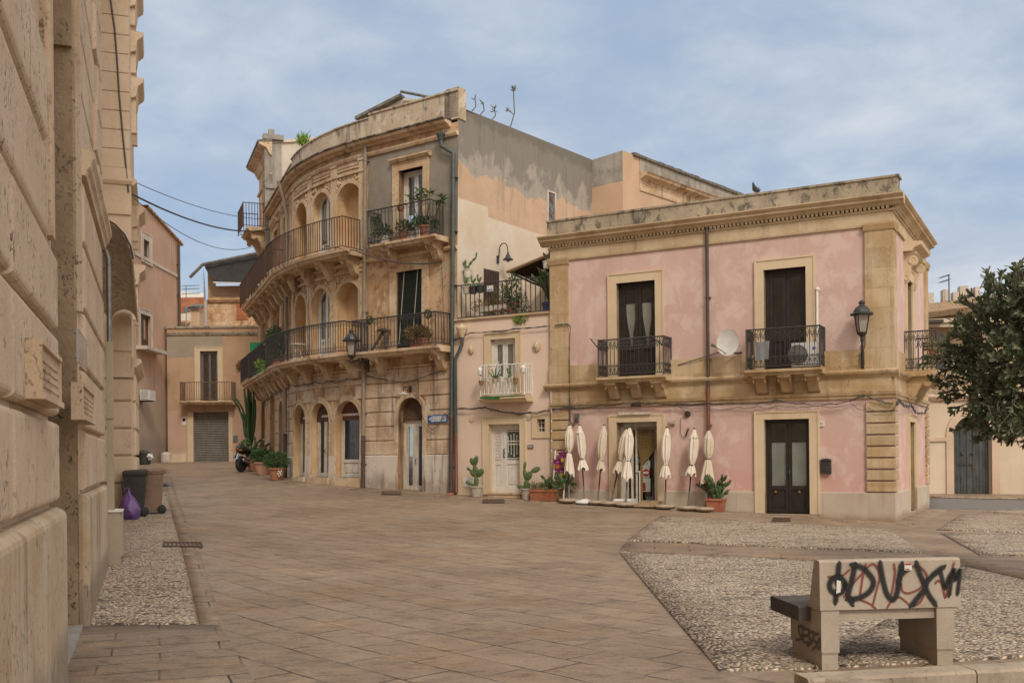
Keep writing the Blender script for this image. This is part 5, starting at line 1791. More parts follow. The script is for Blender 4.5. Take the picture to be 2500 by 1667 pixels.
mb.tube([FL.pt(1.75, 6.78, -3.3), FL.pt(-.02, 7.0, -3.3)], .05, 6)
mb.build('beam', MT['bamboo'], T)
# curved white wall behind the terrace
T = thing('terrace_wall', 'white rendered wall with dark doorways behind the roof terrace plants', 'wall', FL.pt(1.0, 5.2, -3.6))
mb = MB()
Fb = Fr(FL.pt(0, 0, -3.0).to_2d(), 61.2)
wall(mb, Fb, -.3, 2.3, 5.2, 6.95, [(.02, .34, 5.2, 6.35), ], .2)
mb.build('wall', MT['creamgable'], T)
mb = MB()
mb.fquad(Fb, .0, .36, 5.2, 6.4, -.18)
mb.build('door', MT['brownwood'], T)
def terrace_pot(name, lab, x, n, r, h, potm, crown, lm, cnt, L, W, cat='potted plant', **k):
 u = FL.U(x, n, 760)
 return potted(name, lab, cat, FL.pt(u, 5.26, n), r, h, potm, crown, lm, cnt, L, W, 'plants on the roof terrace', **k)
terrace_pot('potted_shrub', 'feathery grey green shrub on the terrace under the arched lamp', 1226, -.7, .17, .25, 'terra_red', (.28, .22, .55), 'leafolive', 420, .10, .018, cz=.75)
terrace_pot('potted_shrub', 'tall bright green leafy shrub in the middle of the terrace railing', 1253, -.65, .18, .25, 'terra_red', (.22, .2, .62), 'leafmid', 620, .10, .022, cz=.95)
terrace_pot('potted_shrub', 'olive shrub with thin twigs between the tall green shrub and the lime fern', 1275, -.6, .16, .22, 'terra_red', (.2, .18, .4), 'leafolive', 330, .085, .015, cz=.6)
terrace_pot('potted_shrub', 'reddish bushy plant on the terrace behind the white planter stand', 1197, -.75, .2, .55, 'potwhite', (.55, .2, .22), 'leafdry', 520, .07, .022, cz=.72)
terrace_pot('potted_shrub', 'bright lime green fern spilling over the terrace coping', 1288, -.16, .16, .10, 'potwhite', (.36, .16, .15), 'leafbright', 900, .09, .02, cz=.16)
T = terrace_pot('potted_shrub', 'red flowering plant low on the terrace behind the railing', 1237, -.35, .17, .2, 'terra_red', (.34, .16, .2), 'leafdry', 300, .06, .022, cz=.36)
mb = MB()
for _ in range(26):
 p = FL.pt(FL.U(1237, -.3) + rnd(-.35, .35), 5.26 + rnd(.3, .75), -.3 + rnd(-.1, .1))
 for k in range(4):
  mb.leaf(p, (rnd(-1, 1), rnd(-1, 1), rnd(-.3, 1)), .04, .03)
mb.build('flowers', MT['flowerred'], T)
# big strelitzia like plant in a blue pot
u = FL.U(1343, -.45, 770)
b = FL.pt(u, 5.26, -.42)
T = thing('potted_palm', 'broad leaved plant in a tall blue pot beside the pink house', 'potted plant', b, 'plants on the roof terrace')
mb = MB()
pot(mb, b, .2, .62, .75)
smooth_by(mb.build('pot', MT['potblue'], T), 35)
mb = MB()
for i in range(15):
 a = rnd(0, 6.28)
 e = rnd(.15, .55)
 d = Vector((math.cos(a) * e, math.sin(a) * e, 1)).normalized()
 p0 = b + Vector((0, 0, .6))
 p1 = p0 + d * rnd(.25, .6)
 mb.tube([p0, p1], .012, 4)
 mb.oleaf(p1, d + Vector((math.cos(a) * .25, math.sin(a) * .25, -.05)), rnd(.42, .62), rnd(.13, .18), (math.cos(a), math.sin(a), .3))
mb.build('foliage', MT['leafmid'], T)
# planter stand
u0 = FL.U(1176, -.45, 750)
T = thing('planter_stand', 'white wooden trestle planter behind the terrace railing', 'planter', FL.pt(u0 - .3, 5.26, -.5), 'plants on the roof terrace')
mb = MB()
mb.fbox(FL, u0 - .85, u0 + .05, 5.78, 5.93, -.62, -.32)
mb.build('box', MT['potwhite'], T)
for q in (u0 - .6, u0 - .05):
 mb = MB()
 for sg in (-1, 1):
  mb.obox(FL.pt(q + sg * .12, 5.26, -.36), FL.pt(.05, 0, 0) - FL.pt(0, 0, 0), NL * .04, FL.pt(q + sg * .02, 5.8, -.4) - FL.pt(q + sg * .12, 5.26, -.36))
 mb.build('leg', MT['potwhite'], T)
# pots on the railing end, wall pot, arched lamp, flood lamp, white notice
for x, y, m, lab in ((1139, 708, 'potgrey', 'speckled pot of cactus at the palazzo end of the terrace railing'), (1156, 708, 'potdark', 'black plastic pot of prickly pear next to the speckled pot on the terrace'), (1172, 705, 'potdark', 'second black pot of prickly pear beside the white notice on the terrace')):
 u, z = FL.at(x, y, .06)
 o = FL.pt(u, z - .11, .06)
 T = thing('rail_pot', lab, 'flower pot', o, 'pots on the terrace railing')
 mb = MB()
 pot(mb, o, .115, .2, .75)
 smooth_by(mb.build('pot', MT[m], T), 35)
 mb = MB()
 prickly(mb, o + Vector((0, 0, .17)), [(-1, rnd(-15, 15), .15, .08), (0, -30, .14, .08), (0, 25, .16, .08), (1, 10, .12, .06), (-1, 50, .12, .06), (-1, -50, .12, .06)], NL)
 mb.build('cactus', MT['cactus'], T, smooth=True)
u, z = FL.at(1196, 704, .02)
mb = MB()
mb.fbox(FL, u - .10, u + .10, z - .08, z + .08, .0, .012)
mb.fquad(FL, u - .08, u + .08, z - .062, z - .03, .0135, 1)
mb.fquad(FL, u - .06, u + .03, z - .0, z + .006, .0135, 2)
mb.fquad(FL, u + .045, u + .065, z + .02, z + .07, .0135, 2)
tag(mb.build('notice_board', [MT['whiteplastic'], MT['signblue'], MT['ink']], None, org=FL.pt(u, z, 0)), 'small white notice with a blue band on the terrace railing', 'sign')
nW = FPW.n.to_3d()
s_, z_ = FPW.at(1142.5, 668, .15)
o = FPW.pt(s_, z_ - .12, .14)
T = thing('wall_pot', 'white wall pot of cactus on the tall cream wall above the terrace', 'flower pot', o)
mb = MB()
pot(mb, o, .12, .24, .8)
smooth_by(mb.build('pot', MT['potwhite'], T), 35)
mb = MB()
prickly(mb, o + Vector((0, 0, .2)), [(-1, -20, .2, .11), (-1, 15, .18, .1), (0, -50, .16, .09), (1, 40, .17, .09), (0, 5, .16, .09), (3, 60, .16, .08), (5, 5, .18, .06)], NL)
mb.build('cactus', MT['cactus'], T, smooth=True)
s_, z_ = FPW.at(1214.5, 633, .0)
T = thing('arched_lamp', 'black swan neck lamp on the cream wall over the terrace', 'wall lamp', FPW.pt(s_, z_, 0))
mb = MB()
q = FPW.at(1228, 631, .34)
e = FPW.pt(s_ + .05, z_ + .12, .36)
mb.tube([FPW.pt(s_, z_ + .02, .02), FPW.pt(s_, z_ + .05, .06)] + [FPW.pt(s_ + .02, z_ + .3 + .16 * math.sin(t), .21 - .15 * math.cos(t)) for t in [math.pi * i / 8 for i in range(9)]] + [e], .016, 6)
mb.fbox(FPW, s_ - .05, s_ + .05, z_ - .12, z_ + .1, -.01, .035)
smooth_by(mb.build('arm', MT['lampmetal'], T), 50)
mb = MB()
mb.lathe(e - Vector((0, 0, .10)), [(.16, -.08), (.165, -.07), (.09, .0), (.06, .07), (.035, .09), (.03, .15)], 14)
smooth_by(mb.build('shade', MT['lampmetal'], T), 40)
mb = MB()
mb.ell(e - Vector((0, 0, .19)), (.06, .06, .06), 8, 6)
mb.build('bulb', MT['lampglass'], T, smooth=True)
u, z = Fb.at(1301, 652, .12)
T = thing('flood_lamp', 'small black flood lamp on the white wall under the reed canopy', 'wall lamp', Fb.pt(u, z, 0))
mb = MB()
mb.obox(Fb.pt(u + .1, z - .1, .08), Fb.pt(-.19, .05, .05) - Fb.pt(0, 0, 0), Vector((0, 0, .19)), Fb.pt(0, -.05, .07) - Fb.pt(0, 0, 0))
mb.build('housing', MT['lampmetal'], T)
mb = MB()
mb.fquad(Fb, u - .06, u + .06, z - .05, z + .06, .205)
mb.build('lens', MT['lampglass'], T)
u, z = FL.at(1335, 645, .0)
o = FL.pt(max(u, .06), z - .12, -.02)
T = thing('hanging_pot', 'white pot of cactus hanging by the corner of the pink house', 'flower pot', o)
mb = MB()
pot(mb, o, .12, .2, .85)
smooth_by(mb.build('pot', MT['potwhite'], T), 35)
mb = MB()
prickly(mb, o + Vector((0, 0, .17)), [(-1, -20, .2, .08), (-1, 12, .22, .08), (0, -35, .15, .07), (1, 20, .2, .07)], NL)
mb.build('cactus', MT['leafolive'], T, smooth=True)
# ------------------------------------------------------------ old corner palazzo: right bay, round middle, left flank
CPZ = thing('corner_palazzo', 'old three storey ochre stone palazzo with a rounded front and two rows of balconies', 'building', FA.pt(FA.L / 2, 0, -3))
LB_, LA, LW = 3.56, FA.L, 5.15
ZG, ZB1, ZB2, ZM, ZC, ZPP = 1.69, 4.80, 7.98, 10.93, 11.27, 12.12
mb = MB()
mbg, mbr = MB(), MB()
# right bay openings
b_d = (FB.U(1034), FB.U(973), .62, FB.Z(1000, 970), True)
b_w1 = (FB.U(1031.5, y=750), FB.U(968.5, y=750), 4.82, FB.Z(1000, 661))
b_w2 = (FB.U(1034, y=450), FB.U(974, y=450), 8.0, FB.Z(1005, 412))
HB = [b_d, b_w1, b_w2]
wall(mb, FB, 0, LB_, -.3, ZB1, HB, .28, 0, 0)
wall(mb, FB, 0, LB_, ZB1, 8.02, HB, .28, 0, 0)
wall(mbg, FB, 0, LB_, 8.02, ZM, HB, .26, 0, 1)
wall(mb, FB, 0, LB_, ZM, ZC, [], .2)
# round front openings: ground floor arches, first floor, second floor
g1 = (FA.U(875), FA.U(830), .95, FA.Z(852, 979), True)
g2 = (FA.U(797.5), FA.U(770), 1.0, FA.Z(783, 984), True)
g3 = (FA.U(742.5), FA.U(729.5), 1.05, FA.Z(735, 987), True)
f1 = (FA.U(872, y=760), FA.U(828, y=760), 4.86, FA.Z(850, 687.5), True)
f2 = (FA.U(798, y=760), FA.U(769, y=760), 4.86, FA.Z(783, 707), True)
f3 = (FA.U(741, y=790), FA.U(724, y=790), 4.86, FA.Z(732, 722), True)
s1 = (FA.U(874, y=500), FA.U(831, y=500), 8.05, FA.Z(853, 445), True)
s2 = (FA.U(801, y=500), FA.U(770, y=500), 8.05, FA.Z(785, 474), True)
s3 = (FA.U(744, y=530), FA.U(729, y=530), 8.05, FA.Z(737, 497), True)
def mid(h, lo, hi):
 c = (h[0] + h[1]) / 2
 wdt = min(max(h[1] - h[0], lo), hi)
 return (c - wdt / 2, c + wdt / 2) + tuple(h[2:])
HA = [mid(h, 1.2, 1.4) for h in (g1, g2, g3)] + [mid(h, 1.2, 1.36) for h in (f1, f2, f3, s1, s2, s3)]
# same heads along each storey
for i0, i1 in ((0, 3), (3, 6), (6, 9)):
 zt = sum(h[3] for h in HA[i0:i1]) / 3
 zs_ = sum(h[2] for h in HA[i0:i1]) / 3
 for i in range(i0, i1):
  HA[i] = (HA[i][0], HA[i][1], zs_, zt, True, .42 if i >= 3 else .27)
# align the three columns of openings
for k in range(3):
 c = sum((HA[k + 3 * j][0] + HA[k + 3 * j][1]) / 2 for j in range(3)) / 3
 for j in range(3):
  h = HA[k + 3 * j]
  wd_ = h[1] - h[0]
  HA[k + 3 * j] = (c - wd_ / 2, c + wd_ / 2) + h[2:]
wall(mb, FA, 0, LA, -.3, ZC, HA, .4, 0, 1)
# left flank openings
l1 = [(.42, 1.55, z0, zt) for z0, zt in ((4.86, 7.35), (8.05, 10.35))]
l2 = [(3.0, 4.15, z0, zt) for z0, zt in ((4.86, 7.35), (8.05, 10.35))]
lg = [(1.35, 2.35, 1.0, 3.75, True), (3.35, 4.75, 1.1, 4.15, True)]
HW = l1 + l2 + lg
wall(mb, FW, 0, LW, -.3, ZC, HW, .4, 0, 1)
mb.build('wall', [MT['old'], MT['reveal']], CPZ)
mbg.split('grey_wall', [MT['greyrender'], MT['reveal']], CPZ)
# ground floor courses, plinth
mb = MB()
for F, L, H in ((FB, LB_, HB), (FA, LA, HA), (FW, LW, HW)):
 hh = [(h[0] - .13, h[1] + .13, h[2] - 2, h[3] + .13) + tuple(h[4:5]) for h in H if h[2] < 2]
 courses(mb, F, 0, L, ZG, 4.30, .435, hh, .035, .032)
mb.split('coursed_stone', MT['coursed'], CPZ)
mb = MB()
for F, L, H in ((FB, LB_, HB), (FA, LA, HA), (FW, LW, HW)):
 hh = sorted([(h[0] - .02, h[1] + .02) for h in H if h[2] < 2])
 cu = [0] + [x for h in hh for x in h] + [L]
 for a, b in zip(cu[::2], cu[1::2]):
  mb.fprof(F, a, b, [(-.01, -.4), (.06, -.4), (.06, ZG - .03), (.04, ZG), (-.01, ZG)])
mb.split('plinth', MT['coursed'], CPZ)
# archivolts and sills
mb = MB()
archivolt(mb, FB, b_d[0], b_d[1], .55, b_d[3], .14, -.02, .05)
for h in HA[:3]:
 archivolt(mb, FA, h[0], h[1], h[2] + .1, h[3], .13, -.02, .05)
 archivolt(mb, FA, h[0] - .13, h[1] + .13, h[3] - .55, h[3] + .13, .05, -.02, .065)
for h in lg:
 archivolt(mb, FW, h[0], h[1], h[2], h[3], .12, -.02, .05)
mb.split('archivolt', MT['oldpale'], CPZ)
mb = MB()
for h in HA[:3]:
 mb.fbox(FA, h[0] - .05, h[1] + .05, .3, h[2], -.2, .13)
mb.fbox(FB, b_d[0] - .2, b_d[1] + .05, .3, b_d[2] - .02, -.2, .14)
mb.split('doorstep', MT['oldpale'], CPZ)
mb = MB()
for i, h in enumerate(HA[3:]):
 archivolt(mb, FA, h[0], h[1], h[2], h[3], .12, -.02, .05)
 # square panel field with carved spandrels
 a, b = h[0] - .22, h[1] + .22
 zt = h[3] + .26
 mb.fbox(FA, a, b, zt, zt + .09, -.02, .07)
 for q in (a, b - .1):
  mb.fbox(FA, q, q + .1, h[2], zt, -.02, .035)
 for sg in (-1, 1):
  for _ in range(26):
   uu = (a + b) / 2 + sg * rnd(.30, .62)
   z = zt - rnd(.02, .5)
   r_ = math.hypot(uu - (a + b) / 2, max(0, z - (h[3] - (h[1] - h[0]) / 2)))
   if r_ < (h[1] - h[0]) / 2 + .15 or abs(uu - (a + b) / 2) > (b - a) / 2 - .1:
    continue
   mb.ell(FA.pt(uu, z, .01), (.045, .045, .045), 5, 4)
 if i >= 3:
  z0 = zt + .17
  for (p, q, z_, z2) in ((a + .08, b - .08, z0, z0 + .05), (a + .08, b - .08, z0 + .36, z0 + .41), (a + .08, a + .13, z0 + .05, z0 + .36), (b - .13, b - .08, z0 + .05, z0 + .36)):
   mb.fbox(FA, p, q, z_, z2, -.02, .035)
  mb.fbox(FA, a + .18, b - .18, z0 + .10, z0 + .31, -.02, .018)
mb.split('niche_frame', MT['oldpale'], CPZ)
# pilaster strips on the round front
mb = MB()
cs = sorted([(h[0] + h[1]) / 2 for h in HA[:3]])
for q in (cs[0] - .98, (cs[0] + cs[1]) / 2, (cs[1] + cs[2]) / 2, cs[2] + .95):
 q = min(max(q, .22), LA - .22)
 for z0, z1 in ((4.9, 7.62), (8.05, ZM)):
  mb.fbox(FA, q - .16, q + .16, z0, z1, -.02, .04)
  mb.fbox(FA, q - .19, q + .19, z1 - .1, z1, -.02, .07)
  mb.fbox(FA, q - .19, q + .19, z0, z0 + .22, -.02, .06)
for q in (.12, 2.1, 4.85):
 for z0, z1 in ((4.9, 7.62), (8.05, ZM)):
  mb.fbox(FW, max(0, q - .15), q + .15, z0, z1, -.02, .04)
mb.split('pilaster', MT['oldpale'], CPZ)
# mouldings and cornices
mb = MB()
for F, L in ((FB, LB_), (FA, LA), (FW, LW)):
 mb.fprof(F, 0, L, [(-.02, ZM - .05), (.06, ZM - .05), (.10, ZM + .02), (.10, ZM + .06), (-.02, ZM + .07)])
 mb.fprof(F, 0, L, [(-.02, 7.60), (.05, 7.60), (.09, 7.66), (.09, 7.70), (-.02, 7.72)])
 mb.fprof(F, 0, L, [(-.02, 4.30), (.05, 4.30), (.06, 4.36), (-.02, 4.37)])
mb.split('string_course', MT['oldpale'], CPZ)
mb, mk = MB(), MB()
for F, L in ((FB, LB_ - .28), (FA, LA), (FW, LW)):
 s0 = .28 if F is FB else 0
 prf = [(-.02, ZC - .10), (.08, ZC - .09), (.12, ZC - .04), (.26, ZC - .01), (.28, ZC + .05), (.33, ZC + .08), (.33, ZC + .12), (-.02, ZC + .14)]
 mb.fprof(F, s0, L + (.28 if F is FB else 0), prf[:5] + [(.30, ZC + .07), (-.02, ZC + .07)])
 mk.fprof(F, s0 - .01, L + (.28 if F is FB else 0), [(-.02, ZC + .072), (.33, ZC + .072), (.345, ZC + .09), (.33, ZC + .13), (-.02, ZC + .15)])
mk.build('cornice_edge', MT['blackcornice'], CPZ)
mb.build('cornice', MT['oldpale'], CPZ)
mb = MB()
for F, L in ((FB, LB_), (FA, LA), (FW, LW)):
 mb.fbox(F, 0, L, ZC + .1, ZPP + (.05 if F is FB else -.06 if F is FA else -.2), -.35, .0)
 mb.fbox(F, 0, L, ZPP + (.05 if F is FB else -.06 if F is FA else -.2), ZPP + (.10 if F is FB else -.02 if F is FA else -.16), -.38, .04)
mb.build('parapet', MT['palparapet'], CPZ)
mb = MB()
rf = [FB.pt(0, 11.7, -.2), FB.pt(LB_, 11.7, -.2)] + [FA.pt(LA * i / 6, 11.7, -.2) for i in range(1, 7)] + [FW.pt(LW, 11.7, -.2), FW.pt(LW, 11.7, -9), FPW.pt(7.6, 11.7, -.2)]
mb.poly(rf)
mb.build('flat_roof', MT['parapet'], CPZ)
# bay surrounds
mb = MB()
surround(mb, FB, b_w2[0], b_w2[1], 8.0, b_w2[3], .22, .05, top=.24)
mb.fprof(FB, b_w2[0] - .3, b_w2[1] + .3, [(-.02, b_w2[3] + .25), (.1, b_w2[3] + .25), (.17, b_w2[3] + .33), (.17, b_w2[3] + .37), (-.02, b_w2[3] + .39)])
surround(mb, FB, b_w1[0], b_w1[1], 4.8, b_w1[3], .24, .05, top=.26)
for h in l1 + l2:
 surround(mb, FW, h[0], h[1], h[2], h[3], .15, .05, top=.16)
 mb.fprof(FW, h[0] - .2, h[1] + .2, [(-.02, h[3] + .2), (.1, h[3] + .2), (.2, h[3] + .3), (.2, h[3] + .34), (-.02, h[3] + .36)])
mb.split('window_surround', MT['oldpale'], CPZ)
# joinery
joinery(CPZ, FB, *b_w2, -.22, 'whitewood', 2, 0, name='window', fw=.08, lw=.08)
q = joinery(CPZ, FB, b_d[0] + .05, b_d[1], .62, FB.Z(1000, 1026), -.24, 'dirtywhite', 2, 0, name='door', fw=.06, lw=.11, back=.6, glass='glassdark')
mb = MB()
zs_ = FB.Z(1000, 1026)
pts = [(b_d[0], zs_)] + arc_pts(b_d[0], b_d[1], b_d[3]) + [(b_d[1], zs_)]
mb.fprism(FB, pts, -.26, -.2)
mb.build('tympanum', MT['rustboard'], CPZ)
for i, h in enumerate(HA[:3]):
 zs_ = h[2] + 2.02
 mb = MB()
 r_ = (h[1] - h[0]) / 2
 pts = [(h[0], zs_), (h[0], h[3] - r_)] + arc_pts(h[0], h[1], h[3])[1:-1] + [(h[1], h[3] - r_), (h[1], zs_)]
 mb.fprism(FA, pts, -.24, -.18)
 mb.build('tympanum', MT['redboard' if i == 0 else 'rustboard'], CPZ)
 if i == 0:
  joinery(CPZ, FA, h[0] + .02, h[1] - .02, h[2], zs_, -.18, 'dirtywhite', 1, .52, name='window', lw=.07, back=.7, glass='glassdark')
 else:
  joinery(CPZ, FA, h[0] + .02, h[1] - .02, h[2], zs_, -.19, 'dirtywhite', 2, 0, name='door', lw=.10, back=.6, glass='glassdark')
 # blind niches and the one glazed door on the upper floors
for j, h in enumerate(HA[3:]):
 k = j % 3
 if k == 1:
  joinery(CPZ, FA, h[0], h[1], h[2], h[3], -.2, 'whitewood', 2, .6 if j < 3 else .5, arched=True, name='window', fw=.08, lw=.07, curtain=(.7, 1.9, 'netcurtain', 'flat'))
 else:
  mb = MB()
  pts = [(h[0], h[2]), (h[0], h[3] - (h[1] - h[0]) / 2)] + arc_pts(h[0], h[1], h[3])[1:-1] + [(h[1], h[3] - (h[1] - h[0]) / 2), (h[1], h[2])]
  mb.fpoly(FA, pts, -.40)
  mb.build('blind_niche', MT['reveal'], CPZ)
for h in l1 + l2:
 mb = MB()
 mb.fbox(FW, h[0], h[1], h[2], h[3], -.42, -.34)
 mb.build('shutter', MT['reveal'], CPZ)
for h in lg:
 mb = MB()
 mb.fprism(FW, [(h[0], h[2]), (h[0], h[3] - (h[1] - h[0]) / 2)] + arc_pts(h[0], h[1], h[3])[1:-1] + [(h[1], h[3] - (h[1] - h[0]) / 2), (h[1], h[2])], -.42, -.36)
 mb.build('door', MT['brownwood'], CPZ)
# green roll blind
mb = MB()
a, b, c, d = b_w1
mb.fbox(FB, a, b, c, d, -.3, -.26)
z = c + .05
while z < d - .02:
 mb.tube([FB.pt(a + .02, z, -.05 - .0 * z), FB.pt(b - .02, z, -.05)], .014, 4)
 z += .032
ob = mb.build('roll_blind', MT['blind'], CPZ)
mb = MB()
for t in (.27, .79):
 u = b + (a - b) * t
 mb.tube([FB.pt(u, d, -.02), FB.pt(u + .1, c + .2, .08)], .012, 4)
mb.build('cord', MT['potgrey'], ob)
# balconies
def bu(F, x0, x1, n, y):
 return F.U(x1, n, y), F.U(x0, n, y)
a, b = bu(FB, 896, 1072, .68, 850)
A2 = balcony(CPZ, FB, a, LB_ - .08, ZB1, .70, .17, 'oldpale', 'darkiron', .95, 'frieze', corbels=(a + .35, LB_ - .75), ch=.52, cw=.26, gap=.13)
a3, b3 = bu(FB, 906, 1064, .6, 590)
A3 = balcony(CPZ, FB, a3, b3, ZB2, .65, .15, 'oldpale', 'darkiron', 1.0, 'frieze', corbels=(a3 + .35, b3 - .45), ch=.5, cw=.26, gap=.14)
for z, st, m in ((ZB1, 'frieze', 'darkiron'), (ZB2, 'plain', 'rustiron')):
 cs_ = [LA * t for t in (.08, .30, .54, .78, .97)]
 balcony(CPZ, FA, .10, LA - .0, z, .78, .18, 'oldpale', m, .98, st, corbels=cs_, ch=.55, cw=.26, gap=.125, sides=(True, False))
 balcony(CPZ, FW, .05, LW + .1, z - .02, .78, .18, 'oldpale', m, .98, st, corbels=(.7, 1.8, 2.9, 4.0), ch=.55, cw=.26, gap=.125)
# drainpipes
u = FB.U(1104, .10)
pipe(CPZ, FB, u, 2.75, 10.3, .062, 'pipegreen', .13, bend=[(.0, 10.35, .13), (.42, 10.62, .16), (.44, 10.8, .17)])
pipe(CPZ, FB, u, .62, 2.75, .068, 'pipebrown', .13)
mb = MB()
mb.lathe(FB.pt(u + .44, 10.78, .17), [(.07, 0), (.12, .14), (.13, .16), (.13, .2), (.0001, .2)], 12)
smooth_by(mb.build('hopper', MT['pipegreen'], CPZ), 40)
mb = MB()
mb.lathe(FB.pt(u, .45, .15), [(.09, -.1), (.1, .1), (.075, .14)], 10)
mb.build('pipe_shoe', MT['terra_red'], CPZ)
pipe(CPZ, FB, LB_ + .02, 2.3, 11.3, .058, 'pipestone', .12)
pipe(CPZ, FB, LB_ + .02, .72, 2.3, .066, 'pipebrown', .12)
pipe(CPZ, FW, .10, 2.55, 10.2, .062, 'pipestone', .14, bend=[(-.05, 10.9, .3), (-.1, 11.3, .46)])
pipe(CPZ, FW, .10, .9, 2.5, .075, 'castiron', .14)
# party wall of the palazzo: cream patch, peach paint, grey render
PW = thing('party_wall', 'tall blank side wall painted peach with grey render above and a cream patch below', 'wall', FPW.pt(3.5, 0, -1))
mb = MB()
S1 = 7.5
zA, zB = 11.72, 11.86
zc1 = FPW.Z(1128, 486)
s_m = FPW.U(1191, 0, 520)
zc2a, zc2b = FPW.Z(1193, 531), FPW.Z(1334, 572)
mb.fpoly(FPW, [(0, 4.5), (S1, 4.5), (S1, zc2b - .1), (s_m, zc2a), (s_m, zc1), (0, zc1)], 0, 1)
mb.fpoly(FPW, [(0, zc1), (s_m, zc1), (s_m, zc2a), (S1, zc2b - .1), (S1, zB), (0, zA)], 0, 0)
mb.poly([FPW.pt(0, zA, 0), FPW.pt(S1, zB, 0), FPW.pt(S1, zB, -.3), FPW.pt(0, zA, -.3)])
mb.poly([FPW.pt(0, zA, -.3), FPW.pt(S1, zB, -.3), FPW.pt(S1, 9, -.3), FPW.pt(0, 9, -.3)])
mb.build('wall', [MT['peachgable'], MT['creamgable']], PW)
mb = MB()
mb.fbox(FPW, -.0, .32, zA - .3, ZPP + .16, -.5, .02)
mb.build('parapet_end', MT['palparapet'], PW)
# barred terrace window and the tall rusty grille
mb = MB()
q0, q1 = FPW.U(1180.5, 0, 690), FPW.U(1218, 0, 690)
zt0, zt1 = FPW.Z(1181, 654), FPW.Z(1218, 665)
mb.fbox(FPW, q0, q1, 5.3, (zt0 + zt1) / 2, -.05, .012)
for i in range(6):
 u = q0 + (q1 - q0) * (i + .5) / 6
 mb.tube([FPW.pt(u, 5.4, .04), FPW.pt(u, zt0 - .05, .04)], .012, 4)
mb.build('barred_opening', MT['reed'], PW)
mb = MB()
g0, g1_ = FPW.U(1336.5, .02, 500), FPW.U(1355, .02, 500)
zt0 = FPW.Z(1345, 469, .02)
mb.fquad(FPW, g0, g1_, 7.2, zt0, .012, 1)
for q in (g0, g1_):
 mb.fbox(FPW, q - .03, q + .03, 7.2, zt0, -.01, .05)
mb.fbox(FPW, g0, g1_, zt0 - .03, zt0 + .02, -.01, .05)
z = 7.5
while z < zt0 - .1:
 for k in range(4):
  a = math.pi / 2 * k
  mb.tube([FPW.pt((g0 + g1_) / 2, z, .04), FPW.pt((g0 + g1_) / 2 + (g1_ - g0) * .42 * math.cos(a + .6), z + .24 * math.sin(a + .6), .04)], .012, 4, 2)
 mb.lathe(FPW.pt((g0 + g1_) / 2, z, .04), [(.07, -.01), (.07, .01)], 8, 2, axis=FPW.pt(0, 0, 1) - FPW.pt(0, 0, 0))
 z += .5
mb.build('iron_grille', [MT['dirtywhite'], MT['steel'], MT['oldiron']], PW)
# peach block behind the pink house
c0 = FPW.pt(S1, 0, 0).to_2d()
FK = Fr(c0, 180 + 58)      # runs right and forwards
FK.n = Vector((-FK.d.y, FK.d.x)) if Vector((-FK.d.y, FK.d.x)).y < 0 else Vector((FK.d.y, -FK.d.x))
ks = FK.U(1520, 0, 400)
c1 = FK.pt(ks, 0, 0).to_2d()
FM = Fr(c1, -41, left=False)
PB = thing('peach_building', 'peach building with a grey patched top and stone cornice behind the pink house', 'building', FM.pt(4, 0, -3))
zk = FK.Z(1520, 367)
zk0 = FK.Z(1447, 392)
mb = MB()
zg = FK.Z(1500, 445)
mb.fpoly(FK, [(0, 5), (ks, 5), (ks, zg), (0, zg - .08)], 0, 0)
mb.fpoly(FK, [(0, zg - .08), (ks, zg), (ks, zk), (0, zk0)], 0, 1)
s0 = FM.U(1561, 0, 450)
mb.fpoly(FM, [(0, 5), (s0, 5), (s0, zk), (0, zk)], 0, 0)
mb.fpoly(FM, [(s0, 5), (12, 5), (12, 11.2), (s0, 11.2)], 0, 0)
mb.poly([FK.pt(0, zk0, 0), FK.pt(ks, zk, 0), FM.pt(12, 11.9, 0), FM.pt(12, 11.9, -5), FK.pt(0, zk0, -4)], 1)
mb.build('wall', [MT['peach'], MT['greyrough']], PB)
mb = MB()
z0 = FM.Z(1566, 432)
z1 = FM.Z(1566, 408)
mb.fprof(FM, s0, 12, [(-.02, z0 - .5), (.04, z0 - .5), (.05, z0 - .42), (.02, z0 - .40), (.03, z0 - .12), (.12, z0 - .06), (.28, z0), (.30, z0 + .06), (.36, z0 + .1), (-.02, z0 + .16)])
mb.build('cornice', MT['oldpale'], PB)
mb = MB()
mb.fbox(FM, s0, 12, z0 + .1, zk - .05, -.3, .02)
mb.build('attic_wall', MT['greyrough'], PB)
mb = MB()
for i in range(40):
 u = s0 - .4 + i * .31
 mb.fbox(FM, u, u + .29, zk - .05, zk + .05 + rnd(-.02, .02), -.6, .10)
mb.build('eave_tiles', MT['oldtile'], PB)
# little tiled roof behind the palazzo parapet
RR = thing('rooftop_dormer', 'dark tiled lean-to roof rising behind the palazzo parapet', 'roof', (-4.6, 37.5, 11.6))
pk = at_depth(978, 226, 37)
e0 = at_depth(866, 283, 37)
e1 = at_depth(1060, 240, 37)
mb = MB()
mb.obox(e0 - Vector((0, 0, .12)), pk - e0, Vector((.3, 1.6, .1)), Vector((0, 0, .1)))
mb.build('roof_slope', MT['oldtile'], RR)
mb = MB()
mb.add([e0 + Vector((.2, .3, -.1)), pk + Vector((.1, .3, -.1)), e1 + Vector((.3, .3, 0)), Vector((e1.x + .3, 37.3, 11.5)), Vector((e0.x, 37.3, 11.5))], [(0, 1, 2, 3, 4)])
mb.build('gable_wall', MT['tower'], RR)
mb = MB()
for i in range(9):
 a = (pk + Vector((0, -.1, 0))).lerp(e1, i / 9)
 b = (pk + Vector((0, -.1, 0))).lerp(e1, (i + 1.1) / 9)
 mb.tube([a, b], .05, 6)
mb.build('ridge_tiles', MT['oldtile'], RR)
mb = MB()
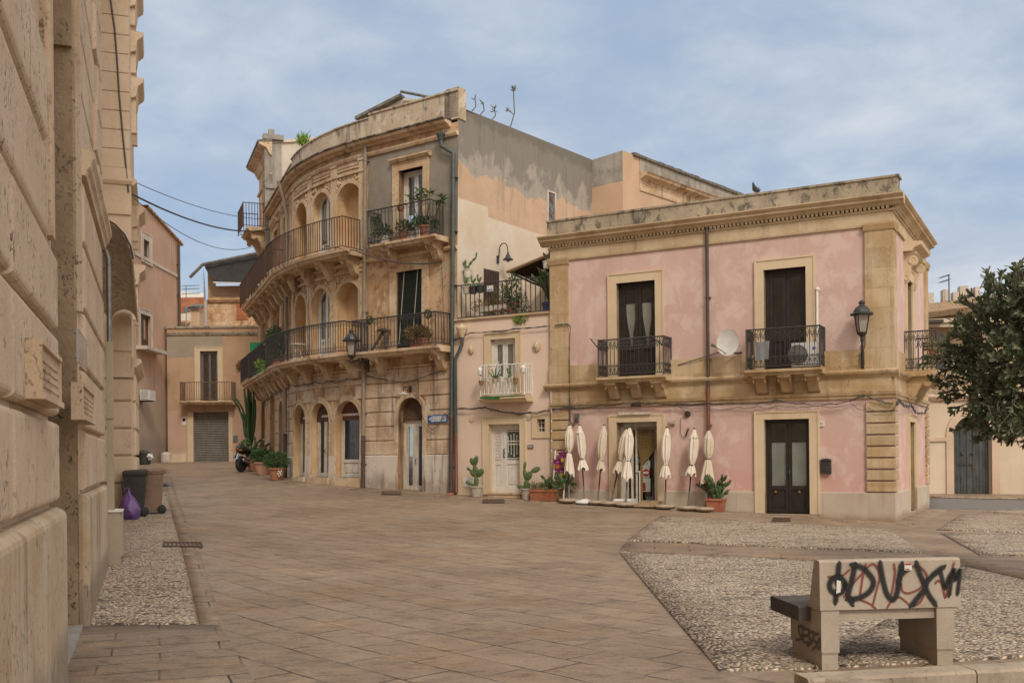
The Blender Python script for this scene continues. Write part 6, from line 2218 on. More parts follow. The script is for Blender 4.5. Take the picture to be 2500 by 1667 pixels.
q0 = at_depth(982, 243, 36.6)
q1 = at_depth(1016, 243, 36.6)
mb.obox(q0 - Vector((0, 0, .15)), q1 - q0, Vector((0, 1.2, .2)), Vector((0, 0, .10)))
mb.build('dormer_eave', MT['oldtile'], RR)
# ------------------------------------------------------------ narrow tall house at the end of the palazzo
TW = thing('tall_narrow_house', 'narrow taller house with a flaking whitewashed side and one high balcony beyond the palazzo', 'house', FW.pt(7.3, 0, -2))
T0, T1 = LW, 9.0
ZTW = 14.15
tw = [(6.15, 7.15, 11.05, 13.1), (6.3, 7.4, 8.05, 10.1), (6.2, 7.3, 4.86, 7.2)]
mb = MB()
tg = (6.6, 7.7, 1.2, 4.0, True)
wall(mb, FW, T0, T1, -.3, ZTW, tw + [tg], .3, 0, 2)
S0 = FW.pt(T0, 0, 0)
FS = Fr(S0.to_2d(), -69, left=False)
mb.fpoly(FS, [(0, 10), (5, 10), (5, 15.1), (.55, 14.35), (0, 14.35)], 0, 1)
mb.poly([FW.pt(T1, -.3, 0), FW.pt(T1, -.3, -5), FW.pt(T1, ZTW, -5), FW.pt(T1, ZTW, 0)])
mb.poly([FW.pt(T0, ZTW, 0), FW.pt(T1, ZTW, 0), FW.pt(T1, 15.0, -5), FW.pt(T0, 15.0, -5)], 1)
mb.build('wall', [MT['old'] if False else MT['oldpale'], MT['tower'], MT['reveal']], TW)
mb = MB()
mb.fbox(FS, -.05, .62, 10, 14.3, -.02, .05)
mb.fbox(FS, -.1, .7, 14.3, 14.5, -.1, .15)
mb.fbox(FS, .12, .35, 14.5, 14.72, -.1, .05)
mb.fbox(FS, -.02, .6, 12.35, 12.5, .0, .12)
mb.build('corner_pier', MT['greyrough'], TW)
mb = MB()
mb.fprof(FW, T0 - .05, T1 + .1, [(-.02, ZTW - .5), (.06, ZTW - .45), (.2, ZTW - .2), (.5, ZTW - .06), (.5, ZTW), (-.02, ZTW + .05)])
mb.build('eave', MT['oldpale'], TW)
mb = MB()
mb.fprof(FW, T0 - .06, T1 + .12, [(-.02, ZTW + .052), (.53, ZTW + .002), (.55, ZTW + .07), (-.02, ZTW + .2)])
mb.build('eave_tiles', MT['oldtile'], TW)
mb = MB()
mb.fprof(FW, T0, T1 + .03, [(-.02, ZTW - 1.25), (.06, ZTW - 1.25), (.09, ZTW - 1.18), (-.02, ZTW - 1.15)])
for h in tw:
 surround(mb, FW, h[0], h[1], h[2], h[3], .16, .06, top=.3)
mb.build('trim', MT['oldpale'], TW)
for h in tw:
 mb = MB()
 mb.fbox(FW, h[0], h[1], h[2], h[3], -.3, -.24)
 mb.build('shutter', MT['reveal'], TW)
mb = MB()
mb.fbox(FW, tg[0], tg[1], tg[2], tg[3], -.35, -.3)
mb.build('door', MT['brownwood'], TW)
balcony(TW, FW, 5.9, 7.9, 10.95, .85, .16, 'oldpale', 'rustiron', .98, 'plain', corbels=(6.2, 7.6), ch=.7, cw=.25, gap=.12)
for z, st, m in ((ZB1 - .02, 'frieze', 'darkiron'), (ZB2 - .02, 'plain', 'rustiron')):
 balcony(TW, FW, LW + .12, 8.1, z, .78, .18, 'oldpale', m, .98, st, corbels=(5.7, 6.8, 7.8), ch=.55, cw=.26, gap=.125)
# ------------------------------------------------------------ limestone palace along the left side
gp = ghit(195, 1530)
FZ = Fr((gp.x, gp.y), 19.0, left=False)
PZ = thing('limestone_palace', 'large warm limestone palace with rusticated blocks and a tall portal along the street', 'building', FZ.pt(3, 0, -4))
HP = 16.0
DW = -2.8            # near edge of the portal
mb = MB()
mb.fquad(FZ, 0, 3.9, -.4, HP, 0)
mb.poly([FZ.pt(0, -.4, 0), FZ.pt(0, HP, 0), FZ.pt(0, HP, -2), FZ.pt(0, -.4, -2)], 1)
mb.poly([FZ.pt(3.9, -.4, 0), FZ.pt(3.9, HP, 0), FZ.pt(3.9, HP, -1.6), FZ.pt(3.9, -.4, -1.6)])
mb.fquad(FZ, 3.9, 14.0, -.4, HP, -1.5)
mb.fquad(FZ, -14, DW, -.4, HP, 0)
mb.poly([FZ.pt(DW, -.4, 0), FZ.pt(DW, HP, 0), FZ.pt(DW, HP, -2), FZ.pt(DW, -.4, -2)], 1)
mb.fquad(FZ, DW, 0, -.4, HP, -1.9, 2)
mb.poly([FZ.pt(-14, HP, 0), FZ.pt(14, HP, 0), FZ.pt(14, HP, -9), FZ.pt(-14, HP, -9)])
mb.poly([FZ.pt(-14, -.4, 0), FZ.pt(-14, HP, 0), FZ.pt(-14, HP, -9), FZ.pt(-14, -.4, -9)])
mb.poly([FZ.pt(-14, -.4, -9), FZ.pt(-14, HP, -9), FZ.pt(18.5, HP, -9), FZ.pt(18.5, -.4, -9)])
mb.build('wall', [MT['palace'], MT['palace_rough_shaded'], MT['darkwood']], PZ)
def pillow(mb, u0, u1, z0, z1, n0, dep, b=.05, mi=0):
 """rounded rusticated block on the palace wall"""
 prof = [(0, 0), (.0, .45), (.3, .8), (.62, .95), (1, 1)]
 rings = []
 for t, h in prof:
  i = b * t
  rings.append([FZ.pt(u0 + i, z0 + i, n0 + dep * h), FZ.pt(u1 - i, z0 + i, n0 + dep * h), FZ.pt(u1 - i, z1 - i, n0 + dep * h), FZ.pt(u0 + i, z1 - i, n0 + dep * h)])
 vs = [p for r_ in rings for p in r_]
 fs = []
 for k in range(len(rings) - 1):
  for j in range(4):
   fs.append((k * 4 + j, k * 4 + (j + 1) % 4, k * 4 + 4 + (j + 1) % 4, k * 4 + 4 + j))
 m_ = (len(rings) - 1) * 4
 fs.append((m_, m_ + 1, m_ + 2, m_ + 3))
 mb.add(vs, fs, mi, [(p.x + p.y, p.z) for p in vs])
zj = [1.33, 1.94, 2.55, 3.12, 3.78, 4.42]
mb = MB()
for a, b in zip(zj[:-1], zj[1:]):
 if b < 3.2:
  pillow(mb, -5.2, DW - .0, a + .02, b - .02, -.01, .085, .045)
  pillow(mb, -7.9, -5.26, a + .02, b - .02, -.01, .085, .045)
 else:
  pillow(mb, -5.6, DW - .42, a + .03, b - .03, -.01, .07, .06)
  pillow(mb, -8.4, -5.66, a + .03, b - .03, -.01, .07, .06)
 e = 3.86 if b < 3.9 else 3.6
 pillow(mb, .16 if b > 2 else .10, e, a + .02, b - .02, -.01, .075, .035)
for i in range(14):
 z = 4.78 + i * .62
 w_ = 1.25 if i % 2 else .85
 pillow(mb, 3.9 - w_, 3.88, z + .02, z + .60, -.01, .075, .04)
 pillow(mb, .5, 3.85 - w_, z + .02, z + .60, -.01, .035, .03)
 pillow(mb, -5.3 - .3 * (i % 2), DW - .42, z + .02, z + .60, -.01, .06, .05)
mb.split('rusticated_blocks', MT['palace'], PZ)
mb = MB()
pillow(mb, -.0, 3.9, -.4, zj[0] - .02, -.01, .10, .06)
pillow(mb, -8, DW + .03, -.4, zj[0] - .02, -.01, .13, .07)
mb.split('base_blocks', MT['palace_base'], PZ)
mb = MB()
mb.fprof(FZ, .12, 3.96, [(-.02, 4.46), (.09, 4.46), (.10, 4.52), (.13, 4.55), (.14, 4.60), (.17, 4.64), (.17, 4.70), (-.02, 4.74)])
mb.fprof(FZ, .0, .12, [(-.02, 3.1), (.05, 3.1), (.05, HP), (-.02, HP)])
mb.fprof(FZ, DW - .34, DW - .02, [(-.02, 3.16), (.03, 3.16), (.03, HP), (-.02, HP)])
mb.fprof(FZ, DW - .30, DW - .12, [(.03, 3.2), (.07, 3.2), (.07, HP), (.03, HP)])
mb.build('portal_moulding', MT['palace'], PZ)
# carved bracket with acanthus leaf in the portal reveal
mb = MB()
Fq = Fr(FZ.pt(0, 0, 0).to_2d(), 19 + 90)      # reveal of the far jamb, running inwards
Fq.n = -FZ.d
zb = Fq.Z(150, 110) if False else 5.75
mb.fbox(Fq, .02, .74, zb - .09, zb, -.01, .06)
mb.fbox(Fq, .02, .74, zb, zb + 1.3, -.01, .05)
for i, (t, l_) in enumerate(((0, .9), (-.5, .75), (.5, .75), (-.95, .55), (.95, .55))):
 base = Fq.pt(.38, zb + .06, .06)
 pts = []
 for k in range(7):
  s_ = k / 6
  pts.append(Fq.pt(.38 + t * .3 * s_ ** 1.3, zb + .06 + l_ * s_, .06 + .05 * math.sin(s_ * 3)))
 mb.tube(pts, [.02 + .045 * math.sin(math.pi * min(1, k / 5.2)) for k in range(7)], 6)
mb.build('carved_bracket', MT['palace_rough_shaded'], PZ)
mb = MB()
mb.obox(FZ.pt(DW, -.2, -.9), FZ.d.to_3d() * 2.8, FZ.n.to_3d() * .93, Vector((0, 0, gz(*FZ.pt(-.3, 0, .1).to_2d()) + .235)))
mb.build('threshold', MT['marble'], PZ)
# projecting wing further down the street
WN = .17
mb = MB()
Fs = Fr(FZ.pt(14.0, 0, WN).to_2d(), 109)
Fs.n = -FZ.d
mb.fquad(Fs, 0, 2.1, -.3, HP, 0)
mb.fquad(FZ, 14.0, 18.2, -.3, HP, WN)
mb.poly([FZ.pt(18.2, -.3, WN), FZ.pt(18.2, HP, WN), FZ.pt(18.2, HP, -9), FZ.pt(18.2, -.3, -9)])
mb.poly([FZ.pt(14, HP, WN), FZ.pt(18.2, HP, WN), FZ.pt(18.2, HP, -9), FZ.pt(14, HP, -9)])
mb.build('wing_wall', MT['ashlarwing'], PZ)
mb = MB()
z = 8.25
while z < HP - .4:
 mb.fprof(Fs, .0, 2.0, [(-.01, z + .012), (.018, z + .012), (.022, z + .02), (.022, z + .412), (.018, z + .42), (-.01, z + .42)])
 z += .432
for z0, z1, n_ in ((7.95, 8.25, .05), (7.78, 7.95, .025), (7.3, 7.78, .02), (7.2, 7.3, .05)):
 mb.fbox(Fs, -.02, 2.0, z0, z1, -.01, n_)
mb.fprof(Fs, -.04, 2.0, [(-.01, 7.88), (.06, 7.88), (.10, 7.95), (.10, 8.0), (-.01, 8.02)])
mb.fbox(Fs, .28, 2.0, 6.35, 7.1, -.01, .02)
mb.fbox(Fs, .36, 2.0, 6.43, 7.02, .02, .035)
for z0, z1 in ((-.3, 1.1), (1.1, 1.72), (1.72, 2.34), (2.34, 2.96), (2.96, 3.5)):
 for a, b in ((.02, .44), (.52, .82)):
  mb.fprof(Fs, a, b, [(-.01, z0 + .02), (.04, z0 + .02), (.07, z0 + .05), (.07, z1 - .05), (.04, z1 - .02), (-.01, z1 - .02)])
mb.fbox(Fs, -.05, .9, 3.5, 3.72, -.01, .12)
mb.fbox(Fs, .05, .5, 3.72, 4.1, -.01, .07)
mb.fbox(Fs, .02, .55, 4.1, 4.2, -.01, .12)
mb.split('wing_ashlar', MT['ashlarwing'], PZ)
mb = MB()
for z0, z1 in ((-.3, 1.1), (1.1, 1.72), (1.72, 2.34), (2.34, 2.96), (2.96, 3.6)):
 for a, b in ((14.06, 14.7), (15.3, 16.6), (16.7, 17.6)):
  pillow(mb, a, b, z0 + .02, z1 - .02, WN - .01, .09, .05)
mb.fprof(FZ, 14, 18.3, [(WN - .02, 3.7), (WN + .1, 3.75), (WN + .2, 3.85), (WN + .2, 3.92), (WN - .02, 3.96)])
mb.fprof(FZ, 14, 18.3, [(WN - .02, 7.85), (WN + .06, 7.88), (WN + .14, 7.96), (WN + .14, 8.02), (WN - .02, 8.06)])
for z0, z1 in ((5.0, 6.3), (6.9, 7.7), (9.5, 10.8), (10.95, 11.9), (12.1, 13.0)):
 u0 = 15.3
 mb.fprof(FZ, u0, u0 + 1.4, [(WN - .02, z1 - .5), (WN + .12, z1 - .45), (WN + .16, z1 - .2), (WN + .28, z1 - .1), (WN + .30, z1), (WN - .02, z1 + .03)])
 mb.fbox(FZ, u0 + .1, u0 + .28, z0, z1 - .5, WN - .02, WN + .12)
 mb.fbox(FZ, u0 + 1.1, u0 + 1.28, z0, z1 - .5, WN - .02, WN + .12)
mb.build('wing_mouldings', MT['ashlarwing'], PZ)
# box duct, pipe and cabinet in the recess
mb = MB()
pu, pz = FZ.at(271, 835, .02)
mb.fbox(FZ, 3.99, 4.07, .9, 3.24, .075, .165)
mb.fbox(FZ, 3.97, 4.09, 2.2, 2.25, .06, .18)
mb.build('box_duct', MT['cabinet'], PZ)
mb = MB()
mb.tube([FZ.pt(4.03, 3.2, .12), FZ.pt(4.03, 4.36, .12), FZ.pt(4.03, 4.46, .09), FZ.pt(4.03, 4.50, -.0), FZ.pt(4.03, 4.5, -.3)], .034, 8)
smooth_by(mb.build('drainpipe', MT['steel'], PZ), 50)
zc_ = gz(*FZ.pt(4.2, 0, .1).to_2d())
T = thing('utility_cabinet', 'narrow painted utility cabinet at the foot of the limestone palace', 'cabinet', FZ.pt(4.2, zc_, .12))
mb = MB()
mb.fbox(FZ, 3.95, 4.5, zc_ - .02, zc_ + .70, .0, .235)
mb.build('cabinet', MT['cabinet'], T)
mb = MB()
mb.fbox(FZ, 3.98, 4.48, zc_ + .10, zc_ + .69, .235, .262)
mb.build('door', MT['cabinet'], T)
mb = MB()
mb.fprof(FZ, 3.93, 4.52, [(-.01, zc_ + .70), (.27, zc_ + .70), (.27, zc_ + .715), (-.01, zc_ + .73)])
mb.build('lid', MT['whiteplastic'], T)
# black cable down the ashlar
mb = MB()
pts = []
for x, y in ((270, 0), (280, 70), (287, 160), (291, 230), (300, 330), (307, 400), (311, 440), (314, 470)):
 u, z = Fs.at(x, y, .03)
 pts.append(Fs.pt(u, z, .035))
pts = [pts[0] + Vector((0, 0, 3))] + pts
mb.tube(pts, .022, 5)
tag(mb.build('wall_cable', MT['cable'], None, org=pts[-1]), 'thick dark cable running down the pale ashlar end wall of the palace', 'cable')
# barrel awning of corrugated sheet
A_n, A_f = FZ.pt(4.1, 4.40, -.12), FZ.pt(13.9, 4.78, .02)
mb = MB()
K, J = 230, 14
vs, fs = [], []
for i in range(K + 1):
 t = i / K
 c = A_n.lerp(A_f, t)
 rr = .56 - .27 * t + .014 * math.sin(i * math.pi / 2)
 for j in range(J + 1):
  a = math.pi * (.02 + .93 * j / J)
  p = c + FZ.n.to_3d() * (math.cos(a) * rr * .95) + Vector((0, 0, math.sin(a) * rr * 1.05 - .05))
  vs.append(p)
for i in range(K):
 for j in range(J):
  o = i * (J + 1) + j
  fs.append((o, o + 1, o + J + 2, o + J + 1))
mb.add(vs, fs)
T = thing('barrel_awning', 'rusty corrugated barrel awning along the recess of the limestone palace', 'awning', A_n)
ob = mb.build('sheet', MT['awning'], T, smooth=True)
sm = ob.modifiers.new('thickness', 'SOLIDIFY')
sm.thickness = .012
mb = MB()
for t in (0, .25, .5, .75, 1):
 c = A_n.lerp(A_f, t)
 mb.tube([c + FZ.n.to_3d() * (math.cos(math.pi * (.02 + .93 * j / 10)) * (.57 - .27 * t) * .97) + Vector((0, 0, math.sin(math.pi * (.02 + .93 * j / 10)) * (.57 - .27 * t) * 1.07 - .05)) for j in range(11)], .014, 5)
mb.build('hoop', MT['castiron'], T)
# plaques and signs on the palace
def stone_plaque(u0, u1, z0, z1, n, label, rows, mat='palace', ink='palace_base', fr_=FZ, sgn=1):
 mb = MB()
 mb.fbox(fr_, u0, u1, z0, z1, n - .03, n + .05)
 mb.fbox(fr_, u0 - .0, u1, z0, z0 + .035, n + .05, n + .085)
 mb.fbox(fr_, u0, u1, z1 - .03, z1, n + .05, n + .075)
 mb.fbox(fr_, u0, u0 + .03, z0 + .035, z1 - .03, n + .05, n + .07)
 mb.fbox(fr_, u1 - .03, u1, z0 + .035, z1 - .03, n + .05, n + .07)
 o = fr_.pt((u0 + u1) / 2, (z0 + z1) / 2, n)
 for i in range(rows):
  z = z1 - .07 - (z1 - z0 - .14) * (i + .5) / rows
  h = (z1 - z0 - .14) / rows * .62
  u = u0 + .05
  while u < u1 - .08:
   w_ = rnd(.025, .06)
   mb.fbox(fr_, u, u + w_, z - h / 2, z + h / 2 * rnd(.5, 1), n + .05, n + .062)
   u += w_ + rnd(.012, .03)
 tag(mb.build('stone_plaque', [MT[mat]], None, org=o), label, 'plaque')
stone_plaque(-4.05, -3.0, 2.14, 2.50, .09, 'carved limestone plaque beside the portal nearest the viewer', 5) if False else None
u0, u1 = FZ.U(74, .1, 960), FZ.U(126, .1, 960)
stone_plaque(u0, u1, FZ.Z(100, 985, .1), FZ.Z(100, 850, .1), .09, 'large carved limestone plaque on the near side of the palace portal', 4)
u0, u1 = FZ.U(187, .09, 980), FZ.U(216, .09, 980)
stone_plaque(u0, u1, FZ.Z(200, 1030, .09), FZ.Z(200, 945, .09), .075, 'smaller carved limestone plaque on the far jamb of the palace portal', 4)
u0, u1 = FZ.U(191, .1, 850), FZ.U(211, .1, 850)
z0, z1 = FZ.Z(200, 893, .1), FZ.Z(200, 815, .1)
T = thing('glass_plaque', 'pale glossy plate on studs above the small carved plaque of the palace', 'plaque', FZ.pt(u0, z0, .1))
mb = MB()
mb.fbox(FZ, u0, u1, z0, z1, .085, .105)
mb.build('plate', MT['platelilac'], T)
mb = MB()
for p in (u0 + .04, u1 - .04):
 for q in (z0 + .04, z1 - .04):
  mb.tube([FZ.pt(p, q, .06), FZ.pt(p, q, .112)], .009, 6)
mb.build('stud', MT['chrome'], T)
a, z1 = Fq.at(139, 1044, .03)
b, z0 = Fq.at(109, 1081, .03)
mb = MB()
mb.fbox(Fq, a, b, z0, z1, .0, .04)
mb.fquad(Fq, a + .05, b - .02, z0 + .05, z0 + .065, .042, 1)
for i in range(3):
 mb.fquad(Fq, a + .12, a + .17, z0 + .1 + i * .02, z0 + .108 + i * .02, .042, 1)
tag(mb.build('intercom_panel', [MT['whiteplastic'], MT['greyink']], None, org=Fq.pt(a, z0, 0)), 'pale intercom panel in the shaded portal reveal of the palace', 'intercom')
# ------------------------------------------------------------ house with roller shutter closing the street
FG = Fr((-12.4, 50.0), 90)
GH = thing('garage_house', 'low ochre pink house with a grey roller shutter and one rusty balcony closing the street', 'house', FG.pt(2.2, 0, -2))
LG = FG.U(409)
zg0 = 1.45
ow = (FG.U(533), FG.U(490), FG.Z(510, 985), FG.Z(510, 857))
og = (FG.U(558), FG.U(472), zg0, FG.Z(515, 1005))
ZGT = FG.Z(500, 797)
mb = MB()
wall(mb, FG, -.4, LG, 1.0, ZGT, [ow, og], .25, 0, 0)
mb.poly([FG.pt(LG, 1, 0), FG.pt(LG, ZGT, 0), FG.pt(LG, ZGT, -5), FG.pt(LG, 1, -5)])
mb.poly([FG.pt(-.4, ZGT - .3, 0), FG.pt(LG, ZGT - .3, 0), FG.pt(LG, ZGT - .3, -5), FG.pt(-.4, ZGT - .3, -5)])
mb.build('wall', MT['garage'], GH)
mb = MB()
mb.fpoly(FG, [(FG.U(545), FG.Z(500, 818)), (LG, FG.Z(500, 818)), (LG, FG.Z(500, 872)), (FG.U(475), FG.Z(500, 870)), (FG.U(475), FG.Z(500, 850)), (FG.U(545), FG.Z(500, 848))], .006)
mb.build('grey_patch', MT['greypatch'], GH)
mb = MB()
mb.fprof(FG, -.4, LG, [(-.02, FG.Z(500, 822)), (.06, FG.Z(500, 818)), (.1, FG.Z(500, 812)), (-.02, FG.Z(500, 810))])
mb.fbox(FG, -.4, LG + .05, FG.Z(500, 801), FG.Z(500, 796), -.3, .06)
mb.build('parapet_moulding', MT['parapet'], GH)
mb = MB()
surround(mb, FG, *ow, .26, .05, top=.2)
mb.fbox(FG, og[1], og[1] + .28, 1.2, og[3], -.02, .04)
mb.fbox(FG, og[0] - .2, og[0], 1.2, og[3], -.02, .04)
mb.fbox(FG, LG - .9, LG, 1.2, FG.Z(430, 1108), -.02, .05)
mb.split('stone_surround', MT['creamtrim'], GH)
joinery(GH, FG, *ow, -.12, 'steel', 2, 0, name='window', lw=.05, fw=.06, glass='glass', back=.2, backmat='pipebrown')
mb = MB()
z = og[2]
while z < og[3] - .02:
 t = min(z + .085, og[3])
 mb.fprof(FG, og[0], og[1], [(-.16, z), (-.135, z + .012), (-.12, z + .045), (-.135, z + .075), (-.16, t)], closed=False)
 z += .085
mb.fbox(FG, og[0], og[1], og[2], og[2] + .06, -.17, -.1)
mb.build('roller_shutter', MT['shutter'], GH)
ba, bb = FG.U(567, .8, 980), FG.U(437, .8, 980)
balcony(GH, FG, ba, bb, FG.Z(500, 978, .8), .8, .17, 'oldpale', 'oldiron', .9, 'plain', gap=.11, prof=True)
u, z = FG.at(449, 1027, .02)
T = thing('no_parking_sign', 'small white panel with a no parking disc beside the roller shutter', 'sign', FG.pt(u, z, .02))
mb = MB()
mb.fbox(FG, u - .10, u + .10, z - .2, z + .2, -.0, .012)
mb.build('panel', MT['signwhite'], T)
mb = MB()
nG = FG.pt(0, 0, 1) - FG.pt(0, 0, 0)
mb.lathe(FG.pt(u, z + .05, .013), [(.0001, .001), (.06, .001)], 16, 0, axis=nG)
mb.lathe(FG.pt(u, z + .05, .014), [(.06, .001), (.085, .001)], 16, 1, axis=nG)
mb.fpoly(FG, [(u + .05, z + .09), (u + .04, z + .1), (u - .05, z + .01), (u - .04, z)], .018, 1)
mb.build('disc', [MT['signblue'], MT['redink']], T)
u, z = FG.at(574, 1071, .02)
mb = MB()
mb.fbox(FG, u - .13, u + .13, z - .17, z + .17, 0, .03)
mb.fbox(FG, u - .07, u + .07, z - .08, z + .1, .03, .045)
tag(mb.build('meter_box', MT['steel'], None, org=FG.pt(u, z, 0)), 'small grey meter box on the wall between the roller shutter and the motorcycle', 'meter box')
u, z = FG.at(588, 891, .1)
potted('wall_flower_pot', 'small clay pot with trailing plant fixed high on the garage house wall', 'flower pot', FG.pt(u, z - .08, .14), .13, .22, 'terra_red', (.2, .12, .2), 'leafolive', 90, .12, .03, cz=.05)
# stone bollard at its left corner
b = at_depth(406.5, 1128, 49.0)
b.z = gz(b.x, b.y)
mb = MB()
mb.lathe(b, [(.25, 0), (.25, .38), (.2, .48), (.0001, .5)], 10, wob=.05)
tag(mb.build('stone_bollard', MT['tower'], None, org=b), 'short worn stone bollard between the garage house and the salmon house', 'bollard')
# ------------------------------------------------------------ tall salmon house at the far left
FT = Fr((-16.95, 44.0), 0, left=False)
TH = thing('salmon_house', 'tall salmon house with a tiled gable beyond the limestone palace', 'house', FT.pt(4, 0, -3))
ue = FT.U(434, 0, 600)
up_ = FT.U(357, 0, 600)
ze = FT.Z(434, 592)
zp = FT.Z(357, 508)
mb = MB()
o1 = (FT.U(350, y=614), FT.U(364, y=614), FT.Z(357, 641), FT.Z(357, 587))
o2 = (FT.U(343, y=800), FT.U(367, y=800), FT.Z(355, 850), FT.Z(355, 769))
o3 = (FT.U(324, y=935), FT.U(341, y=935), FT.Z(334, 948), FT.Z(334, 923))
wall(mb, FT, -6, ue, 1.0, ze, [o1, o2, o3], .22)
mb.fpoly(FT, [(-6, ze), (ue, ze), (up_, zp), (-6, zp)], 0)
mb.poly([FT.pt(ue, 1, 0), FT.pt(ue, ze, 0), FT.pt(ue, ze, -5), FT.pt(ue, 1, -5)])
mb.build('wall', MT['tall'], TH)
mb = MB()
k = 12
for i in range(k):
 a, b = up_ + (ue + .5 - up_) * i / k, up_ + (ue + .5 - up_) * (i + 1.15) / k
 f = lambda u: zp + (ze - zp) * (u - up_) / (ue - up_)
 mb.add([FT.pt(a, f(a) + .02, .12), FT.pt(b, f(b) + .02, .12), FT.pt(b, f(b) + .1, .12), FT.pt(a, f(a) + .14, .12), FT.pt(a, f(a) + .02, -1.5), FT.pt(b, f(b) + .02, -1.5), FT.pt(b, f(b) + .1, -1.5), FT.pt(a, f(a) + .14, -1.5)], [(0, 1, 2, 3), (3, 2, 6, 7), (0, 1, 5, 4), (1, 2, 6, 5)])
mb.build('roof', MT['rooftile'], TH)
mb = MB()
surround(mb, FT, *o1, .32, .03, top=.32, sill=True)
surround(mb, FT, *o2, .22, .03, top=.25)
mb.fbox(FT, o2[0] - .6, o2[1] + .8, o2[2] - .16, o2[2], -.02, .5)
mb.fbox(FT, -6, ue, FT.Z(400, 660), FT.Z(400, 653), -.02, .05)
mb.fbox(FT, o3[0] - .2, o3[1] + .25, o3[2] - .35, o3[2], -.02, .03)
mb.fbox(FT, o3[0] - .2, o3[1] + .25, o3[3], o3[3] + .25, -.02, .03)
mb.build('stone_trim', MT['tower'], TH)
joinery(TH, FT, *o1, -.1, 'pipegreen', 2, 0, name='window', lw=.08)
joinery(TH, FT, *o2, -.1, 'brownwood', 2, .4, name='window', lw=.1)
mb = MB()
mb.fquad(FT, o3[0], o3[1], o3[2], o3[3], -.2)
mb.build('small_window', MT['interior'], TH)
pipe(TH, FT, ue - .15, 1.5, ze - .1, .07, 'pipebrown', .1)
u0, u1 = FT.U(351, .35, 965), FT.U(378, .35, 965)
z0, z1 = FT.Z(365, 978, .35), FT.Z(365, 954, .35)
T = thing('air_conditioner', 'white air conditioner unit fixed to the wall of the tall salmon house', 'air conditioner', FT.pt(u0, z0, .3))
mb = MB()
mb.box(FT.pt((u0 + u1) / 2 - .2, (z0 + z1) / 2, .35), (.42, .8, z1 - z0), 0)
mb.build('casing', MT['whiteplastic'], T)
mb = MB()
c = FT.pt((u0 + u1) / 2 - .2, (z0 + z1) / 2, .35)
for i in range(6):
 mb.box(c + Vector((-.0, -.405, -.18 + i * .07)), (.34, .02, .02))
mb.build('grille', MT['steel'], T)
mb = MB()
mb.box(c + Vector((-.1, 0, -(z1 - z0) / 2 - .03)), (.6, .5, .04))
mb.build('bracket', MT['castiron'], T)
# ------------------------------------------------------------ roofs behind the garage house
FN = Fr((-12.5, 57.0), 90)
NH = thing('netted_house', 'ochre house with black netting over its terrace and orange tiles behind the garage house', 'house', FN.pt(3, 0, -3))
def nz(x, y, n=0):
 return FN.at(x, y, n)
mb = MB()
xl = FN.U(500)
mb.fpoly(FN, [(-2, 4), (xl, 4), (xl, FN.Z(500, 738)), (-2, FN.Z(500, 738))], 0, 1)
mb.fpoly(FN, [(-2, FN.Z(500, 724)), (xl, FN.Z(500, 724)), (xl, FN.Z(500, 693)), (-2, FN.Z(500, 691))], -.8, 0)
mb.fpoly(FN, [(FN.U(520), FN.Z(500, 693)), (xl, FN.Z(500, 693)), (xl, FN.Z(500, 648)), (FN.U(520), FN.Z(500, 655))], -.8, 0)
q = FN.U(488)
mb.add([FN.pt(xl, 4, 0), FN.pt(xl, FN.Z(500, 650), 0), FN.pt(q + .8, FN.Z(490, 680), -4), FN.pt(q + .8, 4, -4)], [(0, 1, 2, 3)], 2)
mb.build('wall', [MT['garage'], MT['old'], MT['tower']], NH)
mb = MB()
mb.fbox(FN, FN.U(609), FN.U(580), FN.Z(600, 781), FN.Z(600, 742), -.02, .03)
mb.build('brick_patch', MT['brick'], NH)
mb = MB()
for i in range(22):
 u = FN.U(604) + (FN.U(511) - FN.U(604)) * i / 21
 mb.tube([FN.pt(u, FN.Z(500, 736), .12), FN.pt(u, FN.Z(500, 722), -.75)], .085, 7)
mb.build('roof', MT['rooftile'], NH)
mb = MB()
N_ = 14
vs, fs = [], []
tl, tr = FN.at(498, 648, -.6), FN.at(640, 622, -.6)
bl, br_ = FN.at(521, 691, .2), FN.at(640, 694, .2)
for j in range(6):
 for i in range(N_ + 1):
  s_, t = i / N_, j / 5
  u = (tl[0] + (tr[0] - tl[0]) * s_) * (1 - t) + (bl[0] + (br_[0] - bl[0]) * s_) * t
  z = (tl[1] + (tr[1] - tl[1]) * s_ + .12 * math.sin(s_ * 3)) * (1 - t) + (bl[1] + (br_[1] - bl[1]) * s_) * t
  vs.append(FN.pt(u, z, -.6 + .8 * t + .06 * math.sin(i * 1.7 + j)))
for j in range(5):
 for i in range(N_):
  o = j * (N_ + 1) + i
  fs.append((o, o + 1, o + N_ + 2, o + N_ + 1))
mb.add(vs, fs)
mb.build('netting', MT['net'], NH, smooth=True)
mb = MB()
mb.tube([FN.pt(bl[0], bl[1] + .02, .24), FN.pt(br_[0], br_[1] + .02, .24)], .035, 5)
mb.build('rail', MT['whiteplastic'], NH)
mb = MB()
pts = [FN.at(481, 687, -1.5), FN.at(499, 648, -.5), FN.at(640, 619, -.5)]
for (a, b) in zip(pts[:-1], pts[1:]):
 for n_ in (-.5,):
  mb.tube([FN.pt(a[0], a[1], n_ + .3), FN.pt(b[0], b[1], n_ + .3)], .09, 6)
mb.build('eave', MT['oldtile'], NH)
pipe(NH, FN, FN.U(506), 4, FN.Z(505, 735), .1, 'potgrey', .1, clips=False)
FO = Fr((-16, 78.0), 90)
OH = thing('brick_house', 'distant orange brick house with a pale roof and a television aerial', 'house', FO.pt(4, 0, -3))
mb = MB()
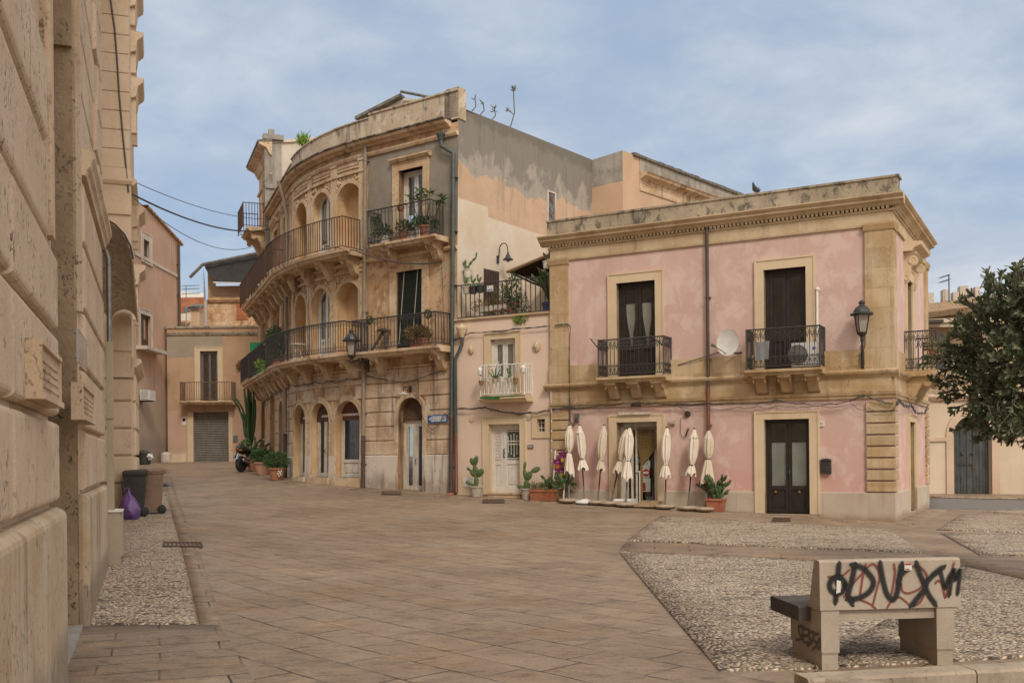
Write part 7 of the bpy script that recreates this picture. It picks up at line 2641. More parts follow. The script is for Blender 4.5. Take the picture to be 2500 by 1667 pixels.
mb.fpoly(FO, [(FO.U(500), 4), (FO.U(430), 4), (FO.U(430), FO.Z(450, 726)), (FO.U(500), FO.Z(450, 726))], 0)
mb.fpoly(FO, [(FO.U(500), FO.Z(450, 726)), (FO.U(430), FO.Z(450, 724)), (FO.U(430), FO.Z(450, 708)), (FO.U(500), FO.Z(450, 715))], -.3, 1)
mb.fpoly(FO, [(FO.U(500), 4), (FO.U(430), 4), (FO.U(430), FO.Z(450, 770)), (FO.U(500), FO.Z(450, 760))], .3, 2)
mb.build('wall', [MT['brick'], MT['whiteplastic'], MT['tower']], OH)
mb = MB()
mb.fbox(FO, FO.U(466), FO.U(452), FO.Z(450, 764), FO.Z(450, 753), 0, .1)
mb.build('window', MT['glassdark'], OH)
mb = MB()
for i in range(9):
 u = FO.U(466) + (FO.U(442) - FO.U(466)) * i / 8
 mb.tube([FO.pt(u, FO.Z(450, 795), 1.2), FO.pt(u, FO.Z(450, 788), .3)], .14, 6)
mb.build('roof', MT['rooftile'], OH)
FO2 = Fr((-14.5, 66.0), 90)
T = thing('roof_shed', 'small ochre rooftop hut with dark tiles between the salmon house and the netted house', 'hut', FO2.pt(2, 6, 0))
mb = MB()
mb.fbox(FO2, FO2.U(489), FO2.U(468), 5, FO2.Z(480, 755), -1.5, 0)
mb.build('wall', MT['garage'], T)
mb = MB()
for i in range(7):
 u = FO2.U(490) + (FO2.U(466) - FO2.U(490)) * i / 6
 mb.tube([FO2.pt(u, FO2.Z(480, 752), .2), FO2.pt(u, FO2.Z(480, 740), -1.0)], .11, 6)
mb.build('roof', MT['oldtile'], T)
mb = MB()
c = FO2.pt(FO2.U(463), 7, .5)
zt = FO2.Z(463, 697, .5)
mb.tube([c, Vector((c.x, c.y, zt))], .03, 5)
for dz, L in ((-.05, .5), (-.25, .7), (-.55, .6)):
 for i in range(5):
  mb.tube([Vector((c.x - .1 + i * .2, c.y - L / 2, zt + dz)), Vector((c.x - .1 + i * .2, c.y + L / 2, zt + dz + .12))], .012, 4)
 mb.tube([Vector((c.x - .3, c.y, zt + dz)), Vector((c.x + .9, c.y, zt + dz + .05))], .016, 4)
tag(mb.build('television_aerial', MT['steel'], None, org=c), 'television aerial on a thin mast in front of the distant brick house', 'aerial')
# ------------------------------------------------------------ buildings on the far right
FE = Fr((16.2, 36.6), 92)
EW = thing('gate_wall', 'sandy wall with an arched stone gateway behind the tree', 'wall', FE.pt(0, 0, -.5))
ua, ub = FE.U(2421, y=1200), FE.U(2328, y=1200)
ARW = (ua, ub, .07, FE.Z(2375, 1014), True)
ul, ur = FE.U(2200, y=1100), FE.U(2820, y=1100)
zE = FE.Z(2300, 974)
zI = FE.Z(2300, 1073)
mb = MB()
wall(mb, FE, ur, ul, -.3, zE, [ARW], .3)
mb.build('wall', MT['farwall'], EW)
mb = MB()
archivolt(mb, FE, ARW[0], ARW[1], -.1, ARW[3], .27, -.02, .06)
mb.fbox(FE, ARW[1] + .27, ul, zI - .06, zI + .08, -.02, .07)
mb.fbox(FE, ur, ARW[0] - .27, zI - .06, zI + .08, -.02, .07)
mb.fprof(FE, ur, ul, [(-.02, zE - .1), (.1, zE - .06), (.2, zE + .06), (.2, zE + .12), (-.4, zE + .2)])
mb.build('stone_trim', MT['fartrim'], EW)
mb = MB()
r_ = (ARW[1] - ARW[0]) / 2
pts = [(ARW[0], .07), (ARW[0], ARW[3] - r_)] + arc_pts(ARW[0], ARW[1], ARW[3])[1:-1] + [(ARW[1], ARW[3] - r_), (ARW[1], .07)]
k = 12
for i in range(k):
 a = ARW[0] + (ARW[1] - ARW[0]) * i / k
 b = ARW[0] + (ARW[1] - ARW[0]) * (i + 1) / k
 x = abs((a + b) / 2 - (ARW[0] + ARW[1]) / 2)
 zt = ARW[3] - r_ + math.sqrt(max(.01, r_ * r_ - x * x))
 mb.fbox(FE, a + .006, b - .006, .06, zt, -.26, -.2 - .012 * (i % 2))
MT['gate'] = plaster('weathered_green_boards', (.062, .068, .062), (.04, .043, .04), 3, c3=(.12, .125, .115), st=.7, c4=(.02, .02, .018), sp=.7, bmp=.4)
gd = mb.build('door', MT['gate'], EW)
mb = MB()
for uu in (.35, .62):
 mb.tube([FE.pt(ARW[0] + uu * r_ * 2, 1.15, -.19), FE.pt(ARW[0] + uu * r_ * 2 + .25, 1.15, -.19)], .018, 5)
 mb.lathe(FE.pt(ARW[0] + uu * r_ * 2 + .1, 1.55, -.19), [(.06, 0), (.06, .03), (.0001, .04)], 10, axis=FE.pt(0, 0, 1) - FE.pt(0, 0, 0))
mb.build('bolt', MT['castiron'], gd)
mb = MB()
mb.fbox(FE, ARW[0] + r_ * .72, ARW[0] + r_ * .88, .95, 1.22, -.2, -.18)
mb.build('rust_plate', MT['rustboard'], gd)
mb = MB()
mb.fbox(FE, ARW[0] - .1, ARW[1] + .1, -.2, .075, -.25, .15)
mb.split('doorstep', MT['fartrim'], EW)
FH = Fr((18.0, 42.0), 80)
HH = thing('rubble_house', 'old ochre rubble house with chimney stubs and a tiled lean-to above the gate wall', 'house', FH.pt(0, 0, -2))
hl, hr = FH.U(2230, y=800), FH.U(2800, y=700)
mb = MB()
zt0, zt1 = FH.Z(2262, 742), FH.Z(2405, 703)
sl_ = (zt1 - zt0) / (FH.U(2405, y=700) - FH.U(2262, y=740))
zA_ = zt0 + sl_ * (hl - FH.U(2262, y=740))
zB_ = zt1 + .35
mb.fpoly(FH, [(hr, 0), (hl, 0), (hl, zA_), (hr, zB_)], 0)
mb.poly([FH.pt(hl, zA_, 0), FH.pt(hr, zB_, 0), FH.pt(hr, zB_, -3), FH.pt(hl, zA_, -3)])
mb.build('wall', MT['ruin'], HH)
for x, y0, y1, wd_ in ((2274, 738, 714, 14), (2265, 740, 726, 8), (2310, 730, 706, 14), (2335, 722, 712, 14), (2355, 718, 697, 20), (2370, 716, 704, 8), (2388, 708, 699, 12)):
 a, b = FH.U(x + wd_ / 2, .0, 720), FH.U(x - wd_ / 2, .0, 720)
 mb = MB()
 mb.fbox(FH, a, b, FH.Z(x, y0) - .4, FH.Z(x, y1), -.5, -.05)
 mb.build('chimney', MT['tower'], HH)
mb = MB()
mb.fquad(FH, FH.U(2440, .8, 780), hl, FH.Z(2300, 798, .8), FH.Z(2300, 776, .8), .8)
mb.fbox(FH, FH.U(2330, .9, 790), hl, FH.Z(2300, 787, .9), FH.Z(2300, 778, .9), .0, .9)
mb.build('veranda_wall', MT['farwall'], HH)
mb = MB()
n0 = 26
for i in range(n0):
 u = hl + (FH.U(2440, 1, 760) - hl) * i / (n0 - 1)
 dz = sl_ * (u - hl) * .45
 mb.tube([FH.pt(u, FH.Z(2270, 772, 1.0) + dz, 1.0), FH.pt(u, FH.Z(2270, 752, .0) + dz, 0)], .14, 6)
mb.build('lean_to_roof', MT['bamboo'], HH)
mb = MB()
mb.fbox(FH, FH.U(2304, 1.2, 790), hl, FH.Z(2280, 787, 1.2), FH.Z(2280, 780, 1.2), -.3, 1.2)
mb.build('canopy', MT['castiron'], HH)
mb = MB()
c = FH.pt(FH.U(2317, .2, 700), FH.Z(2317, 760, .2), .2)
zt = FH.Z(2317, 670, .2)
mb.tube([c, Vector((c.x, c.y, zt))], .025, 5)
for dz in (-.03, -.22):
 mb.tube([Vector((c.x, c.y, zt + dz)), Vector((c.x - .42, c.y - .1, zt + dz - .13)), ], .016, 4)
 for i in range(4):
  q = Vector((c.x - .1 * i - .05, c.y, zt + dz - .03 * i))
  mb.tube([q - Vector((0, .3, 0)), q + Vector((0, .3, 0))], .008, 4)
tag(mb.build('television_aerial', MT['castiron'], None, org=c), 'thin dark television aerial above the chimney stubs of the rubble house', 'aerial')
# ------------------------------------------------------------ folded parasols along the cafe front
def parasol(base_px, top_px, label, canvas, tie, bot, basekind, nb=.52, nt=.34, twist=0.0, flare=.16, fat=1.0, droopy=0.0, ):
 fat *= .74
 b = FP.pt(FP.U(base_px[0], nb, base_px[1]), 0, nb)
 b.z = gz(b.x, b.y) + .012
 u, z = FP.at(top_px[0], top_px[1], nt)
 t = FP.pt(u, z, nt)
 T = thing('folded_parasol', label, 'parasol', b, 'folded parasols along the cafe front')
 ax = (t - b)
 L = ax.length
 ax.normalize()
 mb = MB()
 if basekind == 'stone':
  mb.lathe(b, [(.20, 0), (.255, .02), (.27, .05), (.25, .085), (.19, .10), (.05, .10)], 20, wob=.012)
  m = 'aggregate'
 elif basekind == 'white':
  mb.lathe(b, [(.25, 0), (.26, .03), (.22, .075), (.09, .10), (.05, .12)], 22)
  m = 'whiteplastic'
 else:
  mb.lathe(b, [(.20, 0), (.255, .02), (.27, .05), (.25, .085), (.19, .10), (.05, .10)], 20, wob=.012)
  m = 'aggregate'
 smooth_by(mb.build('base', MT[m], T), 50)
 mb = MB()
 mb.tube([b + ax * .06, b + ax * .46], .026, 8)
 mb.build('sleeve', MT['steel'], T)
 mb = MB()
 mb.tube([b + ax * .3, b + ax * (L - .0)], .019, 8)
 mb.ell(b + ax * L, (.036, .036, .02), 8, 5)
 mb.build('pole', MT['pole'], T)
 # cloth: pleated rings along the pole
 a1 = ax.orthogonal().normalized()
 a2 = ax.cross(a1)
 K = 48
 zt, zb_ = L - .03, L * (1 - bot)
 ztie = L * (1 - tie)
 ph = rnd(0, 6)
 def prof(h):
  if h > ztie:
   s_ = (zt - h) / (zt - ztie)
   return fat * (.04 + .065 * min(1, s_ * 3.2) + .035 * math.sin(min(1, s_ * 1.05) * math.pi) - .055 * max(0, (s_ - .75) / .25) ** 1.5)
  s_ = (ztie - h) / (ztie - zb_)
  return fat * (.055 + flare * .62 * s_ ** .7)
 vs, fs = [], []
 n = 30
 bend = rnd(-.03, .03)
 for i in range(n + 1):
  h = zt + (zb_ - zt) * i / n
  r = prof(h)
  s_ = i / n
  for j in range(K):
   q = 2 * math.pi * j / K + twist * s_ * 2
   pl_ = .22 * math.sin(q * 8 + ph) + .10 * math.sin(q * 3 + ph * 2 + s_ * 2)
   if h < ztie:
    pl_ *= 1.3
   hh = h
   if i == n:
    hh += .05 * math.sin(q * 4 + ph) - droopy * max(0, math.cos(q + ph)) * .2
   rr = r * (1 + pl_)
   c = b + ax * hh + a1 * bend * math.sin(s_ * 3)
   vs.append(c + a1 * math.cos(q) * rr + a2 * math.sin(q) * rr)
 for i in range(n):
  for j in range(K):
   j2 = (j + 1) % K
   fs.append((i * K + j, i * K + j2, (i + 1) * K + j2, (i + 1) * K + j))
 mb = MB()
 mb.add(vs, fs)
 mb.build('canopy', MT[canvas], T, smooth=True)
 mb = MB()
 vs, fs = [], []
 for i in range(7):
  s_ = i / 6
  h = zt + .02 - .23 * s_
  r = fat * (.030 + .10 * s_)
  for j in range(K):
   q = 2 * math.pi * j / K
   rr = r * (1 + .13 * s_ * math.sin(q * 8 + ph))
   vs.append(b + ax * (h - (.02 * math.sin(q * 8) if i == 6 else 0)) + a1 * math.cos(q) * rr + a2 * math.sin(q) * rr)
 for i in range(6):
  for j in range(K):
   j2 = (j + 1) % K
   fs.append((i * K + j, i * K + j2, (i + 1) * K + j2, (i + 1) * K + j))
 mb.add(vs, fs)
 mb.build('vent_flap', MT[canvas], T, smooth=True)
 mb = MB()
 mb.lathe(b + ax * ztie, [(.070 * fat, -.018), (.078 * fat, 0), (.070 * fat, .018)], 16, axis=ax)
 mb.build('strap', MT['cablegrey'], T)
parasol((1388, 1229), (1391, 1037), 'twisted folded cream parasol standing by the ladder with magenta flowers', 'canvas', .36, .62, 'stone', twist=1.5, flare=.17, droopy=.5)
parasol((1428, 1226), (1414.5, 1037), 'folded cream parasol on a white round base next to the parasol by the ladder', 'canvas', .44, .57, 'white', flare=.18)
parasol((1459, 1229), (1475, 1037), 'slim folded parasol leaning towards the cafe door frame on a pebbled base', 'canvas2', .455, .57, 'stone', flare=.13)
parasol((1490, 1231), (1531, 1046), 'most slanting folded parasol, its top leaning across the cafe door', 'canvas2', .42, .57, 'stone', flare=.16, nb=.55)
parasol((1528, 1236), (1537, 1043), 'folded parasol standing in front of the cafe door with drooping hem', 'canvas', .43, .62, 'stone', flare=.17, nb=.62, droopy=.6)
parasol((1624, 1242), (1628, 1043), 'upright folded cream parasol between the cafe door frame and the slanting parasol', 'canvas', .47, .60, 'stone', flare=.17, droopy=.3)
parasol((1680, 1246), (1695, 1046), 'folded cream parasol slanting next to the beige parasol at the drainpipe', 'canvas', .45, .57, 'stone', flare=.16)
parasol((1722, 1247), (1731, 1049), 'folded beige parasol directly before the rust red drainpipe', 'canvas2', .36, .62, 'stone', flare=.19, droopy=.7, fat=1.1)
# spare white tray base beside the cafe door
b = FP.pt(FP.U(1524, .3), 0, .28)
b.z = gz(b.x, b.y) + .012
mb = MB()
mb.fprof(FP, FP.U(1544, .3), FP.U(1504, .3), [(.06, b.z), (.50, b.z), (.54, b.z + .12), (.50, b.z + .16), (.08, b.z + .16), (.04, b.z + .12)])
tag(mb.build('parasol_base', MT['whiteplastic'], None, org=b), 'spare white plastic parasol base on the doorstep of the cafe', 'parasol base')
mb = MB()
a, c = FP.U(1598, .6), FP.U(1548, .6)
b = FP.pt((a + c) / 2, 0, .4)
b.z = gz(b.x, b.y) + .014
for i in range(5):
 q = .08 + i * .13
 mb.obox(FP.pt(a, b.z + .13 - i * .024, q), FP.pt(c, 0, 0) - FP.pt(a, 0, 0), FP.pt(0, -.024, .12) - FP.pt(0, 0, 0), Vector((0, 0, .022)))
mb.obox(FP.pt(a + .1, b.z, .1), FP.pt(.06, 0, 0) - FP.pt(0, 0, 0), FP.pt(0, 0, .5) - FP.pt(0, 0, 0), Vector((0, 0, .03)))
mb.obox(FP.pt(c - .16, b.z, .1), FP.pt(.06, 0, 0) - FP.pt(0, 0, 0), FP.pt(0, 0, .5) - FP.pt(0, 0, 0), Vector((0, 0, .03)))
tag(mb.build('wooden_ramp', MT['bamboo'], None, org=b), 'low slatted wooden ramp before the cafe door', 'ramp')
# ------------------------------------------------------------ ladder with flower pots, planters, pots along the fronts
p0, p1 = FP.at(1350.5, 1186, .30), FP.at(1356, 1098, .12)
q0, q1 = FP.at(1377.5, 1184, .30), FP.at(1381.5, 1099, .12)
b = FP.pt(p0[0], 0, .35)
b.z = gz(b.x, b.y) + .01
T = thing('flower_ladder', 'white wooden ladder hung with magenta flower pots against the yellow pilaster', 'ladder', b)
ext = .45
for A, B_ in (((p0, p1)), ((q0, q1))):
 mb = MB()
 a = FP.pt(A[0], A[1], .30)
 e = FP.pt(B_[0], B_[1], .12)
 a = a + (a - e) * .42
 mb.tube([a, e], .022, 6)
 mb.build('side_rail', MT['whiteiron'], T)
for t in (.12, .34, .60, .84, 1.08):
 mb = MB()
 a = FP.pt(p1[0], p1[1], .12).lerp(FP.pt(p0[0], p0[1], .30), t)
 e = FP.pt(q1[0], q1[1], .12).lerp(FP.pt(q0[0], q0[1], .30), t)
 mb.tube([a, e], .017, 6)
 mb.build('rung', MT['whiteiron'], T)
for x, y, m, lab in ((1374, 1121, 'potyellow', 'yellow pot of magenta flowers at the top of the white ladder'), (1361, 1138, 'potorange', 'orange pot of magenta flowers halfway up the white ladder'), (1371, 1159, 'potyellow', 'yellow pot of magenta flowers low on the white ladder')):
 u, z = FP.at(x, y, .26)
 o = FP.pt(u, z - .06, .27)
 T = thing('flower_pot', lab, 'flower pot', o, 'pots on the white ladder')
 mb = MB()
 pot(mb, o, .065, .11, .75)
 smooth_by(mb.build('pot', MT[m], T), 35)
 mb = MB()
 c = o + Vector((0, 0, .17))
 for _ in range(90):
  d = Vector((rnd(-1, 1), rnd(-1, 1), rnd(-.8, 1)))
  mb.leaf(c + Vector((d.x * .07, d.y * .07, d.z * .06)), d, .055, .04)
 mb.build('flowers', MT['flowermag'], T)
def planter(x0, x1, y, n, h, lab, grp):
 a, c = FP.U(x1, n, y), FP.U(x0, n, y)
 b = FP.pt((a + c) / 2, 0, n)
 b.z = gz(b.x, b.y) + .012
 T = thing('flower_box', lab, 'flower box', b, grp)
 mb = MB()
 mb.fprof(FP, a + .03, c - .03, [(n - .15, b.z), (n + .15, b.z), (n + .18, b.z + h * .8), (n + .2, b.z + h * .8), (n + .2, b.z + h), (n - .2, b.z + h), (n - .2, b.z + h * .8), (n - .18, b.z + h * .8)])
 mb.build('trough', MT['terra_red'], T)
 return T, b, a, c
T, b, a, c = planter(1299, 1349, 1236, .42, .30, 'long clay flower box with sparse dry succulents before the ladder', 'clay flower boxes by the ladder')
mb = MB()
for _ in range(60):
 u = rnd(a, c)
 p = FP.pt(u, b.z + .29, .42 + rnd(-.12, .12))
 d = Vector((rnd(-.5, .5), rnd(-.5, .5), 1))
 mb.tube([p, p + d * .08, p + d * rnd(.12, .22) + Vector((rnd(-.05, .05), 0, 0))], .006, 4)
for _ in range(5):
 p = FP.pt(rnd(a, c), b.z + .3, .42)
 for k in range(5):
  mb.leaf(p, (rnd(-.8, .8), rnd(-.8, .8), 1), .26, .05)
mb.build('succulents', MT['leafolive'], T)
T, b, a, c = planter(1347, 1368, 1230, .36, .32, 'shorter clay flower box overflowing with flat green cactus', 'clay flower boxes by the ladder')
mb = MB()
for k in range(5):
 prickly(mb, FP.pt(rnd(a - .25, c), b.z + .3, .4 + rnd(-.1, .15)), [(-1, rnd(-50, 50), .2, .10), (0, rnd(-60, 60), .2, .10), (1, rnd(-70, 70), .17, .09), (0, rnd(-60, 60), .18, .09)], FP.n.to_3d())
spray(mb, FP.pt((a + c) / 2 - .1, b.z + .42, .4), (.42, .2, .22), 170, .2, .035)
mb.build('cactus', MT['leafmid'], T)
mb = MB()
prickly(mb, FP.pt(a - .02, b.z + .12, .55), [(-1, 170, .16, .09), (0, 185, .16, .09)], FP.n.to_3d())
mb.build('hanging_pad', MT['leafolive'], T, smooth=True)
# prickly pear in square clay pot by the drainpipe
uu = FP.U(1748, .45, 1240)
b = FP.pt(uu, 0, .45)
b.z = gz(b.x, b.y) + .012
T = thing('potted_cactus', 'wide bushy prickly pear with dark fruits in a clay pot by the rust red drainpipe', 'potted cactus', b)
mb = MB()
mb.box(b + Vector((0, 0, .15)), (.36, .3, .30), R(-28), tz=(1.16, 1.16))
mb.box(b + Vector((0, 0, .29)), (.45, .39, .05), R(-28))
mb.build('pot', MT['terra_red'], T)
mb = MB()
fr = MB()
for k in range(13):
 ang = -70 + k * 11.5 + rnd(-8, 8)
 tips = []
 p = b + Vector((rnd(-.08, .08), rnd(-.05, .05), .29))
 d0 = ang * .55
 nv = FP.n.to_3d()
 side = Vector((0, 0, 1)).cross(nv)
 q = p
 for s_ in range(rnd(0, 1) > .35 and 4 or 3):
  aa = d0 * (1 + s_ * .28) + rnd(-22, 22)
  d = Vector((0, 0, 1)) * math.cos(R(aa)) + side * math.sin(R(aa)) + nv * rnd(-.35, .45)
  q = pad(mb, q, d, rnd(.15, .2), rnd(.08, .115), nv + side * rnd(-.6, .6))
 for _ in range(2):
  fr.ell(q + Vector((rnd(-.03, .03), rnd(-.03, .03), .02)), (.016, .016, .026), 6, 4)
mb.build('cactus', MT['leafmid'], T, smooth=True)
fr.build('fruit', MT['flowermag'] if False else simple('dark_red_fruit', (.09, .015, .03), .5), T, smooth=True)
# pots, cactus and motorcycle in front of the palazzo flank
def wpt(x, n):
 u = FW.U(x, n, 1140)
 p = FW.pt(u, 0, n)
 p.z = gz(p.x, p.y) + .012
 return p
def gpt(x, y, lift=.0):
 p = ghit(x, y)
 p.z += lift
 return p
b = wpt(677, .52)
T3 = potted('potted_shrub', 'round clay pot with a scratched white patch and low leafy shrub by the palazzo', 'potted plant', b, .30, .40, 'terracotta', (.42, .4, .30), 'leafmid', 700, .11, .03, 'clay pots along the palazzo', taper=.66)
mb = MB()
for i in range(7):
 a = -.9 + i * .09
 mb.ell(b + Vector((math.cos(a - .3) * .27, math.sin(a - .9) * .27, .2 + rnd(-.07, .1))), (.03, .02, rnd(.03, .06)), 6, 4)
mb.build('white_patch', MT['potwhite'], T3)
b = wpt(643, .60)
potted('potted_shrub', 'wide pale clay pot with a low green bush beside the motorcycle', 'potted plant', b, .32, .45, 'terracotta_pale', (.42, .4, .26), 'leafmid', 620, .12, .035, 'clay pots along the palazzo', taper=.68)
b = wpt(623, .62)
T = thing('potted_cactus', 'clay pot with a bushy dark prickly pear between motorcycle and palazzo', 'potted cactus', b, 'clay pots along the palazzo')
mb = MB()
pot(mb, b, .3, .5, .7)
smooth_by(mb.build('pot', MT['terracotta'], T), 35)
mb = MB()
for k in range(11):
 q = b + Vector((rnd(-.12, .12), rnd(-.12, .12), .48))
 d0 = rnd(-60, 60)
 for s_ in range(5):
  aa = d0 + rnd(-35, 35)
  d = Vector((math.sin(R(aa)), rnd(-.4, .4), math.cos(R(aa)) * .9))
  q = pad(mb, q, d, rnd(.16, .22), rnd(.09, .13), (rnd(-.6, .6), -1, 0))
mb.build('cactus', MT['cactusdark'], T, smooth=True)
b = wpt(609, .55)
mb = MB()
bas = b + Vector((0, 0, 0))
def ribbed(mb, pts, r):
 r *= .46
 pts = [Vector(p) for p in pts]
 for i in range(5):
  off = Vector((math.cos(i * 1.257) * r * .55, math.sin(i * 1.257) * r * .55, 0))
  mb.tube([p + off for p in pts], [r * .62] * (len(pts) - 1) + [r * .25], 6)
def cpt(x, y, dY=0):
 return at_depth(x, y, b.y + dY)
ribbed(mb, [bas, cpt(608, 1090), cpt(606, 1050), cpt(602, 1010)], .17)
for path, r, dy in ((((608, 1095), (601, 1050), (592, 1020), (583, 995), (570, 975), (565, 968)), .085, .0),
     (((606, 1060), (598, 1018), (592, 998), (580, 978), (572, 968)), .085, -.2),
     (((608, 1070), (602, 1000), (599, 975), (596, 948)), .10, .1),
     (((610, 1070), (607, 1000), (606, 970), (606, 950)), .11, -.1),
     (((612, 1080), (612, 1020), (612, 985), (612, 950)), .11, .2),
     (((612, 1080), (617, 1020), (619, 980), (619, 955)), .10, .0),
     (((610, 1090), (620, 1050), (623, 1010), (623, 975)), .10, -.2),
     (((606, 1085), (598, 1060), (595, 1030), (594, 1002)), .10, .1),
     (((610, 1095), (616, 1070), (618, 1040), (618, 1000)), .12, .3)):
 ribbed(mb, [cpt(x, y, dy * (i / 3)) for i, (x, y) in enumerate(path)], r)
tag(mb.build('candelabra_cactus', MT['cactusdark'], None, smooth=True, org=b), 'tall branching candelabra cactus reaching the palazzo balcony', 'cactus')
# motorcycle seen from behind
b = wpt(585, 1.25)
FMc = Fr((b.x - .1, b.y), 0, left=False)
hd = Vector((.30, .95, 0)).normalized()       # direction it points
sx_ = Vector((hd.y, -hd.x, 0))
T = thing('motorcycle', 'parked motorcycle with orange tank and black seat in front of the palazzo cactus', 'motorcycle', b)
def mp(f, s_, z):
 return b + hd * f + sx_ * s_ + Vector((0, 0, z))
RW = .31
for nm, f, wd_ in (('wheel', 0.15, .085), ('wheel', 1.52, .06)):
 mb = MB()
 c = mp(f, 0, RW)
 mb.lathe(c, [(RW * .72, -wd_), (RW * .93, -wd_ * .95), (RW, -wd_ * .45), (RW, wd_ * .45), (RW * .93, wd_ * .95), (RW * .72, wd_)], 28, axis=sx_)
 ob = smooth_by(mb.build('wheel', MT['rubber'], T), 50)
 mb = MB()
 mb.lathe(c, [(RW * .74, -.03), (RW * .74, .03), (RW * .66, .03), (RW * .66, -.03), (RW * .74, -.03)], 24, axis=sx_)
 for k in range(5):
  a = 2 * math.pi * k / 5
  mb.tube([c, c + hd * math.cos(a) * RW * .7 + Vector((0, 0, math.sin(a) * RW * .7))], .022, 5)
 mb.lathe(c, [(.06, -.07), (.06, .07)], 10, axis=sx_)
 mb.build('rim', MT['castiron'], ob)
mb = MB()
mb.ell(mp(.95, 0, .88), (.22, .14, .30), 14, 9, M=Matrix((sx_, Vector((0, 0, 1)), hd)).transposed())
mb.build('fuel_tank', MT['orangepaint'], T, smooth=True)
mb = MB()
mb.tube([mp(.75, 0, .84), mp(.5, 0, .84), mp(.2, 0, .90), mp(-.08, 0, .95)], [.15, .15, .13, .07], 10)
mb.build('seat', MT['darkplastic'], T, smooth=True)
mb = MB()
mb.tube([mp(.3, 0, .78), mp(.0, 0, .84), mp(-.16, 0, .90)], [.13, .11, .06], 8)
mb.tube([mp(-.1, 0, .82), mp(-.28, 0, .55)], .035, 6)
mb.build('tail', MT['darkplastic'], T, smooth=True)
mb = MB()
mb.obox(mp(-.22, -.1, .50), sx_ * .2, Vector((0, 0, .2)) + hd * .06, hd * -.012)
mb.build('number_plate', MT['signwhite'], T)
mb = MB()
mb.obox(mp(-.235, -.1, .50), sx_ * .025, Vector((0, 0, .2)) + hd * .06, hd * -.012)
mb.obox(mp(-.235, .075, .50), sx_ * .025, Vector((0, 0, .2)) + hd * .06, hd * -.012)
mb.build('plate_band', MT['signblue'], T)
mb = MB()
mb.ell(mp(-.16, 0, .87), (.07, .03, .04), 8, 5)
mb.build('tail_light', MT['redlamp'], T)
mb = MB()
mb.ell(mp(.8, 0, .48), (.2, .22, .24), 10, 7, jit=.08)
mb.box(mp(.75, 0, .3), (.3, .4, .22), math.atan2(hd.y, hd.x))
mb.tube([mp(.15, .12, RW), mp(.6, .13, .4), mp(1.0, .1, .55), mp(1.3, .08, .9)], .03, 6)
mb.tube([mp(.15, -.12, RW), mp(.6, -.13, .4), mp(1.0, -.1, .55), mp(1.3, -.08, .9)], .03, 6)
mb.build('engine', MT['castiron'], T)
mb = MB()
mb.tube([mp(.75, .16, .32), mp(.4, .19, .34), mp(-.05, .2, .48)], [.03, .05, .06], 9)
mb.build('exhaust', MT['chrome'], T, smooth=True)
for sg in (-1, 1):
 mb = MB()
 mb.tube([mp(1.52, sg * .1, RW), mp(1.28, sg * .1, .95)], .028, 7)
 mb.build('fork', MT['chrome'], T)
mb = MB()
mb.tube([mp(1.15, -.38, 1.02), mp(1.22, -.2, 1.03), mp(1.26, 0, 1.0), mp(1.22, .2, 1.03), mp(1.15, .38, 1.02)], .018, 6)
mb.tube([mp(1.15, -.38, 1.02), mp(1.18, -.26, 1.03)], .028, 6)
mb.tube([mp(1.15, .38, 1.02), mp(1.18, .26, 1.03)], .028, 6)
mb.build('handlebar', MT['castiron'], T)
for sg in (-1, 1):
 mb = MB()
 mb.tube([mp(1.2, sg * .24, 1.03), mp(1.22, sg * .34, 1.2)], .01, 5)
 mb.ell(mp(1.2, sg * .37, 1.24), (.065, .02, .045), 8, 5, M=Matrix((sx_, hd, Vector((0, 0, 1)))).transposed())
 mb.build('mirror', MT['chrome'], T)
for f, z_ in ((-.12, .84), (1.3, .9)):
 for sg in (-1, 1):
  mb = MB()
  mb.tube([mp(f, 0, z_), mp(f - .02, sg * .17, z_)], .01, 4)
  mb.ell(mp(f - .03, sg * .2, z_), (.035, .03, .025), 7, 5)
  mb.build('indicator', MT['orangepaint'], T)
mb = MB()
mb.ell(mp(1.4, 0, .9), (.1, .1, .11), 9, 6)
mb.build('headlight', MT['chrome'], T, smooth=True)
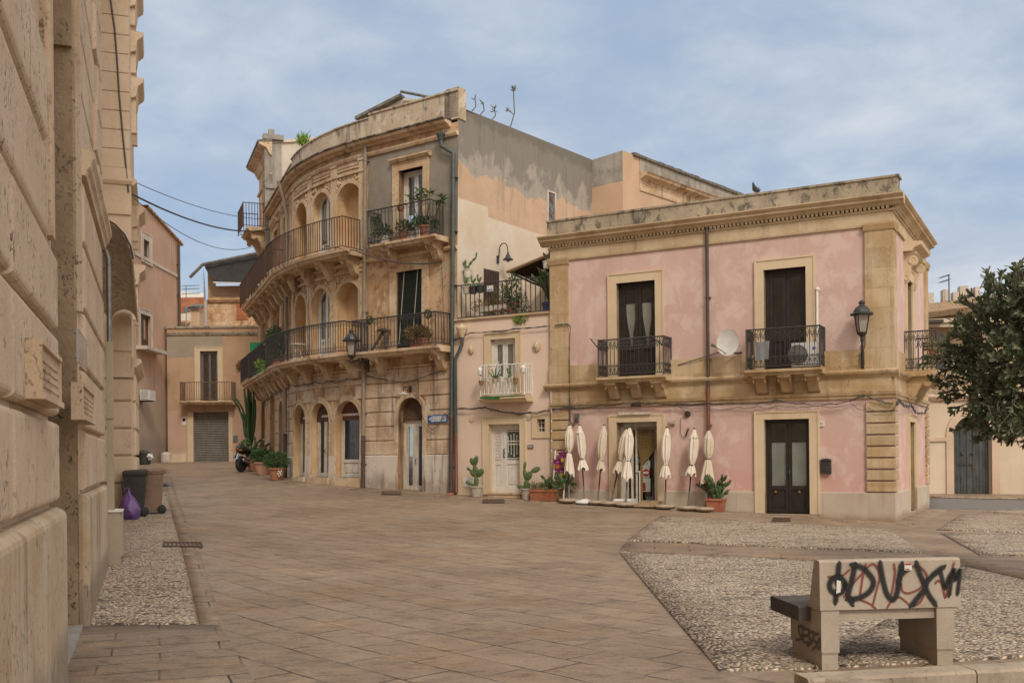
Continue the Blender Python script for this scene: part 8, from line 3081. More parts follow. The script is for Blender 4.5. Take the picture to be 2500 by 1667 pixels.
# ------------------------------------------------------------ bins, bag, litter bin
def wheelie(b, rz, label, body, lidm, s=1.0):
 T = thing('wheelie_bin', label, 'wheelie bin', b, 'wheelie bins by the palace')
 M = Matrix.Rotation(rz, 3, 'Z')
 def q(x, y, z):
  return b + M @ Vector((x * s, y * s * .78, z * s))
 mb = MB()
 rings = []
 for hx, hy, z in ((.205, .225, .06), (.21, .23, .10), (.265, .30, .90), (.275, .31, .92), (.285, .32, .93), (.285, .32, .97)):
  rings.append([q(-hx, -hy, z), q(hx, -hy, z), q(hx, hy, z), q(-hx, hy, z)])
 vs = [p for r_ in rings for p in r_]
 fs = [(3, 2, 1, 0)]
 for i in range(len(rings) - 1):
  for j in range(4):
   fs.append((i * 4 + j, i * 4 + (j + 1) % 4, i * 4 + 4 + (j + 1) % 4, i * 4 + 4 + j))
 mb.add(vs, fs)
 mb.obox(q(.16, -.24, .1), M @ Vector((.05, .0, 0)) * s, M @ Vector((0, -.03, 0)) * s, Vector((0, 0, .7 * s)) + M @ Vector((.04, -.06, 0)))
 mb.build('body', MT[body], T)
 mb = MB()
 rings = [[q(-.30, -.33, .97), q(.30, -.33, .97), q(.30, .36, .97), q(-.30, .36, .97)], [q(-.30, -.33, 1.0), q(.30, -.33, 1.0), q(.30, .36, 1.02), q(-.30, .36, 1.02)], [q(-.24, -.27, 1.035), q(.24, -.27, 1.035), q(.24, .3, 1.06), q(-.24, .3, 1.06)]]
 vs = [p for r_ in rings for p in r_]
 fs = [(3, 2, 1, 0), (8, 9, 10, 11)]
 for i in range(2):
  for j in range(4):
   fs.append((i * 4 + j, i * 4 + (j + 1) % 4, i * 4 + 4 + (j + 1) % 4, i * 4 + 4 + j))
 mb.add(vs, fs)
 mb.build('lid', MT[lidm], T)
 mb = MB()
 mb.tube([q(-.22, .34, .93), q(-.22, .43, .96), q(.22, .43, .96), q(.22, .34, .93)], .018 * s, 6)
 mb.build('handle', MT[lidm], T)
 for sg in (-1, 1):
  mb = MB()
  mb.lathe(q(sg * .24, .24, .10), [(.02, -.035), (.085, -.03), (.10, -.02), (.10, .02), (.085, .03), (.02, .035)], 16, axis=M @ Vector((1, 0, 0)))
  smooth_by(mb.build('wheel', MT['rubber'], T), 40)
 return T
gb_ = gpt(318, 1262)
wheelie(Vector((gb_.x + .02, gb_.y + .25, gz(gb_.x, gb_.y + .25))), R(-72), 'black wheelie bin with a grey lid behind the purple rubbish bag', 'darkplastic', 'castiron')
wheelie(Vector((gb_.x + .16, gb_.y + 1.0, gz(gb_.x + .1, gb_.y + 1.1))), R(-70), 'brown wheelie bin standing behind the black one', 'brownplastic', 'brownplastic')
b = gpt(320, 1268)
T = thing('rubbish_bag', 'tied purple plastic rubbish bag leaning on the black wheelie bin', 'rubbish bag', b)
mb = MB()
K, n = 26, 16
vs, fs = [], []
for i in range(n + 1):
 s_ = i / n
 r = .23 * (math.sin(math.pi * min(1, .12 + s_ * .95)) ** .6) * (1 - .25 * s_)
 if s_ > .9:
  r = .05 + .0 * s_
 for j in range(K):
  a = 2 * math.pi * j / K
  rr = r * (1 + .07 * math.sin(a * 5 + s_ * 7) + .05 * math.sin(a * 9 - s_ * 11) + rnd(-.035, .035))
  vs.append(b + Vector((math.cos(a) * rr * 1.02 - .06 * s_, math.sin(a) * rr * .85, .60 * s_ + .01)))
for i in range(n):
 for j in range(K):
  j2 = (j + 1) % K
  fs.append((i * K + j, i * K + j2, (i + 1) * K + j2, (i + 1) * K + j))
fs.append(tuple(n * K + j for j in range(K)))
mb.add(vs, fs)
mb.build('bag', MT['purple'], T, smooth=True)
mb = MB()
tp = b + Vector((-.06, 0, .6))
for k in range(7):
 mb.leaf(tp, (rnd(-1, 1), rnd(-1, 1), .9), .12, .05)
mb.build('knot', MT['purple'], T)
b = at_depth(344, 1150, 26.5)
b = Vector((b.x, b.y, gz(b.x, b.y)))
T = thing('litter_bin', 'round dark litter bin on a post at the far corner of the palace', 'litter bin', b)
zt, zb2 = 1.65 + (1120 - 1103) * 26.5 / 2494, 1.65 + (1120 - 1134) * 26.5 / 2494
mb = MB()
mb.tube([b + Vector((-.14, 0, 0)), Vector((b.x - .14, b.y, zt + .05))], .03, 6)
mb.build('post', MT['castiron'], T)
mb = MB()
c = Vector((b.x + .06, b.y, zb2))
mb.lathe(c, [(.16, 0), (.19, .03), (.20, (zt - zb2) * .85), (.21, (zt - zb2) * .86), (.21, (zt - zb2) * .93), (.17, (zt - zb2)), (.06, (zt - zb2) + .05), (.0001, (zt - zb2) + .06)], 18)
smooth_by(mb.build('bin', MT['darkplastic'], T), 40)
mb = MB()
for _ in range(12):
 mb.leaf(c + Vector((.17, -.08, zt - zb2 - .03)), (rnd(.0, 1), rnd(-1, .2), rnd(-1.4, -.2)), .2, .12)
mb.build('bag_liner', MT['whiteplastic'], T)
# litter basket foot seen right of the bins
b = gpt(361, 1218)
mb = MB()
for i in range(4):
 mb.tube([b + Vector((-.12 + .03 * i, .1 * i, .0)), b + Vector((.06 + .02 * i, .1 * i, .0)), b + Vector((.08 + .02 * i, .1 * i, .22)), b + Vector((-.1 + .03 * i, .1 * i, .24))], .016, 5)
for z in (.05, .12, .2):
 mb.tube([b + Vector((-.12, 0, z)), b + Vector((.0, .36, z))], .012, 4)
tag(mb.build('wire_crate', MT['brownplastic'], None, org=b), 'small brown crate on the pebbles behind the wheelie bins', 'crate')
def pigeon(c, hd_, label, s=1.0):
 T = MB()
 d = Vector((math.cos(hd_), math.sin(hd_), 0))
 sd_ = Vector((-d.y, d.x, 0))
 M = Matrix((d, sd_, Vector((0, 0, 1)))).transposed()
 rings = [(-.20, .10, .012), (-.12, .115, .035), (-.04, .125, .06), (.04, .135, .066), (.09, .16, .05), (.12, .195, .033), (.135, .225, .030), (.155, .235, .022), (.185, .228, .006)]
 K = 10
 vs, fs = [], []
 for x, z, r in rings:
  for j in range(K):
   a = 2 * math.pi * j / K
   vs.append(c + M @ Vector((x * s, math.cos(a) * r * s * .9, (z + math.sin(a) * r) * s)))
 for i in range(len(rings) - 1):
  for j in range(K):
   fs.append((i * K + j, i * K + (j + 1) % K, (i + 1) * K + (j + 1) % K, (i + 1) * K + j))
 T.add(vs, fs)
 T.add([c + M @ Vector((x * s, y * s, z * s)) for x, y, z in ((-.1, .02, .12), (-.1, -.02, .12), (-.30, -.03, .085), (-.30, .03, .085), (-.1, .02, .10), (-.1, -.02, .10), (-.30, -.03, .078), (-.30, .03, .078))], [(0, 1, 2, 3), (7, 6, 5, 4), (0, 3, 7, 4), (1, 5, 6, 2), (2, 6, 7, 3)])
 for sg in (-1, 1):
  T.ell(c + M @ Vector((-.04 * s, sg * .05 * s, .13 * s)), (.12 * s, .018 * s, .042 * s), 8, 5, M=M)
  T.tube([c + M @ Vector((.01, sg * .025, .08)) * 1, c + M @ Vector((.015, sg * .025, 0))], .006, 4)
  T.tube([c + M @ Vector((-.02, sg * .025, .004)), c + M @ Vector((.05, sg * .025, .004))], .005, 4)
 tag(T.build('pigeon', MT['pigeon'], None, smooth=True, org=c), label, 'pigeon', 'pigeons')
pigeon(gpt(396, 1195), math.pi * .97, 'grey pigeon standing on the pebble strip near the wheelie bins', 1.25)
pigeon(FP.pt(FP.U(1845, -.2, 470), 8.03, -.2), -2.2, 'pigeon perched on the parapet of the pink house', 1.1)
# drain grates
for x0, x1, y0, y1, lab in ((398, 491, 1325, 1336, 'long rusty drain grate across the edge of the pebble strip'), (1886, 1928, 1265, 1272, 'small dark grate in the slabs before the door numbered 41'), (932, 978, 1200, 1207, 'dark grate in the slabs before the arched palazzo door'), (1178, 1230, 1220, 1227, 'dark grate in the slabs before the white louvred door')):
 A = [ghit(x0, y0), ghit(x1, y0), ghit(x1, y1), ghit(x0, y1)]
 c = sum(A, Vector()) / 4
 ex = (A[1] - A[0] + A[2] - A[3]) / 2
 ey = (A[3] - A[0] + A[2] - A[1]) / 2
 up_v = Vector((0, 0, .025))
 mb = MB()
 o = c - ex / 2 - ey / 2
 mb.obox(o, ex, ey * .12, up_v)
 mb.obox(o + ey * .88, ex, ey * .12, up_v)
 k = max(8, int(ex.length / .06))
 for i in range(k + 1):
  mb.obox(o + ex * (i / k) * .985, ex * (.45 / k), ey, up_v * .95)
 tag(mb.build('drain_grate', MT['rustiron'], None, org=c), lab, 'drain grate')
# ------------------------------------------------------------ bench with graffiti
L0, R0 = ghit(2006, 1631), ghit(2331, 1618)
dv = (R0 - L0)
FBn = Fr((L0.x, L0.y), math.degrees(math.atan2(-dv.x, dv.y)), left=False)
WB = dv.to_2d().length
zb = gz(L0.x, L0.y)
zb = zb + .0
T = thing('stone_bench', 'pale concrete bench with black graffiti on its back and a dark stone seat', 'bench', FBn.pt(WB / 2, zb, -.3))
Dp = .62
for (a, c) in ((0.0, .145), (WB - .145, WB)):
 mb = MB()
 mb.fprof(FBn, a + .008, c - .008, [(-.012, zb - .02), (-.012, zb + .115), (-Dp + .012, zb + .115), (-Dp + .012, zb - .02)])
 ot = MB()
 ot.fprof(FBn, a, c, [(0.0, zb + .118), (0, zb + .447), (-.22, zb + .447), (-.25, zb + .33), (-Dp, zb + .33), (-Dp, zb + .118)])
 ot.fprof(FBn, a + .006, c - .006, [(-.006, zb + .108), (-.006, zb + .12), (-Dp + .006, zb + .12), (-Dp + .006, zb + .108)])
 lg_ = ot.build('leg', MT['benchstone'], T)
 mb.build('foot', MT['benchstone'], lg_)
mb = MB()
zt = zb + .828
prof = [(.012, zb + .447), (.004, zt - .015), (-.012, zt), (-.085, zt), (-.1, zt - .012), (-.21, zb + .447)]
mb.fprof(FBn, -.012, WB + .05, prof)
bk = mb.build('backrest', MT['benchstone'], T)
mb = MB()
mb.fprof(FBn, .145, WB - .145, [(-.03, zb + .36), (-.03, zb + .446), (-.20, zb + .446), (-.20, zb + .36)])
mb.build('cross_beam', MT['benchstone'], T)
mb = MB()
mb.fprof(FBn, -.10, WB + .10, [(-.20, zb + .335), (-.20, zb + .44), (-.212, zb + .452), (-.80, zb + .452), (-.815, zb + .44), (-.815, zb + .335)])
mb.build('seat', MT['seatstone'], T)
def gpath(pts, k=5):
 """smooth the stroke with Catmull-Rom"""
 P = [Vector((x, y)) for x, y in pts]
 if len(P) < 3:
  return [P[0].lerp(P[-1], i / 6) for i in range(7)]
 out = []
 for i in range(len(P) - 1):
  a, b_, c, d = P[max(i - 1, 0)], P[i], P[i + 1], P[min(i + 2, len(P) - 1)]
  for j in range(k):
   t = j / k
   out.append(.5 * ((2 * b_) + (c - a) * t + (2 * a - 5 * b_ + 4 * c - d) * t * t + (3 * b_ - a - 3 * c + d) * t ** 3))
 out.append(P[-1])
 return out
GN = [0]
def stroke(mb, pts, wd_, F=FBn, n0=.0128, org=(2000, 1330), sc_=4.6525):
 GN[0] += 1
 P = gpath(pts)
 n = n0 + .0002 * GN[0]
 Q = []
 for p in P:
  u, z = F.at(org[0] + p.x / sc_, org[1] + p.y / sc_, .01)
  Q.append(Vector((u, z)))
 vs, uv = [], []
 # round ends
 Q = [Q[0] + (Q[0] - Q[1]).normalized() * wd_ * .5] + Q + [Q[-1] + (Q[-1] - Q[-2]).normalized() * wd_ * .5]
 for i, p in enumerate(Q):
  t = (Q[min(i + 1, len(Q) - 1)] - Q[max(i - 1, 0)])
  t.normalize()
  s_ = Vector((-t.y, t.x))
  ww = wd_ * (.35 if i in (0, len(Q) - 1) else 1)
  for k in (-1, 0, 1):
   q = p + s_ * ww * .5 * k
   vs.append(F.pt(q.x, q.y, n))
   uv.append((i, k * (1 if i not in (0, len(Q) - 1) else 1)))
 fs = []
 for i in range(len(Q) - 1):
  for k in range(2):
   fs.append((i * 3 + k, i * 3 + k + 1, i * 3 + 4 + k, i * 3 + 3 + k))
 mb.add(vs, fs, 0, uv)
mb = MB()
for pts in ([(530, 215), (500, 330), (465, 550)], [(105, 360), (200, 350), (280, 335), (340, 280)], [(280, 590), (380, 440), (480, 330), (560, 240), (620, 215), (675, 280), (685, 380), (640, 550), (605, 690)], [(850, 215), (860, 330), (820, 560)], [(770, 710), (830, 620), (910, 590), (980, 640), (1050, 690), (1150, 640), (1215, 480), (1220, 340), (1150, 250), (1060, 240)], [(930, 440), (945, 520), (1010, 545), (1110, 510), (1160, 470)], [(1320, 430), (1350, 400), (1395, 440), (1430, 600), (1460, 480), (1500, 330), (1530, 205)], [(470, 620), (580, 670), (640, 720)]):
 stroke(mb, pts, .021)
mb.build('marker_scrawl', MT['marker'], bk)
GN[0] += 4
mb = MB()
el = [(205 + 88 * math.cos(t), 455 + 92 * math.sin(t)) for t in [2 * math.pi * i / 14 for i in range(15)]]
for pts in ([(222, 225), (215, 330), (205, 420)], [(190, 540), (185, 635)], el, [(400, 235), (385, 330), (350, 470), (325, 560)], [(385, 225), (480, 250), (560, 320), (612, 400), (600, 480), (540, 550), (440, 600), (335, 615)], [(340, 600), (370, 655)], [(690, 215), (710, 330), (735, 450), (770, 560), (830, 620), (875, 560), (898, 450), (915, 330), (932, 225)], [(985, 280), (930, 330), (900, 400)], [(1105, 215), (1140, 320), (1190, 440), (1240, 560), (1310, 660)], [(1400, 250), (1300, 330), (1225, 410), (1190, 500), (1120, 590), (1050, 680)], [(1300, 325), (1370, 300), (1400, 400), (1425, 490), (1455, 400), (1500, 330), (1475, 560)], [(1500, 330), (1530, 270), (1538, 400), (1580, 300), (1598, 295), (1570, 540)]):
 stroke(mb, pts, .05 if min(p[0] for p in pts) > 1290 else .066)
mb.build('graffiti', MT['spray'], bk)
mb = MB()
u0, z1 = FBn.at(2041, 1415, .02)
u1, z0 = FBn.at(2053, 1448, .02)
mb.fpoly(FBn, [(u0, z0), (u1 - .004, z0 + .01), (u1, z1 - .01), (u0 + .006, z1)], .022)
u0, z1 = FBn.at(2208, 1374, .02)
u1, z0 = FBn.at(2226, 1391, .02)
mb.fquad(FBn, u0, u1, z0, z1, .022)
mb.fquad(FBn, u0 + .002, u1 - .002, z1 - .016, z1 - .002, .0225, 1)
mb.fquad(FBn, u0 + .004, u1 - .02, z0 + .004, z0 + .012, .0225, 1)
mb.split('sticker', [MT['signwhite'], MT['redink']], bk)
FE_ = Fr(FBn.pt(0, 0, 0).to_2d(), math.degrees(math.atan2(FBn.n.x, -FBn.n.y)), left=True)
FE_.d = -FBn.n
FE_.n = -FBn.d
mb = MB()
for c_, pts in enumerate(([(565, 1120), (500, 1100), (515, 1170), (545, 1200), (480, 1210)], [(600, 1130), (545, 1125), (550, 1225), (605, 1230)], [(550, 1175), (590, 1180)], [(655, 1150), (605, 1150), (610, 1200), (640, 1225), (590, 1260)], [(700, 1165), (650, 1170), (655, 1215), (690, 1250), (640, 1290)], [(705, 1200), (690, 1240), (700, 1290), (720, 1260), (710, 1200)])):
 pts = [(480 + (x - 480) * .82, y) for x, y in pts]
 stroke(mb, pts, .03, FE_, .002, (1800, 1200), 3.357)
mb.build('side_graffiti', MT['spraygrey'], T)
# ------------------------------------------------------------ low stone kerb of the planting bed
zk_ = .13
def kpt(x, y):
 r = ray(x, y)
 k = (zk_ - EYE) / r[2]
 return Vector((r[0] * k, r[1] * k, 0))
KA, KB, KC = kpt(1937, 1641), kpt(2500, 1613), kpt(2079, 1668)
d1_ = (KB - KA).normalized()
d2_ = (KC - KA).normalized()
n1_ = Vector((d1_.y, -d1_.x, 0))
n2_ = Vector((-d2_.y, d2_.x, 0))
T = thing('planter_kerb', 'low worn stone kerb around the planting bed beside the bench', 'kerb', KA)
for i, (st, d, nn, L) in enumerate(((KA, d1_, n1_, 5.5), (KA + d2_ * .02, d2_, n2_, 4.5))):
 p = 0.0
 while p < L:
  l_ = min(1.25, L - p)
  mb = MB()
  a = st + d * (p + .006) + Vector((0, 0, -.05))
  q = [a, a + nn * .22]
  prf = [(0, -.05), (0, zk_ - .02), (.018, zk_), (.20, zk_), (.22, zk_ - .02), (.22, -.05)]
  s0 = .12 if (i == 1 and p == 0) else 0
  vs = [st + d * (p + .005 + s0) + nn * x + Vector((0, 0, z - .003 * i)) for x, z in prf] + [st + d * (p + l_ - .005) + nn * x + Vector((0, 0, z)) for x, z in prf]
  fs = [(j, (j + 1) % 6, 6 + (j + 1) % 6, 6 + j) for j in range(6)] + [(5, 4, 3, 2, 1, 0), (6, 7, 8, 9, 10, 11)]
  mb.add(vs, fs)
  mb.build('kerb_stone', MT['kerb'], T)
  p += l_
mb = MB()
e1, e2 = KA + d1_ * 5.4 + n1_ * .1, KA + d2_ * 4.4 + n2_ * .1
mid_ = KA + d1_ * .1 + d2_ * .1
mb.poly([mid_ + Vector((0, 0, .03)), e1 + Vector((0, 0, .03)), (e1 + e2) / 2 + Vector((.8, -.8, .03)), e2 + Vector((0, 0, .03))])
tag(mb.build('bed_ground', MT['soil'], None), kind='structure')
# ------------------------------------------------------------ tree on the right: thick leathery leaves in rosettes
random.seed(5)
TB = Vector((7.35, 13.1, gz(7.35, 13.1)))
T = thing('evergreen_tree', 'evergreen tree with thick grey green oval leaves hanging before the arched gateway', 'tree', TB)
crown_c = Vector((7.02, 13.0, 2.82))
crad = (1.72, 1.5, 1.40)
br = MB()
lf = MB()
br.tube([TB, TB + Vector((.02, 0, .7)), Vector((7.25, 13.05, 1.7)), crown_c + Vector((0, 0, .3))], [.15, .12, .10, .05], 9)
limbs = []
for i in range(26):
 a = rnd(0, 6.28)
 el_ = rnd(-.35, 1.0)
 d = Vector((math.cos(a) * math.cos(el_), math.sin(a) * math.cos(el_), math.sin(el_)))
 e = crown_c + Vector((d.x * crad[0], d.y * crad[1], d.z * crad[2])) * rnd(.6, .85)
 s0 = Vector((7.25, 13.05, 1.55)).lerp(crown_c + Vector((0, 0, .4)), rnd(0, 1))
 m_ = s0.lerp(e, .5) + Vector((rnd(-.1, .1), rnd(-.1, .1), rnd(-.05, .15)))
 br.tube([s0, m_, e], [.05, .03, .012], 5)
 limbs.append((m_, e))
clumps = []
for i in range(1700):
 a = rnd(0, 6.28)
 ct = rnd(-1, 1)
 st_ = math.sqrt(1 - ct * ct)
 d = Vector((math.cos(a) * st_, math.sin(a) * st_, ct))
 rr = rnd(.45, 1.0) ** .55
 lump = .87 + .11 * math.sin(d.x * 5 + 1.3) * math.cos(d.z * 6 + .6) + .10 * math.sin(d.y * 7 + d.z * 5)
 p = crown_c + Vector((d.x * crad[0], d.y * crad[1], d.z * crad[2])) * rr * lump
 if p.z < crown_c.z - crad[2] * .86:
  continue
 if rnd(0, 1) < .08:
  continue
 clumps.append((p, d))
# a low hanging spray below the crown, as in the photograph
for i in range(34):
 q = at_depth(2462 + rnd(-42, 40), 1030 + rnd(-38, 40), 12.4 + rnd(-.3, .3))
 clumps.append((q, Vector((rnd(-.6, .3), -.3, -.8))))
for i in range(30):
 q = at_depth(2440 + rnd(-30, 60), 668 + rnd(-25, 45), 12.8 + rnd(-.3, .3))
 clumps.append((q, Vector((rnd(-.5, .3), -.2, 1))))
lf2 = MB()
for p, d in clumps:
 ax = (d + Vector((rnd(-.5, .5), rnd(-.5, .5), rnd(-.2, .6)))).normalized()
 a1 = ax.orthogonal().normalized()
 a2 = ax.cross(a1)
 br.tube([p - ax * .22, p], .007, 4)
 k = random.randint(8, 13)
 tgt = lf if rnd(0, 1) < .6 else lf2
 for j in range(k):
  q = j * 2.4 + rnd(-.2, .2)
  sp = rnd(.35, 1.15)
  dl = (ax * (1 - sp * .55) + (a1 * math.cos(q) + a2 * math.sin(q)) * sp).normalized()
  tgt.oleaf(p - ax * .13 * rnd(0, 1), dl, rnd(.07, .11), rnd(.036, .05), ax)
br.build('trunk', MT['bark'], T)
cr = lf.build('crown', MT['leafdark'], T)
lf2.build('pale_leaves', MT['leafback'], T)
random.seed(21)
# ------------------------------------------------------------ signs and lamps on the palazzo
number_tile(FB, 1044, 1000.5, .11, '35', 'small white tile reading 35 above the one way sign')
u0, z1 = FB.at(1044.5, 1013.5, .06)
u1, z0 = FB.at(1091.5, 1030.5, .06)
z1 = z0 + (z1 - z0) * 1.0
o = FB.pt((u0 + u1) / 2, (z0 + z1) / 2, .07)
T = thing('one_way_sign', 'blue and white one way sign reading SENSO UNICO with a white arrow', 'sign', o)
mb = MB()
mb.fbox(FB, u1, u0, z0, z1, .045, .062)
mb.build('plate', MT['signblue'], T)
mb = MB()
uc, zc = (u0 + u1) / 2, (z0 + z1) / 2
w_, h_ = u0 - u1, z1 - z0
def sp(x, y, n=.0635):
 return FB.pt(uc - x, zc + y, n)
mb.poly([sp(-w_ * .46, 0), sp(-w_ * .26, -h_ * .42), sp(-w_ * .26, h_ * .42)])
mb.poly([sp(-w_ * .27, -h_ * .34, .0634), sp(w_ * .46, -h_ * .34, .0634), sp(w_ * .46, h_ * .34, .0634), sp(-w_ * .27, h_ * .34, .0634)])
text_mesh(mb, 'SENSO UNICO', h_ * .74, lambda x, y: sp(x + w_ * .10, y - h_ * .01, .065), 1, .70)
mb.build('arrow_and_words', [MT['signwhite'], MT['signblue']], T)
u, z = FA.at(805, 1007, .05)
mb = MB()
mb.fbox(FA, u - .055, u + .055, z - .055, z + .055, .02, .05)
text_mesh(mb, '33', .085, lambda x, y: FA.pt(u - x, z + y, .053), 1, .85)
tag(mb.build('house_number', [MT['signwhite'], MT['ink']], None, org=FA.pt(u, z, .04)), 'small white tile reading 33 between two arches of the palazzo', 'house number')
# lantern on its scroll bracket at the palazzo
wu = FB.U(904, .1)
Lc = None
n_l = 1.15
uu, zl_ = FB.at(858, 850, n_l)
Lc = FB.pt(uu, zl_, n_l)
zq = FB.Z(886, 882, .3)
W_ = FB.pt(wu + .05, zq + .0, .14)
arm = [([W_ + Vector((0, 0, .12)), W_.lerp(Lc, .55) + Vector((0, 0, -.02)) * 0 + Vector((0, 0, (Lc.z - .52 - W_.z) * .0)), Vector((Lc.x, Lc.y, Lc.z - .44))], .022)]
ea = Vector((Lc.x, Lc.y, Lc.z - .42))
arm = [([W_ + Vector((0, 0, .10)), W_.lerp(ea, .5) + Vector((0, 0, .10)), ea], .024),
  ([W_ + Vector((0, 0, -.32)), W_ + Vector((0, 0, -.2)), W_ + Vector((0, 0, .16))], .03)]
dirv = (ea - W_)
dirv.z = 0
dirv.normalize()
for (f, dz, r, ph) in ((.18, -.09, .12, 0), (.42, -.02, .08, 1.5), (.62, .02, .05, 3)):
 pts = []
 for i in range(14):
  t = i / 13
  a = ph + t * 9
  rr = r * (1 - .7 * t)
  pts.append(W_ + dirv * (f + math.cos(a) * rr) + Vector((0, 0, dz + math.sin(a) * rr)))
 arm.append((pts, .012))
arm.append(([W_ + Vector((0, 0, -.28)), W_ + dirv * .2 + Vector((0, 0, -.22)), W_ + dirv * .55 + Vector((0, 0, .0)), ea], .014))
lantern('street_lantern', 'black street lantern on a long scroll bracket before the palazzo balcony', FB.pt(wu, zq, 0), Lc, arm, 1.02)
u, z = FB.at(998, 952, .1)
T = thing('door_lamp', 'flat enamel lamp on a short iron arm above the arched palazzo door', 'wall lamp', FB.pt(u, z, 0))
mb = MB()
u2, z2 = FB.at(985, 958, .55)
mb.tube([FB.pt(u, z + .06, .0), FB.pt(u, z + .08, .3), FB.pt(u2, z2 + .1, .55), FB.pt(u2, z2, .55)], .014, 5)
mb.fbox(FB, u - .03, u + .03, z - .18, z + .14, 0, .05)
for s_ in (0, 1):
 mb.tube([FB.pt(u, z - .1 + .1 * s_, .04), FB.pt(u, z + .0, .2), FB.pt(u, z + .08, .3)], .009, 4)
mb.build('arm', MT['castiron'], T)
mb = MB()
mb.lathe(FB.pt(u2, z2 - .05, .55), [(.20, -.02), (.19, 0), (.06, .05), (.04, .08), (.0001, .08)], 16)
smooth_by(mb.build('shade', MT['potgrey'], T), 40)
# ------------------------------------------------------------ cables
def cable_run(F, pts, n, r, label, mat='cable', sagv=.05, extra=2, name='cable_bundle', jit=.012, spread=.05):
 mb = MB()
 W3 = []
 for p in pts:
  u, z = F.at(p[0], p[1], n)
  W3.append(F.pt(u, z, n))
 for e in range(extra):
  for a, b_ in zip(W3[:-1], W3[1:]):
   mb.tube(sag(a + Vector((0, 0, spread * .3 * e)), b_ + Vector((0, 0, spread * .3 * e)), sagv * rnd(.4, 1.5), 8, jit), r * rnd(.7, 1.1), 5)
 tag(mb.build(name, MT[mat], None, org=W3[0]), label, 'cable', 'cable bundles on the house fronts')
cable_run(FP, [(1390, 994), (1470, 989), (1520, 985), (1560, 981), (1600, 984), (1660, 986), (1727, 984), (1780, 984), (1860, 983), (1895, 977), (1960, 985), (2030, 986), (2060, 982), (2100, 968), (2112, 964), (2150, 978), (2180, 986)], .14, .011, 'bundle of dark cables sagging across the pink house above its doors', extra=2, sagv=.035)
cable_run(FP, [(1390, 990), (1420, 987), (1500, 993), (1560, 988), (1640, 985), (1715, 995), (1800, 994), (1850, 990), (1895, 990), (2000, 990), (2080, 985), (2120, 996), (2178, 1000), (2187, 988)], .13, .009, 'second looser cable below the main bundle on the pink house', 'cablegrey', extra=1, sagv=.06)
cable_run(FR_, [(2188, 985), (2196, 974), (2210, 990), (2225, 986), (2240, 1008), (2258, 1006), (2264, 992)], .14, .013, 'tangled dark cables round the side of the pink house', extra=2, sagv=.05, jit=.03)
cable_run(FL, [(1108, 995), (1125, 998), (1185, 995), (1215, 1003), (1250, 1008), (1290, 1008), (1330, 1004), (1352, 999)], .12, .011, 'cable bundle across the small pale house above its white door', extra=3, sagv=.03)
cable_run(FP, [(1352, 999), (1375, 996), (1392, 992)], .14, .011, 'short cable bundle crossing the yellow pilaster of the pink house', extra=3, sagv=.02)
cable_run(FL, [(1108, 832), (1130, 818), (1150, 813), (1200, 810), (1260, 803), (1330, 797), (1352, 795)], .10, .013, 'dark cable across the small pale house under the terrace coping', extra=2, sagv=.015)
cable_run(FP, [(1355, 795), (1385, 792), (1392, 797), (1391, 860), (1390, 940), (1391, 985), (1392, 1030), (1400, 1040), (1408, 1020)], .11, .012, 'cable turning down the edge of the yellow pilaster', extra=2, sagv=.0)
cable_run(FB, [(896, 918), (960, 931), (998, 932), (1050, 914), (1088, 901)], .10, .010, 'dark cable sagging over the arched palazzo door', extra=2, sagv=.02)
cable_run(FB, [(998, 933), (1018, 960), (1030, 985), (1030, 1010), (1040, 1035), (1056, 1049), (1072, 1035), (1085, 1010), (1100, 1005)], .12, .010, 'loose grey cable looping past the one way sign', 'cablegrey', extra=2, sagv=.02)
cable_run(FB, [(1078, 640), (1081, 700), (1083, 800), (1085, 825), (1105, 832)], .08, .010, 'grey cable running down the palazzo corner to the hopper', 'cablegrey', extra=1, sagv=.0)
cable_run(FA, [(712, 940), (740, 938), (770, 932), (800, 930), (850, 925), (890, 920)], .12, .012, 'dark cable bundle round the curved front of the palazzo', extra=2, sagv=.05)
cable_run(FW, [(640, 985), (650, 975), (662, 958), (690, 945), (704, 940)], .12, .012, 'tangled cables on the dark flank of the palazzo', extra=3, sagv=.12, jit=.04)
def overhead(a, b_, s_, r, label, k=24):
 mb = MB()
 mb.tube(sag(a, b_, s_, k), r, 5)
 tag(mb.build('overhead_wire', MT['cable'], None, org=a), label, 'wire', 'wires over the street')
def wallpt(F, x, y, n=.05):
 u, z = F.at(x, y, n)
 return F.pt(u, z, n)
pa = Fs.at(311, 440, .05)
P_a = FZ.pt(14.0, pa[1], WN + .05)
pb = Fs.at(314, 472, .05)
P_b = FZ.pt(14.05, pb[1], WN + .05)
e1 = wallpt(FW, 668, 535, .1)
e2 = wallpt(FW, 655, 560, .12)
overhead(P_a, e1, .25, .010, 'thin single wire from the palace to the palazzo, uppermost over the street')
overhead(P_b, e2, .35, .024, 'thick bundled cable slung from the palace to the palazzo over the street')
overhead(P_b + Vector((0, 0, -.06)), wallpt(FW, 650, 585, .12), .75, .010, 'thin slack wire below the thick cable over the street')
overhead(e2, wallpt(FA, 870, 612, .95), .10, .016, 'grey cable passing in front of the upper palazzo balcony')
overhead(wallpt(FA, 870, 612, .95), wallpt(FB, 1078, 640, .12), .18, .02, 'grey cable from the upper balcony end to the palazzo corner')
# stay wires of the satellite dish
mb = MB()
mb.tube([wallpt(FP, 1655, 891, .05), wallpt(FP, 1790, 850, .12), wallpt(FP, 1806, 843, .3)], .012, 5)
tag(mb.build('stay_wire', MT['cable'], None, org=wallpt(FP, 1655, 891)), 'straight black stay rising from the curtained balcony to the satellite dish', 'wire')
